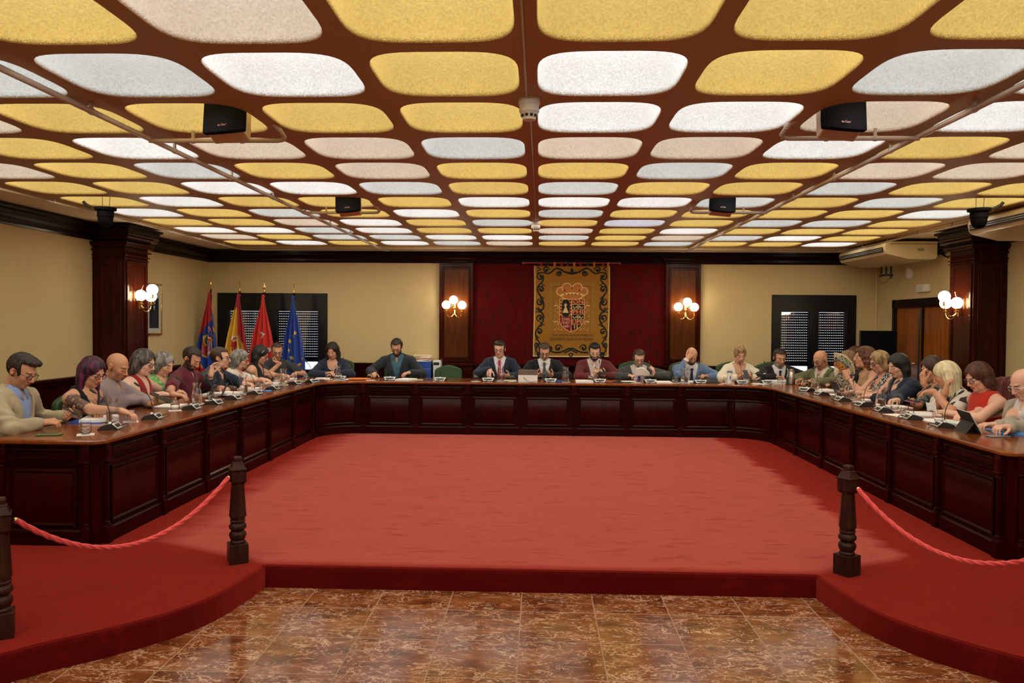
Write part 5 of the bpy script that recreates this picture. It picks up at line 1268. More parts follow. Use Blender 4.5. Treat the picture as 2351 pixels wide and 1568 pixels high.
def mesh_blocks(ops, blocks):
    # blocks: list of (lo, hi, h); later blocks are finer and replace the coarse surface inside them
    VV, QQ, off = [], [], 0
    for bi, (lo, hi, h) in enumerate(blocks):
        F = evalsdf(ops, lo, hi, h)
        if not (F < 0).any(): continue
        V, Q = surfnet(F, lo, h)
        if len(Q) == 0: continue
        for lo2, hi2, h2 in blocks[bi+1:]:
            ins = np.all((V > np.array(lo2)+h2*1.5) & (V < np.array(hi2)-h2*1.5), 1); Q = Q[~ins[Q].all(1)]
        used = np.unique(Q); mp = np.full(len(V), -1); mp[used] = np.arange(len(used)); VV.append(V[used]); QQ.append(mp[Q]+off); off += len(used)
    return np.concatenate(VV), np.concatenate(QQ)
def noise3(X, Y, Z, f, ph=0.): return (np.sin(X*f32(f)+f32(1.3+ph))*np.sin(Y*f32(f*1.1)+f32(2.1*ph+.4))*np.sin(Z*f32(f*.93)+f32(.7-ph)))

def fabric(name, c, rough=.8, kind=None, c2=None, sc=30, spec=.2):
    if name in MATS: return MATS[name]
    s = NB(name); v = s.coord(); weave = s.noise(s.coord('Object', (1, 1, 3)), 420, 2); lowf = s.noise(v, 5, 3)
    col = s.mix(lowf, tuple(x*.88 for x in c), tuple(min(1, x*1.1) for x in c))
    if kind == 'stripe':
        w = s.n('TexWave', bands_direction='X'); w.inputs['Scale'].default_value = sc; s.l(v, w.inputs[0]); col = s.mix(s.math('GREATER_THAN', w.outputs['Fac'], .8), col, c2)
    elif kind == 'blotch': col = s.mix(s.math('GREATER_THAN', s.noise(v, sc, 1), .53), col, c2)
    elif kind == 'leaf':
        q = s.n('TexVoronoi'); q.inputs['Scale'].default_value = sc; mp = s.n('Mapping'); mp.inputs['Scale'].default_value = (1, .45, 1); mp.inputs['Rotation'].default_value = (.6, .8, .5); s.l(v, mp.inputs[0]); s.l(mp.outputs[0], q.inputs['Vector'])
        sepc = s.n('SeparateColor'); s.l(q.outputs['Color'], sepc.inputs[0]); col = s.mix(s.math('GREATER_THAN', sepc.outputs[0], .62), col, c2)
    s.set(Base_Color=col, Roughness=rough); s.b.inputs['Specular IOR Level'].default_value = spec; s.b.inputs['Sheen Weight'].default_value = .15
    s.bump(s.math('ADD', s.math('MULTIPLY', weave, .25), s.math('MULTIPLY', s.noise(s.coord('Object', (1, 1, .55)), 13, 4, .55), 2.2)), .55, .014); MATS[name] = s.m; return s.m
def hairm(name, c, c2=None, streak=None):
    if name in MATS: return MATS[name]
    s = NB(name); v = s.coord('Object', (1, 1, .12)); n = s.noise(v, 150, 3, .7); n2 = s.noise(s.coord('Object', (1, 1, .3)), 28, 2)
    col = s.mix(n, tuple(x*.55 for x in c), tuple(min(1, x*1.35) for x in c))
    if c2: col = s.mix(s.math('MULTIPLY', s.math('SUBTRACT', n2, .46), 7, clamp=True), col, c2)
    s.set(Base_Color=col, Roughness=.42); s.b.inputs['Specular IOR Level'].default_value = .45
    s.bump(s.math('ADD', n, s.math('MULTIPLY', n2, 1.5)), .8, .006); MATS[name] = s.m; return s.m
HB = hairm('dark_brown_hair', (.022, .012, .008)); HK = hairm('black_hair', (.010, .008, .008)); HG = hairm('grey_hair', (.13, .12, .11), (.30, .29, .27)); HGD = hairm('grey_streaked_dark_hair', (.035, .028, .024), (.14, .13, .12))
HBL = hairm('blonde_hair', (.40, .26, .11), (.16, .09, .04)); HPL = hairm('platinum_hair', (.78, .68, .44), (.62, .50, .28)); HAU = hairm('auburn_hair', (.055, .015, .008), (.10, .03, .012)); HPU = hairm('purple_streaked_hair', (.020, .008, .010), (.13, .008, .07))
HCU = hairm('curly_reddish_hair', (.085, .028, .012), (.15, .06, .025)); HBR = hairm('light_brown_hair', (.16, .085, .035), (.26, .15, .07)); HGB = hairm('grey_beard_hair', (.30, .28, .25), (.12, .10, .09)); HMB = hairm('brown_hair', (.05, .025, .014))

M_BLKFR = plain('black_spectacle_frame', (.008, .008, .010), .25)
TONES = {'l': (.68, .39, .27), 'm': (.60, .32, .205), 't': (.54, .27, .155), 'd': (.44, .22, .13), 'p': (.74, .47, .35)}

def person(pid, head, rz, hy=0, hp=.35, hr=0, lean=.18, lx=0, sw=.40, g=1.0, tone='m', sex='m', hair='short', hm=None, glasses=0, beard=None, outfit=(), hands=None, label='', h=1.0, hres=.0038, grp=None, chairlab=None, extras=(), browc=None, chx=0, syaw=0, shoulder_drop=0, tattoo=False):
    """head: world position of the head centre; rz: direction of the body (local -y is forward)."""
    Rz = rot('z', rz); Hw = np.array(head, float)
    H = np.array([lx, -lean, Hw[2]-ZP]); root = Hw - Rz @ np.array([lx, -lean, 0]); root[2] = ZP
    r = empty('person', root, rz, label, 'person', grp)
    Rh = rot('z', hy) @ rot('x', hp) @ rot('y', hr)
    hd = lambda x, y, z: H + Rh @ (np.array([x, y, z])*h)
    B = hd(0, .022, -.075); Np = H + np.array([0, .055, -.175]) + (Rh @ np.array([0, .02, -.02]))*.5; Np[2] = H[2]-(.165 if sex == 'm' else .168)
    P = np.array([0, 0, .585]); ax_ = (Np-P)/np.linalg.norm(Np-P); side = rot('z', syaw) @ np.array([1., 0, 0]); fw = np.cross(ax_, side); fw /= np.linalg.norm(fw); fw = -fw if fw[1] > 0 else fw
    TR = np.stack([side, -fw, ax_], 1)   # columns: lateral, back, up
    L = np.linalg.norm(Np-P); pt = lambda x, f, u: Np + side*x + fw*f - ax_*u     # u: distance below the neck base
    torso = [ell(P, (.165*g, .125*g, .12), TR, .05), ell(pt(0, .012, L*.62), (.148*g, .112*g*(1.12 if g > 1.05 else 1), .17), TR, .06), ell(pt(0, .0, L*.30), (.160*g*(sw/.40)**.5, .108*g, .165), TR, .06)]
    arm_s = []; S = {}
    for s_ in (-1, 1):
        sh = pt(s_*sw/2*.87, -.005, .050+shoulder_drop); S[s_] = sh
        torso += [cap(pt(s_*.03, -.01, .015), sh, .05, .050, .045), cap(pt(s_*.035, -.02, -.03), pt(s_*.13, -.018, .030), .026, .034, .045)]
        if sex == 'f': torso.append(ell(pt(s_*.075, .085*g, .20), (.062, .05, .062), TR, .05))
    arms = []; handops = {}; W = {}; E = {}
    hands = hands or {}
    for s_ in (-1, 1):
        q = dict(p=(s_*.11, -.36, None), d=(-s_*.55, -.8, 0), n=(0, 0, -1), pose='relax', pole=(s_*.6, .2, -1)); q.update(hands.get(s_, {}))
        w = np.array([q['p'][0], q['p'][1], (ZT-ZP+.028) if q['p'][2] is None else q['p'][2]], float) if q.get('world') is None else (Rz.T @ (np.array(q['world'], float)-root))
        if w[2] < .725+.12: w[2] = max(w[2], .725+.046)
        for _pass in (0, 1):
            sh = S[s_]; l1, l2 = .272*h, .25*h; v = w-sh; dist = np.linalg.norm(v)
            if dist > (l1+l2)*.985: l1 *= dist/((l1+l2)*.985); l2 = dist/.985-l1
            a = (l1*l1-l2*l2+dist*dist)/(2*dist); hh = math.sqrt(max(l1*l1-a*a, 1e-6)); u = v/dist; pl = np.array(q['pole'], float); pl -= u*(pl@u); pl /= np.linalg.norm(pl)
            zmin = .725+.028
            if not q.get('free'):
                base_pl = pl.copy(); lift = np.array([s_*.50, .60, .45]); lift -= u*(lift@u); lift /= np.linalg.norm(lift)
                for bl in np.linspace(0, 1, 11):
                    pp_ = base_pl*(1-bl)+lift*bl; pp_ -= u*(pp_@u); pp_ /= np.linalg.norm(pp_)+1e-9; e = sh+u*a+pp_*hh
                    if e[2] >= zmin: pl = pp_; break
                else: pl = lift
            e = sh+u*a+pl*hh; W[s_] = w; E[s_] = e; ga = g if g > 1 else 1
            d = np.array(q['d'], float); d /= np.linalg.norm(d); n = np.array(q['n'], float); n -= d*(n@d); n /= np.linalg.norm(n); t = np.cross(d, n)*(1 if s_ < 0 else -1)
            HO = [cap(w, w+d*.03, .026, .025, .012)]; pose = q['pose']; hs = h*(.95 if sex == 'f' else 1.03)
            for i, (o_, ln, rr) in enumerate(((.027, .070, .0088), (.009, .079, .009), (-.009, .073, .0087), (-.026, .058, .0078))):
                kb = w+(d*.088+t*o_)*hs; HO.append(cap(w+d*.02+t*o_*.55, kb, .0165, .0118, .014))
                c1, c2, c3 = {'relax': (.35+.06*i, .55, .35), 'flat': (.06, .12, .08), 'hold': (.75, .85, .5), 'fist': (1.35, 1.5, .8), 'point': (.12 if i == 0 else 1.25, .2 if i == 0 else 1.4, .1 if i == 0 else .7), 'pinch': (.75-.1*i, .8, .4)}[pose]
                ang = 0; p_ = kb
                for c_, fr_ in ((c1, .46), (c2, .30), (c3, .24)):
                    ang += c_; dd = (d*math.cos(ang)+n*math.sin(ang))+t*(o_*1.2); dd /= np.linalg.norm(dd); p2 = p_+dd*ln*fr_*hs; HO.append(cap(p_, p2, rr, rr*.9, .003)); p_ = p2; rr *= .9
            tb = w+(d*.028+t*.022+n*.006)*hs; p_ = tb; td = d*.62+t*.62+n*.35
            tc = {'relax': .25, 'flat': .05, 'hold': .35, 'fist': .6, 'point': .45, 'pinch': .3}[pose]
            for k_, (ln, rr) in enumerate(((.042, .0125), (.033, .0105), (.026, .0095))):
                dd = td/np.linalg.norm(td); p2 = p_+dd*ln*hs; HO.append(cap(p_, p2, rr, rr*.92, .006)); p_ = p2; td = td*.8+d*.35-t*.35*tc+n*tc*.6
            low_ = min(min(o.a[2]-o.ra, o.b[2]-o.rb) for o in HO)
            if _pass == 1 or w[2] > .725+.14 or low_ > .7275: break
            w[2] += .7275-low_
        arms += [cap(sh, e, .050*ga, .041*ga, .03), cap(e, w, .041*ga, .0275, .02)]
        handops[s_] = HO
    # ---- head and face
    fe = 1 if sex == 'm' else .94
    hops = [ell(hd(0, .012, .034), (.077*h, .096*h, .087*h), Rh, .0), ell(hd(0, -.034, -.028), (.060*h*fe, .058*h, .080*h), Rh, .03), cap(hd(-.03*fe, -.018, -.078), hd(.03*fe, -.018, -.078), .030*h, None, .03), ell(hd(0, -.066, -.094), (.022*h*fe, .018*h, .018*h), Rh, .022),
            cap(hd(-.03, -.081, .026), hd(.03, -.081, .026), .0105*h, None, .014), ell(hd(-.037, -.060, -.022), (.022*h, .022*h, .022*h), Rh, .02), ell(hd(.037, -.060, -.022), (.022*h, .022*h, .022*h), Rh, .02),
            ell(hd(-.031, -.100, .006), (.015*h, .014*h, .011*h), Rh, .014, '-'), ell(hd(.031, -.100, .006), (.015*h, .014*h, .011*h), Rh, .014, '-'),
            ell(hd(-.031, -.0775, .004), (.0135*h, .0120*h, .0115*h), Rh, .003), ell(hd(.031, -.0775, .004), (.0135*h, .0120*h, .0115*h), Rh, .003),
            cap(hd(0, -.090, .018), hd(0, -.112, -.026), .0075*h, .0110*h*fe, .008), ell(hd(0, -.110, -.030), (.0125*h, .0115*h, .0095*h), Rh, .006), ell(hd(-.0125, -.100, -.033), (.0075*h, .009*h, .007*h), Rh, .005), ell(hd(.0125, -.100, -.033), (.0075*h, .009*h, .007*h), Rh, .005),
            cap(hd(-.015, -.0905, -.0575), hd(.015, -.0905, -.0575), .0062*h, None, .006), cap(hd(-.012, -.0885, -.0680), hd(.012, -.0885, -.0680), .0072*h, None, .006), cap(hd(-.02, -.0975, -.0628), hd(.02, -.0975, -.0628), .0022, None, .004, '-')]
    for s_ in (-1, 1):
        hops += [ell(hd(s_*.079, .016, -.002), (.009*h, .019*h, .031*h), Rh @ rot('x', -.15), .006), ell(hd(s_*.088, .010, .0), (.006*h, .010*h, .016*h), Rh, .004, '-')]
    neck = [cap(B, Np+np.array([0, .012, -.0]), (.050 if sex == 'm' else .042)*h*(1.05 if g > 1.05 else 1), (.060 if sex == 'm' else .048)*(1.1 if g > 1.05 else 1), .025)]
    allops = torso+arms+neck+hops+handops[-1]+handops[1]
    # ---- blocks
    allp = np.array([o.lo for o in torso+arms]); hip = np.array([o.hi for o in torso+arms])
    lo = allp.min(0); hi = hip.max(0); lo[2] = max(lo[2], .50)
    hlo = H-.165; hhi = H+.165; hlo[2] = H[2]-.165
    blocks = [(lo, hi, .0115), (hlo, hhi, hres)]
    for s_ in (-1, 1):
        pts = np.array([o.a for o in handops[s_]]+[o.b for o in handops[s_]]); blocks.append((pts.min(0)-.035, pts.max(0)+.035, .0042 if hres < .0045 else .0052))
    V, Q = mesh_blocks(allops, blocks)
    # ---- colours of the skin
    base = np.array(TONES[tone]); C = np.tile(base, (len(V), 1)).astype(f32)
    l = ((V-H) @ Rh)/h; x, y, z = l[:, 0], l[:, 1], l[:, 2]; nearh = (np.linalg.norm(l, axis=1) < .150) & (z > -.135); front = (y < -.045) & (np.abs(x) < .075) & (z > -.13) & (z < .10)
    def blend(m, c, f_=1.0): 
        C[m] = C[m]*(1-f_)+np.array(c)*f_
    blend(front & (np.hypot((np.abs(x)-.040)/.022, (z+.024)/.020) < 1), base*np.array([1.08, .82, .80]), .6)
    blend((np.hypot(x/.017, (z+.032)/.016) < 1) & (y < -.095), base*np.array([1.05, .80, .76]), .6)
    blend(nearh & (np.abs(x) > .070) & (np.abs(z) < .035) & (y > -.01) & (y < .04), base*np.array([1.1, .78, .72]), .6)
    hc = browc or {'HB': (.03, .018, .012)}.get('x', (.035, .02, .014))
    if beard in ('stubble', 'full', 'goatee', 'greyfull'):
        bc = np.array({'stubble': base*.62, 'full': (.03, .018, .013), 'goatee': (.06, .045, .035), 'greyfull': (.26, .23, .20)}[beard]); 
        low = (z < -.040) & nearh & (y < .02)
        jaw = low & ((z < -.075) | (np.abs(x) > .036)) | (nearh & (np.abs(x) > .052) & (z < -.01) & (z > -.08) & (y < .0) & (y > -.06))
        mous = (np.hypot(x/.030, (z+.0475)/.0065) < 1) & (y < -.08); chin = (np.hypot(x/.030, (z+.094)/.022) < 1) & (y < -.05)
        if beard == 'goatee': blend(mous | chin | ((np.abs(np.abs(x)-.029) < .007) & (z < -.045) & (z > -.095) & (y < -.07)), bc, .85); blend(jaw, base*.68, .6)
        else: blend(jaw | mous | (chin & (z < -.080)), bc, .55 if beard == 'stubble' else .92)
    C_ = None; lipc = base*np.array([.98, .58, .58]) if sex == 'm' else np.array((.42, .09, .075))
    blend((np.hypot(x/.0235, (z+.0628)/.0125) < 1) & (y < -.083), lipc, .85); blend((np.abs(x) < .021) & (np.abs(z+.0628) < .0018) & (y < -.08), base*.25, .8)
    ax2 = np.abs(x)
    blend((np.abs(z-(.0285-1.6*(ax2-.030)**2*8)) < .0040) & (ax2 > .012) & (ax2 < .049) & (y < -.06), hc, .85)
    if hp > .12: blend((np.abs(z-(-.0045+9*(ax2-.031)**2)) < .0026) & (ax2 > .018) & (ax2 < .045) & (y < -.07), (.02, .012, .01), .9)
    else:
        blend((np.hypot((ax2-.031)/.0125, (z-.003)/.0060) < 1) & (y < -.07), (.62, .58, .54), .95); blend((np.hypot((ax2-.031)/.0055, (z-.003)/.0060) < 1) & (y < -.07), (.03, .015, .01), .95)
        blend((np.abs(z-.009+6*(ax2-.031)**2) < .0022) & (ax2 > .018) & (ax2 < .045) & (y < -.07), (.02, .012, .01), .8)
    blend((ax2 > .003) & (ax2 < .011) & (np.abs(z+.0385) < .0028) & (y < -.098), base*.3, .8)
    blend((np.hypot((ax2-.031)/.019, (z-.010)/.010) < 1) & (y < -.06) & (C[:, 0] > base[0]*.9), base*.80, .5)
    if hair in ('bald', 'balding', 'buzz'):
        rim_ = nearh & (z > -.05) & (z < .065) & (y > -.02+.5*np.maximum(z, 0)) & (np.hypot(ax2-.079, y-.016) > .022) & (y > (-.02 if hair == 'balding' else 10)); blend(rim_, base*.42, .55)
        if hair == 'bald': blend(nearh & (z > -.05) & (z < .07) & (y > .02) & (np.hypot(ax2-.079, y-.016) > .024), base*.7, .35)
    if tattoo:
        for (s_, a_, b_, amt) in ((tattoo, S[tattoo], E[tattoo], 1),):
            ab = b_-a_; t_ = ((V-a_)@ab)/(ab@ab); rr = np.linalg.norm(V-a_-t_[:, None]*ab, axis=1); nz = np.sin(V[:, 0]*95)*np.sin(V[:, 1]*80+1)*np.sin(V[:, 2]*70+2)+.5*np.sin(V[:, 0]*210+V[:, 2]*160)*np.sin(V[:, 1]*190)
            m = (rr < .075) & (t_ > .10) & (t_ < .92) & (nz > -.30); blend(m, (.035, .035, .038), .85); m2 = (rr < .075) & (t_ > .16) & (t_ < .86) & (nz <= -.30); blend(m2, (.16, .11, .09), .5)
        s_ = -tattoo; a_, b_ = S[s_], E[s_]; ab = b_-a_; t_ = ((V-a_)@ab)/(ab@ab); rr = np.linalg.norm(V-a_-t_[:, None]*ab, axis=1); m = (rr < .07) & (t_ > .45) & (t_ < .9) & (np.sin(V[:, 0]*120)*np.sin(V[:, 2]*110) > 0); blend(m, (.06, .05, .05), .7)
    meshobj('body', V, Q, M_SKIN, r, True, cols=C)
    # ---- hair
    if hm is not None and hair not in ('bald',):
        e = {'buzz': .004, 'balding': .006}.get(hair, .013); HOP = []
        cut = []
        def region(fn): cut.append(fnop(fn))
        Rt = Rh.T/h; Hf = H
        def loc(X, Y, Z):
            dx, dy, dz = X-f32(Hf[0]), Y-f32(Hf[1]), Z-f32(Hf[2]); R_i = Rt.astype(f32)
            return (R_i[0, 0]*dx+R_i[0, 1]*dy+R_i[0, 2]*dz, R_i[1, 0]*dx+R_i[1, 1]*dy+R_i[1, 2]*dz, R_i[2, 0]*dx+R_i[2, 1]*dy+R_i[2, 2]*dz)
        skull = lambda e1, up=0: ell(hd(0, .014, .036+up), ((.077+e1)*h, (.097+e1)*h, (.087+e1)*h), Rh, 0)
        if hair in ('short', 'buzz', 'quiff', 'balding', 'side'):
            HOP.append(skull(e)); 
            if hair == 'quiff': HOP.append(ell(hd(0, -.045, .105), (.058*h, .05*h, .030*h), Rh, .02))
            if hair == 'side': HOP.append(ell(hd(.02, -.05, .095), (.060*h, .045*h, .026*h), Rh, .02)); HOP.append(ell(hd(0, .0, .10), (.07*h, .08*h, .032*h), Rh, .02))
            def face(X, Y, Z):
                x, y, z = loc(X, Y, Z); hl = f32(.084 if hair != 'balding' else .20); return -np.maximum(y+f32(.038)-f32(.35)*(z-f32(.02)), z-hl-f32(.004)*np.sin(x*f32(200)))
            region(face)
            def nape(X, Y, Z): x, y, z = loc(X, Y, Z); return -(z+.062-.25*(y-.05))
            region(nape)
            def earc(X, Y, Z): x, y, z = loc(X, Y, Z); return f32(.030)-np.sqrt((np.abs(x)-f32(.079))**2*.5+(y-f32(.006))**2+(z+f32(.012))**2*.55)
            region(earc)
            if hair == 'balding':
                def topc(X, Y, Z): x, y, z = loc(X, Y, Z); return z-f32(.055)+f32(.25)*(-y)
                region(topc)
        else:
            HOP.append(skull(.014, .003)); LG = {'bob': .115, 'long': .27, 'midlong': .19, 'bun': .03, 'curly': .12, 'bobshort': .085}[hair]
            for s_ in (-1, 1):
                if hair != 'bun':
                    a_ = hd(s_*.070, .022, .03); top = hd(s_*.078, .018, -.05)
                    dn = np.array([0, 0, -1.]) if hair in ('long', 'midlong') else (Rh @ np.array([0, 0, -1.]))
                    b_ = top+dn*(LG-.05)*h+(Rh @ np.array([s_*.012, .018, 0]))
                    HOP += [cap(a_, top, .034*h, .036*h, .03), cap(top, b_, .035*h, .028*h if hair != 'bob' else .026*h, .03)]
                    HOP += [cap(hd(s_*.04, .065, .0), hd(s_*.045, .075, -.05)+dn*(LG-.07)*h, .046*h, .036*h, .03)]
            if hair != 'bun': HOP += [cap(hd(0, .07, 0), hd(0, .078, -.05)+(np.array([0, 0, -1.]) if hair in ('long', 'midlong') else Rh @ np.array([0, 0, -1.]))*(LG-.07)*h, .058*h, .045*h, .03)]
            else: HOP += [ell(hd(.01, .03, .135), (.040*h, .038*h, .032*h), Rh, .02), ell(hd(0, -.05, .10), (.055*h, .04*h, .028*h), Rh, .02)]
            if hair == 'curly': HOP += [ell(hd(0, .03, .03), (.115*h, .115*h, .115*h), Rh, .03)]
            def face(X, Y, Z):
                x, y, z = loc(X, Y, Z); w_ = f32(.060 if hair not in ('bun',) else .066)
                fr = f32(.074)
                d1 = np.maximum(np.maximum(y+f32(.030)-f32(.30)*(z), np.abs(x)-w_+f32(.22)*np.maximum(z, 0)*2.2), z-fr-f32(.2)*x*(1 if hair != 'bun' else 0)); return -d1
            region(face)
            if hair == 'bun':
                def nape(X, Y, Z): x, y, z = loc(X, Y, Z); return -(z+f32(.058)-f32(.25)*(y-f32(.05)))
                region(nape)
                def earc(X, Y, Z): x, y, z = loc(X, Y, Z); return f32(.026)-np.sqrt((np.abs(x)-f32(.079))**2*.5+(y-f32(.006))**2+(z+f32(.012))**2*.55)
                region(earc)
        amp, fq = {'curly': (.008, 95), 'buzz': (.0008, 150), 'balding': (.0008, 150)}.get(hair, (.0028, 110))
        def strands(X, Y, Z):
            x, y, z = loc(X, Y, Z)
            if hair == 'curly': return f32(amp)*noise3(x, y, z, fq, pid)+f32(.005)*noise3(x, y, z, 190, pid+1)
            a = np.arctan2(x, y+f32(.02)); return f32(amp)*np.sin(a*f32(26)+z*f32(18)+f32(pid))*(np.sin(a*f32(11)+f32(pid*2))*f32(.5)+f32(.7))+f32(.0012)*noise3(x, y, z, 130, pid)
        ops_ = HOP+[fnop(strands, 'add')]+cut
        # never let the hair run through the torso
        l_ = np.min([o.lo for o in HOP], 0); h_ = np.max([o.hi for o in HOP], 0)
        V2, Q2 = mesh_blocks(ops_, [(l_, h_, max(.0044, hres))]); meshobj('hair', V2, Q2, hm, r, True)
    if beard in ('full', 'greyfull'):
        bo = [cap(hd(-.045, -.02, -.055), hd(-.03, -.052, -.088), .024*h, .024*h, .01), cap(hd(.045, -.02, -.055), hd(.03, -.052, -.088), .024*h, .024*h, .01), ell(hd(0, -.062, -.100), (.034*h, .028*h, (.026 if beard == 'full' else .036)*h), Rh, .02), cap(hd(-.022, -.090, -.050), hd(.022, -.090, -.050), .0062*h, None, .006)]
        def keep(X, Y, Z):
            dx, dy, dz = X-f32(H[0]), Y-f32(H[1]), Z-f32(H[2]); R_i = (Rh.T/h).astype(f32); x = R_i[0, 0]*dx+R_i[0, 1]*dy+R_i[0, 2]*dz; y = R_i[1, 0]*dx+R_i[1, 1]*dy+R_i[1, 2]*dz; z = R_i[2, 0]*dx+R_i[2, 1]*dy+R_i[2, 2]*dz
            return f32(.0012)*np.sin(x*300)*np.sin(z*90)+np.maximum(-(np.sqrt((x/f32(.026))**2+((z+f32(.0645))/f32(.0125))**2)-1)*f32(.02), y-f32(.0)+f32(0))
        l_ = np.min([o.lo for o in bo], 0); h_ = np.max([o.hi for o in bo], 0)
        V2, Q2 = mesh_blocks(bo+[fnop(keep)], [(l_, h_, max(.004, hres))]); meshobj('beard', V2, Q2, HGB if beard == 'greyfull' else HB, r, True)
    # ---- spectacles
    if glasses:
        gm = M_BLKFR if glasses == 1 else (M_SILVER if glasses == 2 else plain('blue_frame', (.03, .05, .12), .3)); mb = MB(); lens = MB()
        for s_ in (-1, 1):
            n = 18; ring = []
            for k in range(n+1):
                q = 2*PI*k/n; ex = math.copysign(abs(math.cos(q))**.75, math.cos(q)); ez = math.copysign(abs(math.sin(q))**.75, math.sin(q)); ring.append(hd(s_*.0335+.0265*ex, -.1005-.002*abs(ez)+.006*max(0, s_*ex)**2, .002+.0185*ez))
            mb.tube(ring, .0021 if glasses != 2 else .0013, 6, caps=False)
            lens.add([hd(s_*.0335, -.101, .002)]+ring[:-1], [(0, k+1, (k+1) % n+1) for k in range(n)])
            mb.tube([hd(s_*.060, -.094, .008), hd(s_*.076, -.060, .008), hd(s_*.082, .0, .010), hd(s_*.080, .022, .0)], .0019, 6)
        mb.tube([hd(-.008, -.1015, .006), hd(0, -.105, .009), hd(.008, -.1015, .006)], .002, 6)
        go = mb.build('glasses', gm, r); lens.build('lens', M_LENS, go)
    # ---- clothes
    def cloth(name, m, e, sleeves, neck_r=.062, vdepth=None, vw=.05, scoop=None, strap=False, res=.0085, wr=.0022, front_only=None, ops_extra=(), keepfn=None, lo_cut=None, nm2=None, collar=False, open_from=.0):
        ops = [grow(o, e) for o in torso]
        for s_ in (-1, 1):
            sh, el, w = S[s_], E[s_], W[s_]; ga = g if g > 1 else 1
            if sleeves == 'long': ops += [cap(sh, el, .050*ga+e+.004, .041*ga+e+.003, .03), cap(el, w-(w-el)/np.linalg.norm(w-el)*(.012+e*.3), .041*ga+e+.002, .030+e, .02)]
            elif sleeves == 'short': ops += [cap(sh, sh+(el-sh)*.66, .050*ga+e+.004, .047*ga+e+.008, .03)]
            elif sleeves == 'mid': ops += [cap(sh, el, .050*ga+e+.004, .041*ga+e+.004, .03), cap(el, el+(w-el)*.45, .041*ga+e, .037*ga+e, .02)]
        ops += list(ops_extra)
        if sleeves in ('long', 'mid'):   # never cover the hand
            for s_ in (-1, 1):
                pass
        TRt = TR.T.astype(f32); Nf = Np.astype(f32)
        def tl(X, Y, Z):
            dx, dy, dz = X-Nf[0], Y-Nf[1], Z-Nf[2]
            return (TRt[0, 0]*dx+TRt[0, 1]*dy+TRt[0, 2]*dz, -(TRt[1, 0]*dx+TRt[1, 1]*dy+TRt[1, 2]*dz), -(TRt[2, 0]*dx+TRt[2, 1]*dy+TRt[2, 2]*dz))  # lateral, forward, down
        ops.append(fnop(lambda X, Y, Z: f32(wr)*(noise3(X, Y, Z, 38, pid)+f32(.9)*np.sin(Z*f32(62)+X*f32(30)+Y*f32(34)+noise3(X, Y, Z, 17, pid)*5)*(f32(.5)+noise3(X, Y, Z, 9, pid+2))), 'add'))
        cut = []
        bb, nn = B.astype(f32), Np.astype(f32)
        if neck_r:
            k_ = cap(B+(B-Np)*.5, Np+np.array([0, -.0, .0])-ax_*0.0, neck_r, neck_r, 0, '-'); k_.lo = None; cut.append(k_)
        if vdepth:
            def vf(X, Y, Z):
                a, f, u = tl(X, Y, Z); half = f32(vw)*np.clip((f32(vdepth)-u)/f32(vdepth), 0, 1.6)+f32(open_from); d = np.maximum(np.maximum(np.abs(a)-half, f32(.0)-f), u-f32(vdepth if not open_from else 9)); return -d
            cut.append(fnop(vf))
        if strap:
            def sf(X, Y, Z):
                a, f, u = tl(X, Y, Z); return np.minimum(np.abs(a)-f32(strap[0]*sw/.40), f32(strap[1])-u)
            cut.append(fnop(sf))
        if scoop:
            def cf(X, Y, Z):
                a, f, u = tl(X, Y, Z); return f32(1)*(f32(scoop[0])-np.sqrt((a)**2*f32((scoop[0]/scoop[1])**2)+(u-f32(scoop[2]))**2))
            cut.append(fnop(cf))
        if keepfn: cut.append(fnop(lambda X, Y, Z: keepfn(*tl(X, Y, Z))))
        blo = np.min([o.lo for o in ops if o.lo is not None], 0); bhi = np.max([o.hi for o in ops if o.lo is not None], 0); blo[2] = max(blo[2], .50 if lo_cut is None else lo_cut)
        V2, Q2 = mesh_blocks(ops+cut, [(blo, bhi, res)]); return meshobj(name, V2, Q2, m, r, True)
    def tube_local(name, pts, rad, m, n=8): return MB().tube(pts, rad, n).build(name, m, r)
    def collar(m, rr=.070, hgt=.03, open_=.5, th=.004, lapse=.035):
        # shirt collar: a band round the neck with two points in front
        nb = (B-Np)/np.linalg.norm(B-Np); f2 = np.cross(nb, side); f2 = f2/np.linalg.norm(f2); f2 = -f2 if f2[1] > 0 else f2; c = Np+np.array([0, .012, 0])+f2*.004
        V = []; n = 30; k0 = 1 if sex == 'm' else .85
        for j, (ra, up) in enumerate(((rr*.85*k0, hgt+.038), (rr*.95*k0, hgt+.030), (rr*1.30*k0, .024))):
            for k in range(n+1):
                q = -PI/2+open_/2+(2*PI-open_)*k/n; fr = max(0, 1-min(k, n-k)/5.0); lp = lapse*fr if j == 2 else 0
                V.append(c+side*(ra*math.cos(q))-f2*(ra*math.sin(q)*1.08)+f2*lp*.55+nb*(up-lp*1.1-.020*fr-(.010 if math.sin(q) < 0 else 0)*0))
        Fc = [(j*(n+1)+k, j*(n+1)+k+1, (j+1)*(n+1)+k+1, (j+1)*(n+1)+k) for j in range(2) for k in range(n)]
        o = meshobj('collar', np.array(V), Fc, m, r, True); q = o.modifiers.new('s', 'SOLIDIFY'); q.thickness = th; q.offset = 0; return o
    def cuffs(m, e=.012):
        for s_ in (-1, 1):
            w, el = W[s_], E[s_]; u = (w-el)/np.linalg.norm(w-el); MB().tube([w-u*.03, w-u*.0, w+u*.006], [.036+e*.4, .037+e*.4, .034+e*.4], 14).build('cuff', m, r)
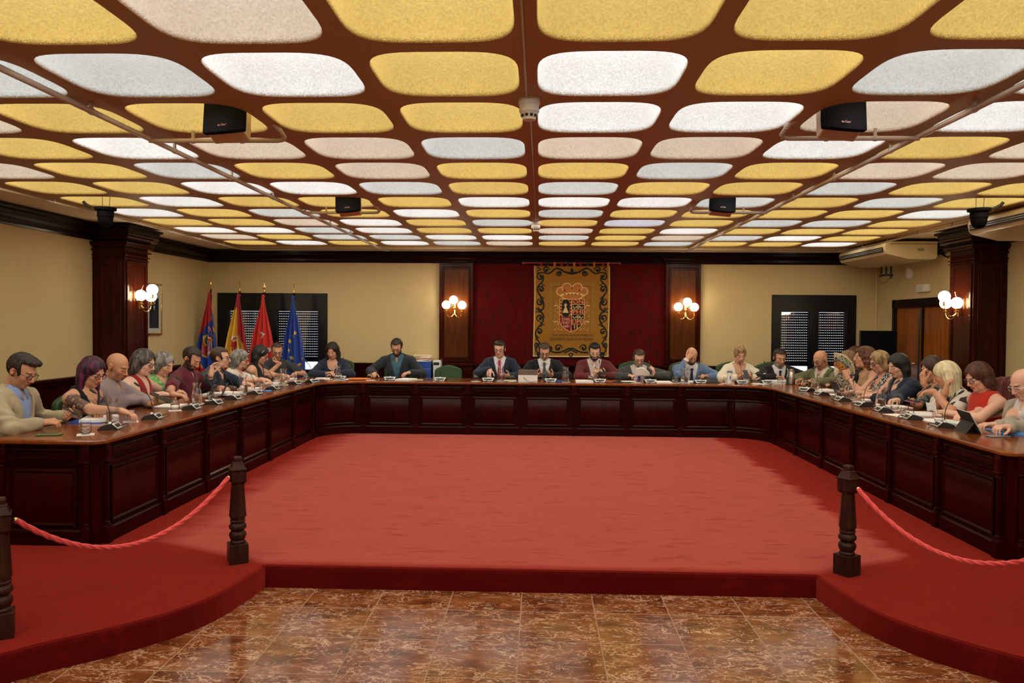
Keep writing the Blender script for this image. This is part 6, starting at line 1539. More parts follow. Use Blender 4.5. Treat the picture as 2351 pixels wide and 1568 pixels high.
    def front_y(a, u, e):   # forward distance of the chest surface (shared torso field) at lateral a, distance u below the neck
        best = 0
        for fwd in np.arange(.20, -.02, -.004):
            p_ = Np+side*a+fw*fwd-ax_*u; dmin = 1
            for o in torso:
                if o.t == 'e':
                    q = (o.R.T @ (p_-o.a))/o.b; k0 = np.linalg.norm(q); dd = k0*(k0-1)/(np.linalg.norm(q/o.b)+1e-6)
                else:
                    ab = o.b-o.a; t = np.clip(((p_-o.a)@ab)/(ab@ab), 0, 1); dd = np.linalg.norm(p_-o.a-t*ab)-(o.ra+t*(o.rb-o.ra))
                dmin = min(dmin, dd)
            if dmin < e: return fwd
        return .05
    def tie(m, e=.016, ln=.34):
        V = []; Fc = []; k = 0; rows = [(-.030, .013), (-.012, .020), (.020, .013), (.09, .020), (.16, .026), (.24, .033), (ln, .038)]
        for u, w_ in rows:
            f_ = max(front_y(0, max(u, .0)+.012, e)+.014, .080-.2*max(u, 0) if u < .06 else 0); f2 = f_+.006
            V += [Np+side*(-w_)+fw*(f_-.004)-ax_*u, Np+fw*f2-ax_*u, Np+side*w_+fw*(f_-.004)-ax_*u]
        for i in range(len(rows)-1): Fc += [(3*i, 3*i+1, 3*i+4, 3*i+3), (3*i+1, 3*i+2, 3*i+5, 3*i+4)]
        o = meshobj('tie', np.array(V), Fc, m, r, True); q = o.modifiers.new('s', 'SOLIDIFY'); q.thickness = .006; q.offset = 0
    for of in outfit:
        k = of[0]; m = of[1]; kw = of[2] if len(of) > 2 else {}
        if k == 'shirt': cloth('shirt', m, .008, 'long', .056, vdepth=.03, vw=.014); collar(m); cuffs(m)
        elif k == 'vshirt': cloth('shirt', m, .008, None, .056, vdepth=kw.get('v', .045) if not any(q[0] == 'tie' for q in outfit) else None, vw=.020); collar(m); cuffs(m)
        elif k == 'longshirt': cloth('shirt', m, .011, 'long', .056, vdepth=kw.get('v', .05), vw=.022, wr=.003); collar(m)
        elif k == 'tee': cloth('t_shirt', m, .010, 'short', kw.get('nr', .064), wr=.003)
        elif k == 'polo': cloth('polo_shirt', m, .011, 'short', .060, vdepth=.06, vw=.02, wr=.003); collar(m, .068, .026)
        elif k == 'blouse': cloth('blouse', m, .014, kw.get('sl', 'short'), .070, vdepth=kw.get('v', .16), vw=.06, wr=.004)
        elif k == 'tank': cloth('top', m, .009, None, .066, strap=kw.get('strap', (.112, .17)), scoop=kw.get('scoop'), vdepth=kw.get('v'), vw=kw.get('vw', .05), wr=.002)
        elif k == 'innertop': cloth('top', m, .008, None, .075, scoop=kw.get('scoop', (.10, .08, .0)))
        elif k == 'jacket':
            vd = kw.get('v', .33); vw_ = kw.get('vw', .085)
            cloth('jacket', m, .019, kw.get('sl', 'long'), .068 if sex == 'm' else .060, vdepth=vd, vw=vw_, wr=.0042, open_from=0)
            # lapels lie along the opening
            for s_ in (-1, 1):
                V = []; rows = 9
                for i in range(rows):
                    u = -.035+(vd+.035)*i/(rows-1); half = vw_*max(0, (vd-u)/vd); wl = .050*(1-.75*(i/(rows-1))**2)+(.016 if i in (2, 3) else 0)
                    for j, aa in enumerate((half-.003, half+wl*.5, half+wl)):
                        f_ = front_y(s_*aa, max(u, .0), .019)+(.011 if j == 0 else .009 if j == 1 else .004); bk = .0 if u > 0 else u*1.2
                        V.append(Np+side*s_*aa+fw*(f_+bk*1.2)-ax_*u)
                Fc = [(3*i+j, 3*i+j+1, 3*i+j+4, 3*i+j+3) for i in range(rows-1) for j in range(2)]
                o = meshobj('lapel', np.array(V), Fc, m, r, True); q = o.modifiers.new('s', 'SOLIDIFY'); q.thickness = .005; q.offset = 0
        elif k == 'tie': tie(m, kw.get('e', .014))
        elif k == 'necklace':
            P_ = []
            for i in range(15):
                q = PI*i/14; a = .068*math.cos(q); u = .01+kw.get('d', .07)*math.sin(q)**1.3; P_.append(Np+side*a+fw*(front_y(a, u, .006)+.004 if i not in (0, 14) else .0)-ax_*u)
            mb = MB(); 
            if kw.get('beads'):
                for p_ in P_[3:-3]: mb.sphere(p_, .006, 8, 6)
            mb.tube(P_, .0018, 6)
            if kw.get('pend'): mb.sphere(P_[7]-ax_*.01, (.012, .012, .014), 10, 8)
            mb.build('necklace', m, r)
        elif k == 'watch':
            s_ = kw.get('s', 1); w, el = W[s_], E[s_]; u = (w-el)/np.linalg.norm(w-el); MB().tube([w-u*.035, w-u*.012], [.0325, .032], 16).build('watch', m, r)
            c_ = w-u*.024; up_ = np.array([0, 0, 1.])-u*u[2]; up_ /= np.linalg.norm(up_); MB().lathe([(.0175, 0), (.0175, .007), (.014, .009), (0, .009)], 18, c_+up_*.029, up_).build('watch_dial', M_CHROME if kw.get('light') else M_BLACK, r)
        elif k == 'pin':
            a, u = .085, .12; MB().sphere(Np+side*a*kw.get('s', 1)+fw*(front_y(a, u, .019)+.014)-ax_*u, (.008, .005, .009), 10, 8).build('lapel_pin', m, r)
        elif k == 'print':
            mb = MB(); 
            for i in range(5):
                q = i*1.26; a, u = .04+.022*math.cos(q), .20+.022*math.sin(q); mb.sphere(Np+side*a+fw*(front_y(a, u, .010)+.010)-ax_*u, (.013, .005, .013), 8, 6)
            mb.build('chest_print', m, r)
    # ---- legs under the desk
    lg = []
    for s_ in (-1, 1):
        hipj = np.array([s_*.085, -.02, .545]); kn = np.array([s_*.10, -.40, .50]); an = np.array([s_*.10, -.36, .09]); lg += [cap(hipj, kn, .078, .056, .04), cap(kn, an, .055, .042, .03)]
        MB().sphere((s_*.10, -.42, .035), (.045, .13, .035), 14, 8).build('shoe', M_BLACK, r, smooth=True)
    lg.append(ell(P-np.array([0, 0, .01]), (.165*g, .125, .10), None, .04))
    l_ = np.min([o.lo for o in lg], 0); h_ = np.max([o.hi for o in lg], 0); l_[2] = .03
    V2, Q2 = mesh_blocks(lg, [(l_, h_, .016)]); meshobj('trousers', V2, Q2, kwleg(pid), r, True)
    if chairlab is not None:
        cpos = root + Rz @ np.array([chx, .0, 0]); c_ = chair(cpos[0], cpos[1], rz, chairlab); c_.scale = (.80, 1, .90) if abs(cpos[0]) > 3.7 else (1, 1, 1)
    info = dict(r=r, S=S, E=E, W=W, H=H, Rh=Rh, Rz=Rz, root=root, hd=hd); return info
def kwleg(i): return fabric('trouser_cloth_%s' % ['dark', 'grey', 'navy'][i % 3], [(.02, .02, .022), (.06, .06, .065), (.015, .02, .05)][i % 3])
def wl(info, p): return info['root']+info['Rz'] @ np.array(p, float)
# ------------------------------------------------------------------ the council members
wz = lambda px, py, dz=.035: atZ(px, py, ZT+dz)
hX = lambda px, py, X: atX(px, py, X)
hY = lambda px, py, Y=11.62: atY(px, py, Y)
F_NAVY = fabric('navy_suit', (.016, .024, .045)); F_BLKS = fabric('black_suit', (.009, .009, .011)); F_DKS = fabric('charcoal_suit', (.022, .027, .034)); F_BEI = fabric('beige_linen', (.42, .35, .22), .9); F_BEI2 = fabric('stone_linen', (.36, .31, .23), .9)
F_OLI = fabric('olive_suit', (.125, .125, .052)); F_BUR = fabric('burgundy_suit', (.12, .018, .018)); F_GRY = fabric('dark_grey_suit', (.055, .057, .055)); F_SKY = fabric('light_blue_suit', (.13, .20, .33)); F_WHJ = fabric('ivory_jacket', (.78, .72, .58))
F_LBL = fabric('light_blue_shirt', (.27, .36, .62)); F_TEAL = fabric('teal_shirt', (.06, .15, .20)); F_WHS = fabric('white_shirt', (.72, .70, .70)); F_STR = fabric('striped_white_shirt', (.70, .66, .60), kind='stripe', c2=(.25, .15, .12), sc=26); F_MAU = fabric('mauve_shirt', (.30, .235, .245))
F_BLK = fabric('black_jersey', (.008, .008, .009)); F_RED = fabric('dark_red_top', (.30, .012, .014)); F_MAR = fabric('maroon_polo', (.125, .010, .022)); F_CRM = fabric('cream_blouse', (.72, .66, .56)); F_TEE = fabric('washed_black_tee', (.040, .042, .044)); F_GRN = fabric('green_print_top', (.10, .40, .06), kind='blotch', c2=(.5, .5, .4), sc=60)
F_TAN = fabric('tan_top', (.42, .27, .13)); F_PAT = fabric('black_white_print', (.02, .02, .025), kind='blotch', c2=(.65, .62, .55), sc=75); F_LEAF = fabric('white_black_leaf_print', (.72, .67, .58), kind='leaf', c2=(.03, .022, .02), sc=15); F_ORR = fabric('orange_red_top', (.52, .028, .012)); F_DPT = fabric('dark_pattern_blouse', (.03, .04, .04), kind='blotch', c2=(.16, .18, .15), sc=40)
T_PINK = fabric('pink_tie', (.50, .02, .12), .45); T_GRN = fabric('green_grey_tie', (.05, .085, .085), .45); T_BLU = fabric('royal_blue_tie', (.02, .03, .30), .45); T_NAV = fabric('navy_tie', (.03, .03, .13), .45); T_BLK = fabric('black_tie', (.02, .02, .03), .45)
GR = 'council members seated at the desk'
ALL = {}
def P_(k, *a, **kw):
    if k not in (11, 12, 13, 14, 15, 16, 17, 18, 19): kw['lean'] = kw.get('lean', .18)*.62
    ALL[k] = person(k, *a, grp=GR, **kw); return ALL[k]
REST = {-1: {}, 1: {}}
NEAR = .0036
# --- left run, from the camera backwards
P_(1, hX(50, 852, -3.86), L_, hp=.50, hy=-.05, lean=.20, sw=.44, tone='t', hair='side', hm=HB, glasses=1, beard='stubble', hres=NEAR, syaw=0,
   hands={-1: dict(world=wz(92, 975), d=(.15, -1, .15), n=(.5, 0, -1), pose='pinch', pole=(-.9, .3, -.8)), 1: dict(world=wz(150, 968, .03)+np.array([-.10, .16, .0]), d=(-.6, -.8, .1), n=(-.6, .2, .9), pose='hold', pole=(.8, .3, -1))},
   outfit=[('vshirt', F_LBL, dict(v=.05)), ('jacket', F_BEI, dict(v=.36, vw=.085))], label='man in a beige linen jacket and light blue shirt typing on a phone', chairlab='green armchair behind the man in the beige jacket')
P_(2, hX(212, 855, -3.80), L_-.1, hp=.42, hy=-.15, lean=.30, sw=.38, tone='m', sex='f', hair='midlong', hm=HPU, glasses=1, hres=NEAR, tattoo=-1,
   hands={-1: dict(world=wz(278, 955, .05), d=(.1, -1, -.25), n=(0, -.2, -1), pose='relax', pole=(-1, .0, -.6)), 1: dict(world=wz(210, 958, .03)+np.array([.0, .12, 0]), d=(-.8, -.5, 0), n=(0, 0, -1), pose='relax', pole=(.8, .3, -1))},
   outfit=[('tank', F_BLK, dict(strap=(.125, .19), v=.15, vw=.075)), ('necklace', M_BLACK, dict(d=.13, pend=1)), ('watch', M_BLACK, dict(s=1))], label='woman in a black top with tattooed arm, purple-streaked hair and black glasses', chairlab='green armchair behind the tattooed woman', chx=.30)
P_(3, hX(269, 842, -3.84), L_, hp=.42, hy=-.1, lean=.18, sw=.42, tone='t', hair='bald', beard='stubble', hres=NEAR,
   hands={-1: dict(world=wz(330, 918, .06), d=(0, -1, .1), n=(.8, 0, -.5), pose='pinch', pole=(-.6, .2, -1)), 1: dict(p=(.14, -.34, None), d=(-.5, -.8, 0), n=(-.5, 0, .8), pose='hold', pole=(.7, .2, -1))},
   outfit=[('longshirt', F_MAU)], label='bald man in a mauve shirt looking at a dark tablet', chairlab='green armchair behind the bald man in mauve')
P_(4, hX(330, 833, -3.86), L_+.0, hp=.30, hy=-.05, lean=.22, sw=.43, g=1.18, tone='p', sex='f', hair='bob', hm=HGD, glasses=1, hres=.004,
   hands={-1: dict(world=wz(373, 912, .04), d=(.1, -1, -.1), n=(0, 0, -1), pose='relax', pole=(-.8, .2, -1)), 1: dict(world=wz(428, 882, .08)+np.array([0, .0, 0]), d=(-.1, -1, .25), n=(0, -.2, -1), pose='relax', pole=(.8, .3, -1))},
   outfit=[('tank', F_RED, dict(strap=(.10, .16), v=.20, vw=.05))], label='woman in a sleeveless dark red top reaching out her arm, dark grey bob', chairlab='green armchair behind the woman in the dark red top')
P_(5, hX(376, 837, -4.02), L_-.1, hp=.38, hy=-.15, lean=.16, sw=.36, tone='l', sex='f', hair='bobshort', hm=HG, hres=.004,
   hands={-1: dict(p=(-.05, -.24, None), free=1, pole=(-.4, .3, -1)), 1: dict(p=(.05, -.22, None), free=1, pole=(.2, .3, -1))},
   outfit=[('blouse', F_GRN, dict(v=.14))], label='grey-haired woman in a green print top, half hidden behind the red top woman', chairlab='green armchair behind the grey-haired woman in green')
P_(6, hX(440, 823, -3.88), L_-.1, hp=.62, hy=-.1, lean=.20, sw=.45, tone='m', hair='short', hm=HB, beard='full', hres=.004,
   hands={-1: dict(world=wz(400, 918, .02)+np.array([0, -.02, 0]), d=(.2, -1, -.1), n=(0, 0, -1), pose='relax', pole=(-.8, .3, -1)), 1: dict(p=(.13, -.40, None), d=(-.4, -.9, 0), n=(0, 0, -1), pose='relax', pole=(.8, .2, -1))},
   outfit=[('polo', F_MAR)], label='bearded man in a maroon polo shirt looking down', chairlab='green armchair behind the bearded man in maroon')
P_(7, hX(506, 822, -3.84), L_+.0, hp=.08, hy=.15, lean=.24, sw=.43, tone='l', hair='short', hm=HMB, glasses=1, hres=.0042,
   hands={-1: dict(world=atX(484, 860, -3.62), d=(.25, -.1, 1), n=(0, -1, .2), pose='relax', pole=(-.3, -.3, -1)), 1: dict(p=(.05, -.42, None), d=(-.3, -1, 0), n=(0, 0, -1), pose='relax', pole=(.8, .2, -1))},
   outfit=[('innertop', F_BLK, dict(scoop=(.07, .06, 0))), ('jacket', F_NAVY, dict(v=.34, vw=.07, sl='mid')), ('watch', M_BLACK, dict(s=-1, light=1))], label='man in a navy jacket and black t-shirt with raised hand, turned towards his neighbours', chairlab='green armchair behind the navy jacket man')
P_(8, hX(551, 826, -3.82), L_+.1, hp=.22, hy=-.0, lean=.22, sw=.37, tone='l', sex='f', hair='bob', hm=HG, glasses=1, hres=.0044,
   hands={-1: dict(world=wz(598, 876, .03), d=(.1, -1, 0), n=(0, 0, -1), pose='relax', pole=(-.8, .2, -1)), 1: dict(p=(.02, -.42, None), d=(-.4, -1, 0), n=(0, 0, -1), pose='relax', pole=(.8, .2, -1))},
   outfit=[('blouse', F_CRM, dict(v=.17)), ('watch', M_BLACK, dict(s=-1))], label='woman in a cream blouse with a silver-grey bob and glasses', chairlab='green armchair behind the woman in the cream blouse')
P_(9, hX(598, 815, -3.86), L_+.05, hp=.35, hy=.0, lean=.2, sw=.37, tone='m', sex='f', hair='long', hm=HK, glasses=1, hres=.0044,
   hands={-1: dict(world=wz(603, 869, .02), d=(.2, -1, 0), n=(0, 0, -1), pose='pinch', pole=(-.8, .2, -1)), 1: dict(p=(.08, -.40, None), d=(-.4, -1, 0), n=(0, 0, -1), pose='pinch', pole=(.8, .2, -1))},
   outfit=[('tank', F_BLK, dict(strap=(.125, .18), v=.12, vw=.05))], label='woman in a sleeveless black top with long black hair and hairclip', chairlab='green armchair behind the long-haired woman in black')
P_(10, atY(636, 806, 11.30), L_-.9, hp=.40, hy=-.25, lean=.20, sw=.44, tone='m', hair='buzz', hm=HMB, glasses=1, beard='stubble', hres=.0044,
   hands={-1: dict(world=atY(642, 835, 11.13), d=(-.7, .45, .35), n=(.1, .2, 1), pose='hold', pole=(-.5, -.2, -1)), 1: dict(p=(.20, -.36, None), d=(-.6, -.9, 0), n=(0, 0, -1), pose='relax', pole=(.8, .2, -1))},
   outfit=[('tee', F_TEE), ('print', M_ORANGE)], label='man in a dark grey t-shirt resting his chin on his hand before the blue flag', chairlab='green armchair behind the man in the dark grey t-shirt')
# --- back run
P_(11, hY(763, 806), .08, hp=.35, hy=-.1, lean=.16, sw=.37, tone='m', sex='f', hair='midlong', hm=HB, hres=.0048,
   hands={-1: dict(p=(-.04, -.36, None), d=(.8, -.4, .1), n=(0, .1, -1), pose='relax', pole=(-.8, .2, -.8)), 1: dict(p=(.06, -.33, .79), d=(-.8, -.5, 0), n=(0, .1, -1), pose='relax', pole=(.8, .2, -.8))},
   outfit=[('innertop', F_BLK, dict(scoop=(.09, .10, .0))), ('jacket', F_NAVY, dict(v=.30, vw=.08)), ('necklace', M_PAPER, dict(beads=1, d=.085))], label='woman in a dark navy jacket with long dark hair and bead necklace', chairlab='green armchair behind the dark-haired woman in navy')
P_(12, hY(911, 797), 0, hp=.55, hy=-.05, lean=.16, sw=.46, tone='m', hair='short', hm=HB, glasses=1, beard='full', hres=.0048,
   hands={-1: dict(p=(-.28, -.40, None), d=(.1, -1, 0), n=(0, 0, -1), pose='relax', pole=(-1, .1, -.5)), 1: dict(p=(.24, -.34, .80), d=(-.6, -.6, -.1), n=(-.2, 0, -1), pose='relax', pole=(.9, .2, -.7))},
   outfit=[('vshirt', F_TEAL, dict(v=.05)), ('jacket', F_DKS, dict(v=.36, vw=.095)), ('watch', M_BLUE, dict(s=1))], label='bearded man in a charcoal jacket and teal shirt left of the empty chair', chairlab='green armchair behind the bearded man in the teal shirt')
P_(13, hY(1147, 802), 0, hp=.22, hy=-.12, hr=.0, lean=.15, sw=.41, tone='l', hair='side', hm=HB, glasses=1, hres=.0048,
   hands={-1: dict(p=(-.13, -.36, .80), d=(-.1, -.7, -.6), n=(.2, .4, -1), pose='relax', pole=(-1, .1, -.6)), 1: dict(p=(.15, -.36, None), d=(-.5, -.9, 0), n=(-.7, 0, .7), pose='relax', pole=(.9, .2, -.7))},
   outfit=[('vshirt', F_WHS), ('tie', T_PINK), ('jacket', F_NAVY, dict(v=.34, vw=.085))], label='man in a navy suit with a bright pink tie and glasses', chairlab='green armchair behind the man with the pink tie')
P_(14, hY(1250, 807), 0, hp=.48, hy=.05, lean=.15, sw=.45, tone='m', hair='short', hm=HMB, glasses=1, beard='goatee', hres=.0048,
   hands={-1: dict(p=(-.10, -.33, .775), d=(.5, -.9, .2), n=(.5, .3, .8), pose='hold', pole=(-1, .1, -.6)), 1: dict(p=(.12, -.33, .775), d=(-.5, -.9, .2), n=(-.5, .3, .8), pose='hold', pole=(.9, .2, -.7))},
   outfit=[('vshirt', F_WHS), ('tie', T_GRN), ('jacket', F_BLKS, dict(v=.34, vw=.09)), ('pin', M_WHITE)], label='man in a black suit and green-grey tie holding a phone before the tapestry', chairlab='green armchair behind the man with the green-grey tie')
P_(15, hY(1365, 807), 0, hp=.42, hy=.03, lean=.15, sw=.43, tone='l', hair='quiff', hm=HK, glasses=2, beard='full', hres=.0048,
   hands={-1: dict(p=(-.02, -.36, .78), d=(.2, -.6, .6), n=(.6, .6, .2), pose='pinch', pole=(-1, .1, -.6)), 1: dict(p=(.15, -.34, .79), d=(-.7, -.7, .3), n=(-.3, .5, .8), pose='hold', pole=(.9, .2, -.7))},
   outfit=[('vshirt', F_STR), ('jacket', F_BUR, dict(v=.36, vw=.10)), ('pin', M_WHITE)], label='bearded young man in a burgundy jacket looking at his phone', chairlab='green armchair behind the man in the burgundy jacket')
P_(16, hY(1467, 822), 0, hp=.45, hy=0, lean=.18, sw=.46, g=1.15, tone='l', hair='short', hm=HMB, glasses=1, beard='greyfull', hres=.0048,
   hands={-1: dict(p=(-.17, -.36, None), d=(.5, -.9, 0), n=(0, 0, -1), pose='relax', pole=(-1, .1, -.6)), 1: dict(p=(.20, -.36, .80), d=(-.2, -.4, .9), n=(-.8, .3, .2), pose='pinch', pole=(.9, .2, -.7))},
   outfit=[('vshirt', F_STR), ('tie', T_BLU), ('jacket', F_GRY, dict(v=.38, vw=.11))], label='heavy grey-bearded man in a dark grey suit with a royal blue tie reading a page', chairlab='green armchair behind the man in the dark grey suit')
P_(17, hY(1588, 817), 0, hp=.62, hy=.05, lean=.20, sw=.45, tone='m', hair='balding', hm=HMB, beard='full', hres=.0048,
   hands={-1: dict(p=(-.10, -.335, 1.03), d=(.55, .05, .55), n=(.1, 1, .1), pose='flat', pole=(-.6, -.3, -1)), 1: dict(p=(.20, -.37, .78), d=(-.6, -.6, .25), n=(-.2, .2, -1), pose='pinch', pole=(.9, .2, -.7))},
   outfit=[('vshirt', F_WHS), ('tie', T_NAV), ('jacket', F_SKY, dict(v=.36, vw=.09)), ('watch', M_BLACK, dict(s=1))], label='balding man in a light blue suit covering his eyes with his hand', chairlab='green armchair behind the man in the light blue suit')
P_(18, hY(1699, 816), 0, hp=.28, hy=.0, lean=.16, sw=.38, tone='m', sex='f', hair='bun', hm=HBL, hres=.0048,
   hands={-1: dict(p=(-.09, -.35, .775), d=(.6, -.7, .2), n=(.4, .3, .8), pose='hold', pole=(-1, .1, -.6)), 1: dict(p=(.13, -.33, .775), d=(-.7, -.7, .2), n=(-.4, .3, .8), pose='hold', pole=(.9, .2, -.7))},
   outfit=[('innertop', F_PAT, dict(scoop=(.10, .14, .0))), ('jacket', F_WHJ, dict(v=.36, vw=.085))], label='blonde woman with pinned-up hair in an ivory jacket using a phone', chairlab='green armchair behind the woman in the ivory jacket')
P_(19, hY(1790, 822), -.05, hp=.30, hy=.12, lean=.18, sw=.48, g=1.08, tone='t', hair='short', hm=HB, beard='greyfull', hres=.0048, h=1.05,
   hands={-1: dict(p=(-.10, -.38, None), d=(.6, -.9, 0), n=(0, 0, -1), pose='relax', pole=(-1, .1, -.6)), 1: dict(p=(.16, -.36, None), d=(-.6, -.9, 0), n=(0, 0, -1), pose='relax', pole=(.9, .2, -.7))},
   outfit=[('vshirt', F_WHS), ('tie', T_BLK), ('jacket', F_BLKS, dict(v=.34, vw=.085))], label='grey-bearded man in a black suit and black tie at the right corner', chairlab='green armchair behind the grey-bearded man in black')
# --- right run, from the corner towards the camera
P_(20, hX(1884, 826, 3.87), R_+.55, hp=.45, hy=-.15, lean=.22, sw=.47, g=1.08, tone='t', hair='bald', glasses=3, beard='goatee', hres=.0046, h=1.04,
   hands={-1: dict(p=(-.12, -.38, None), d=(.4, -1, 0), n=(0, 0, -1), pose='relax', pole=(-1, .1, -.6)), 1: dict(p=(.08, -.40, None), d=(-.3, -1, 0), n=(0, 0, -1), pose='relax', pole=(.9, .2, -.7))},
   outfit=[('vshirt', F_STR), ('jacket', F_OLI, dict(v=.36, vw=.09))], label='bald man in an olive jacket with a greying beard', chairlab='green armchair behind the bald man in olive')
P_(21, hX(1946, 828, 4.10), R_+.1, hp=.25, hy=-.2, lean=.10, sw=.37, tone='m', sex='f', hair='midlong', hm=HBR, hres=.0046,
   hands={-1: dict(p=(-.06, -.24, None), free=1, pole=(-.3, .3, -1)), 1: dict(p=(.05, -.22, None), free=1, pole=(.2, .3, -1))},
   outfit=[('tee', F_BLK)], label='woman with light brown hair in a dark t-shirt, mostly hidden behind the open fan', chairlab='green armchair behind the fan')
P_(22, hX(1962, 817, 4.42), R_+.3, hp=.2, hy=0, lean=.05, sw=.36, tone='m', sex='f', hair='midlong', hm=HAU, hres=.005,
   hands={-1: dict(p=(-.08, -.30, .60), free=1, pole=(-.3, .6, -1)), 1: dict(p=(.08, -.30, .60), free=1, pole=(.3, .6, -1))},
   outfit=[('tee', F_DKS)], label='brown-haired person of whom only the hair shows behind the woman with the fan')
P_(23, hX(1983, 822, 3.88), R_+.0, hp=-.05, hy=.02, lean=.20, sw=.39, tone='m', sex='f', hair='curly', hm=HCU, glasses=2, hres=.0042,
   hands={1: dict(p=(.05, -.33, .92), d=(-.1, -.3, 1), n=(-.9, 0, .1), pose='fist', pole=(.4, -.2, -1)), -1: dict(world=wz(2000, 905, .03), d=(.2, -1, 0), n=(0, 0, -1), pose='relax', pole=(-.8, .2, -1))},
   outfit=[('tank', F_TAN, dict(strap=(.115, .17), v=.12, vw=.06)), ('necklace', M_BLACK, dict(d=.12)), ('watch', M_BLACK, dict(s=-1))], label='woman in a sleeveless tan top with curly reddish hair holding up a fan', chairlab='green armchair behind the curly-haired woman')
P_(24, hX(2019, 832, 3.88), R_+.05, hp=.30, hy=.1, lean=.18, sw=.37, tone='m', sex='f', hair='bob', hm=HBL, glasses=1, hres=.0042,
   hands={1: dict(p=(.0, -.40, None), d=(-.3, -1, 0), n=(0, 0, -1), pose='relax', pole=(.9, .2, -.8)), -1: dict(world=wz(2030, 905, .03), d=(.4, -1, 0), n=(0, 0, -1), pose='relax', pole=(-.8, .2, -1))},
   outfit=[('tank', F_PAT, dict(strap=(.15, .08), scoop=(.09, .07, -.01))), ('necklace', M_BLACK, dict(d=.12))], label='blonde woman with glasses in a black and white print top', chairlab='green armchair behind the blonde woman with glasses')
P_(25, hX(2062, 840, 3.86), R_+.1, hp=.32, hy=.12, lean=.18, sw=.38, tone='l', sex='f', hair='long', hm=HK, hres=.004,
   hands={1: dict(p=(.0, -.42, None), d=(-.3, -1, 0), n=(0, 0, -1), pose='relax', pole=(.9, .2, -.8)), -1: dict(world=wz(2062, 925, .03), d=(.4, -1, 0), n=(0, 0, -1), pose='relax', pole=(-.8, .2, -1))},
   outfit=[('innertop', F_WHS, dict(scoop=(.09, .12, .0))), ('jacket', F_NAVY, dict(v=.34, vw=.07))], label='woman in a dark navy jacket with very long straight black hair on the right run', chairlab='green armchair behind the long-haired woman in navy')
P_(26, hX(2140, 848, 3.98), R_+.05, hp=.30, hy=.05, lean=.18, sw=.38, tone='t', sex='f', hair='bobshort', hm=HMB, glasses=3, hres=.004,
   hands={1: dict(world=atX(2121, 880, 3.72), d=(-.2, -.1, 1), n=(-.2, 1, .2), pose='relax', pole=(.5, -.2, -1)), -1: dict(world=wz(2110, 934, .03), d=(.5, -1, .1), n=(.2, .2, .9), pose='hold', pole=(-.8, .2, -1))},
   outfit=[('blouse', F_DPT, dict(sl='mid', v=.12)), ('watch', M_BRASS, dict(s=-1))], label='brown-haired woman in a dark patterned blouse adjusting her glasses, phone in hand', chairlab='green armchair behind the woman in the dark patterned blouse')
P_(27, hX(2172, 862, 3.84), R_+.15, hp=.35, hy=-.75, lean=.2, sw=.39, g=1.03, tone='t', sex='f', hair='midlong', hm=HPL, hres=.0038,
   hands={1: dict(world=atX(2176, 905, 3.66)+np.array([0, .25, 0]), d=(-.2, -1, 0), n=(0, 0, -1), pose='relax', pole=(.9, .2, -.8)), -1: dict(world=atX(2170, 902, 3.72), d=(.05, .15, 1), n=(.4, 1, -.1), pose='relax', pole=(-.5, -.3, -1))},
   outfit=[('blouse', F_LEAF, dict(v=.12)), ('watch', M_CHROME, dict(s=-1, light=1))], label='woman with platinum hair in a black and white leaf-print blouse, hand at her head', chairlab='green armchair behind the woman with platinum hair')
P_(28, hX(2246, 866, 3.88), R_+.1, hp=.42, hy=.05, lean=.2, sw=.39, g=1.05, tone='l', sex='f', hair='bob', hm=HAU, glasses=1, hres=.0036,
   hands={1: dict(p=(.04, -.42, None), d=(-.3, -1, .1), n=(-.2, 0, -1), pose='pinch', pole=(.9, .2, -.8)), -1: dict(world=wz(2218, 957, .04), d=(.35, -1, .1), n=(0, 0, -1), pose='relax', pole=(-.8, .2, -1))},
   outfit=[('tank', F_ORR, dict(strap=(.125, .16)))], label='woman in a sleeveless orange-red top with auburn bob reading papers', chairlab='green armchair behind the woman in the orange-red top')
P_(29, hX(2350, 882, 3.92), R_+.15, hp=.45, hy=.0, lean=.2, sw=.43, tone='l', hair='bald', glasses=2, hres=.0036,
   hands={1: dict(world=wz(2298, 985, .03)+np.array([0.02, .08, 0]), d=(-.1, -1, .1), n=(0, 0, -1), pose='relax', pole=(.9, .2, -.8)), -1: dict(world=wz(2318, 990, .035), d=(.1, -1, .1), n=(0, 0, -1), pose='pinch', pole=(-.8, .2, -1))},
   outfit=[('vshirt', F_WHS), ('jacket', F_BEI2, dict(v=.36, vw=.09))], label='bald man with thin glasses in a stone-coloured jacket at the right photo edge', chairlab='green armchair behind the bald man at the right edge')
chair(float(atY(1026, 850, 11.85)[0]), 11.84, 0, 'empty green leather armchair between the bearded man and the pink tie man')

# ------------------------------------------------------------------ things held in hands
def held(name, info, s_, off, size, rotm, m, lab, cat, screen=None):
    p = wl(info, info['W'][s_]); r = empty(name, p+info['Rz'] @ np.array(off, float), float(math.atan2(info['Rz'][1, 0], info['Rz'][0, 0])), lab, cat)
    X = rotm.to_4x4(); a, b, c = size
    MB().xf(X).box(-a/2, a/2, -b/2, b/2, -c/2, c/2).build('body', m, r, bevel=min(size)*.35)
    if screen: MB().xf(X).box(-a/2+.004, a/2-.004, -b/2+.004, b/2-.004, c/2, c/2+.0008).build('screen', screen, r)
    return r
EX = lambda x, y, z: Matrix.Rotation(z, 3, 'Z') @ Matrix.Rotation(y, 3, 'Y') @ Matrix.Rotation(x, 3, 'X')
held('phone', ALL[1], 1, (-.05, -.09, .050), (.070, .145, .009), EX(.55, .0, .3), M_BLACK, 'grey phone held by the man in the beige jacket', 'phone')
held('tablet', ALL[3], 1, (-.05, -.14, .06), (.14, .20, .010), EX(.45, .0, .2), M_BLACK, 'dark tablet held up by the bald man in mauve', 'tablet')
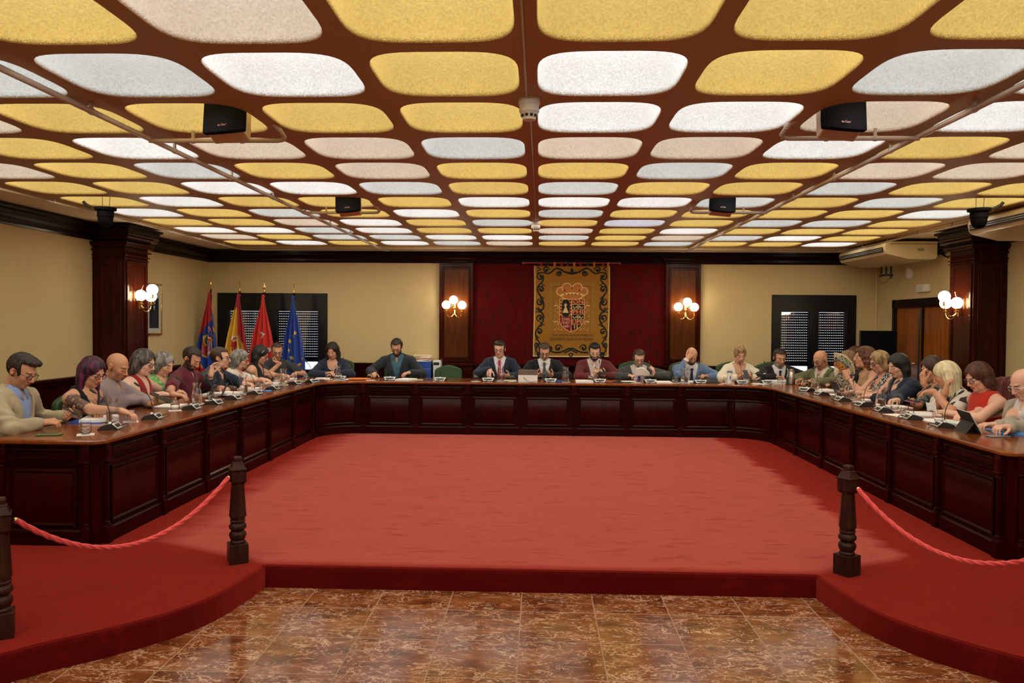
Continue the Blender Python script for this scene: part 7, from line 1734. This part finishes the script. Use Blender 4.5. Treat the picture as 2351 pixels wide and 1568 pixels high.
held('phone', ALL[14], -1, (.10, -.09, .045), (.15, .072, .009), EX(.9, 0, 0), M_GREY if 'M_GREY' in globals() else M_BLACK, 'grey phone held sideways by the man with the green-grey tie', 'phone')
held('phone', ALL[15], 1, (-.07, -.09, .045), (.15, .075, .009), EX(.7, 0, .1), M_BLACK, 'black phone held by the man in the burgundy jacket', 'phone')
held('phone', ALL[18], 1, (-.11, -.09, .05), (.075, .15, .009), EX(.9, 0, .05), M_BLACK, 'black phone held by the woman in the ivory jacket', 'phone')
held('phone', ALL[26], -1, (.08, -.10, .045), (.15, .075, .009), EX(.2, .1, .4), plain('pink_phone_case', (.45, .12, .22), .4), 'pink phone held by the woman in the dark patterned blouse', 'phone', M_BLACK)
held('pen', ALL[17], 1, (-.02, -.08, .07), (.14, .008, .008), EX(0, -.5, .2), M_BLUE, 'blue and white pen held by the man in the light blue suit', 'pen')
# the page held by the grey-suited man
i = ALL[16]; p = wl(i, (.05, -.37, .78)); V = []
for a in range(9):
    for b in range(7):
        u, v = a/8, b/6; V.append((-.13+.26*u, -.02-.05*v, .0+.14*v*math.sin(PI*min(1, u*.8+.25))+.0))
o = meshobj('page', V, grid_faces(9, 7), M_PAPER, None, True, loc=p); tag(o, 'curved white page held up by the man in the dark grey suit', 'paper'); o.modifiers.new('s', 'SOLIDIFY').thickness = .0015
i = ALL[28]; p = wl(i, (-.02, -.44, .78)); V = []
for a in range(9):
    for b in range(7):
        u, v = a/8, b/6; V.append((-.06+.12*u, -.10+.02*math.sin(u*4)-.02*v, .0+.085*v+.03*u*v+.012*math.sin(u*6+v*3)))
o = meshobj('page', V, grid_faces(9, 7), M_PAPER, None, True, loc=p, rz=R_+.3); tag(o, 'white page being turned by the woman in the orange-red top', 'paper'); o.modifiers.new('s', 'SOLIDIFY').thickness = .0015
# the open fan
i = ALL[23]; p = wl(i, i['W'][1]); fan = empty('hand_fan', p, 0, 'open round hand fan with mosaic print and cream ribs', 'fan')
c0 = atX(1915, 853, 3.70); nrm = -(c0-CAM)/np.linalg.norm(c0-CAM)
nx, nz = 150, 60; pf = Paint(nx, nz, (.55, .52, .38)); rng = np.random.RandomState(3)
cen = rng.rand(900, 2); col = np.array([(.55, .50, .34), (.50, .46, .30), (.05, .04, .03), (.62, .24, .03), (.16, .03, .16), (.30, .02, .05), (.10, .20, .24), (.20, .26, .10)])
a_ = -1.35+2.95*pf.u; rr = .055+.185*pf.v
fx_, fz_ = rr*np.cos(a_), rr*np.sin(a_)
sx_ = rng.rand(1500)*.5-.25; sz_ = rng.rand(1500)*.5-.25
D2 = (fx_[..., None]-sx_)**2+(fz_[..., None]-sz_)**2; k1 = D2.argmin(-1); dd = np.sort(np.partition(D2, 1, -1)[..., :2], -1); edge_ = (np.sqrt(dd[..., 1])-np.sqrt(dd[..., 0])) < .0022
zone = np.sin(sx_*16+1)+np.sin(sz_*21+.5); ci = np.where(zone > .95, 3, np.where(zone > .5, 6, np.where(zone < -1.2, 4, rng.randint(0, 2, 1500)))); ci = np.where(rng.rand(1500) < .10, 5, ci); ci = np.where(rng.rand(1500) < .06, 7, ci)
pf.c = col[ci[k1]]; pf.c[edge_] = (.04, .03, .025); pf.c[pf.v > .90] = (.66, .55, .42)
pf.c[(pf.v > .90) & (np.mod(pf.u*44, 1) < .18)] = (.35, .25, .16)
zz = .0035*np.abs(np.mod(pf.u*22, 1)*2-1)
side_ = np.cross(np.array([0, 0, 1.]), nrm); side_ /= np.linalg.norm(side_); side_ = side_ if side_ @ RIGHT > 0 else -side_
pc = c0
V = pc+fx_[..., None]*side_+fz_[..., None]*np.array([0, 0, 1.])+(zz[..., None])*nrm - np.array(fan.location)
o = meshobj('leaf', V.reshape(-1, 3), grid_faces(nx, nz), M_PAINT, fan, True, cols=pf.c.reshape(-1, 3)); o.modifiers.new('s', 'SOLIDIFY').thickness = .002
mb = MB()
for k in range(22):
    q = -1.35+2.95*(k+.5)/22; u_ = side_*math.cos(q)+np.array([0, 0, 1.])*math.sin(q); mb.tube([pc+u_*.0-np.array(fan.location), pc+u_*.06-np.array(fan.location)], .0028, 5)
mb.build('ribs', plain('cream_fan_ribs', (.62, .50, .36), .5), fan)
# hairclip, coat on the chair at the right edge
i = ALL[9]; MB().tube([i['hd'](.078, -.03, .085), i['hd'](.092, -.02, .045)], .004, 8).build('hairclip', M_SILVER, i['r']); MB().tube([i['hd'](-.070, -.045, .085), i['hd'](-.088, -.03, .045)], .004, 8).build('hairclip', M_SILVER, i['r'])
x, y, z = atX(2312, 880, 4.45); r = empty('coat', (x, y, ZP), R_, 'burgundy coat hung over a chair behind the man at the right edge', 'coat')
V, Q = mesh_blocks([ell((0, 0, .86), (.22, .07, .20), None, .05), ell((0, .0, .55), (.24, .08, .30), None, .06), cap((-.14, 0, 1.0), (.14, 0, 1.0), .05, .05, .04), fnop(lambda X, Y, Z: f32(.006)*np.sin(X*60+Z*9)+f32(.004)*noise3(X, Y, Z, 30), 'add')], [((-.3, -.15, .25), (.3, .15, 1.1), .012)])
meshobj('fabric', V, Q, fabric('burgundy_wool', (.10, .014, .014)), r, True); MB().tube([(-.12, -.02, 1.05), (-.13, -.075, .9), (-.12, -.085, .6)], .014).build('strap', M_BLACK, r)
MB().box(-.2, .2, -.1, .1, 0, .30).build('chair_base', M_BLACK, r, bevel=.01)
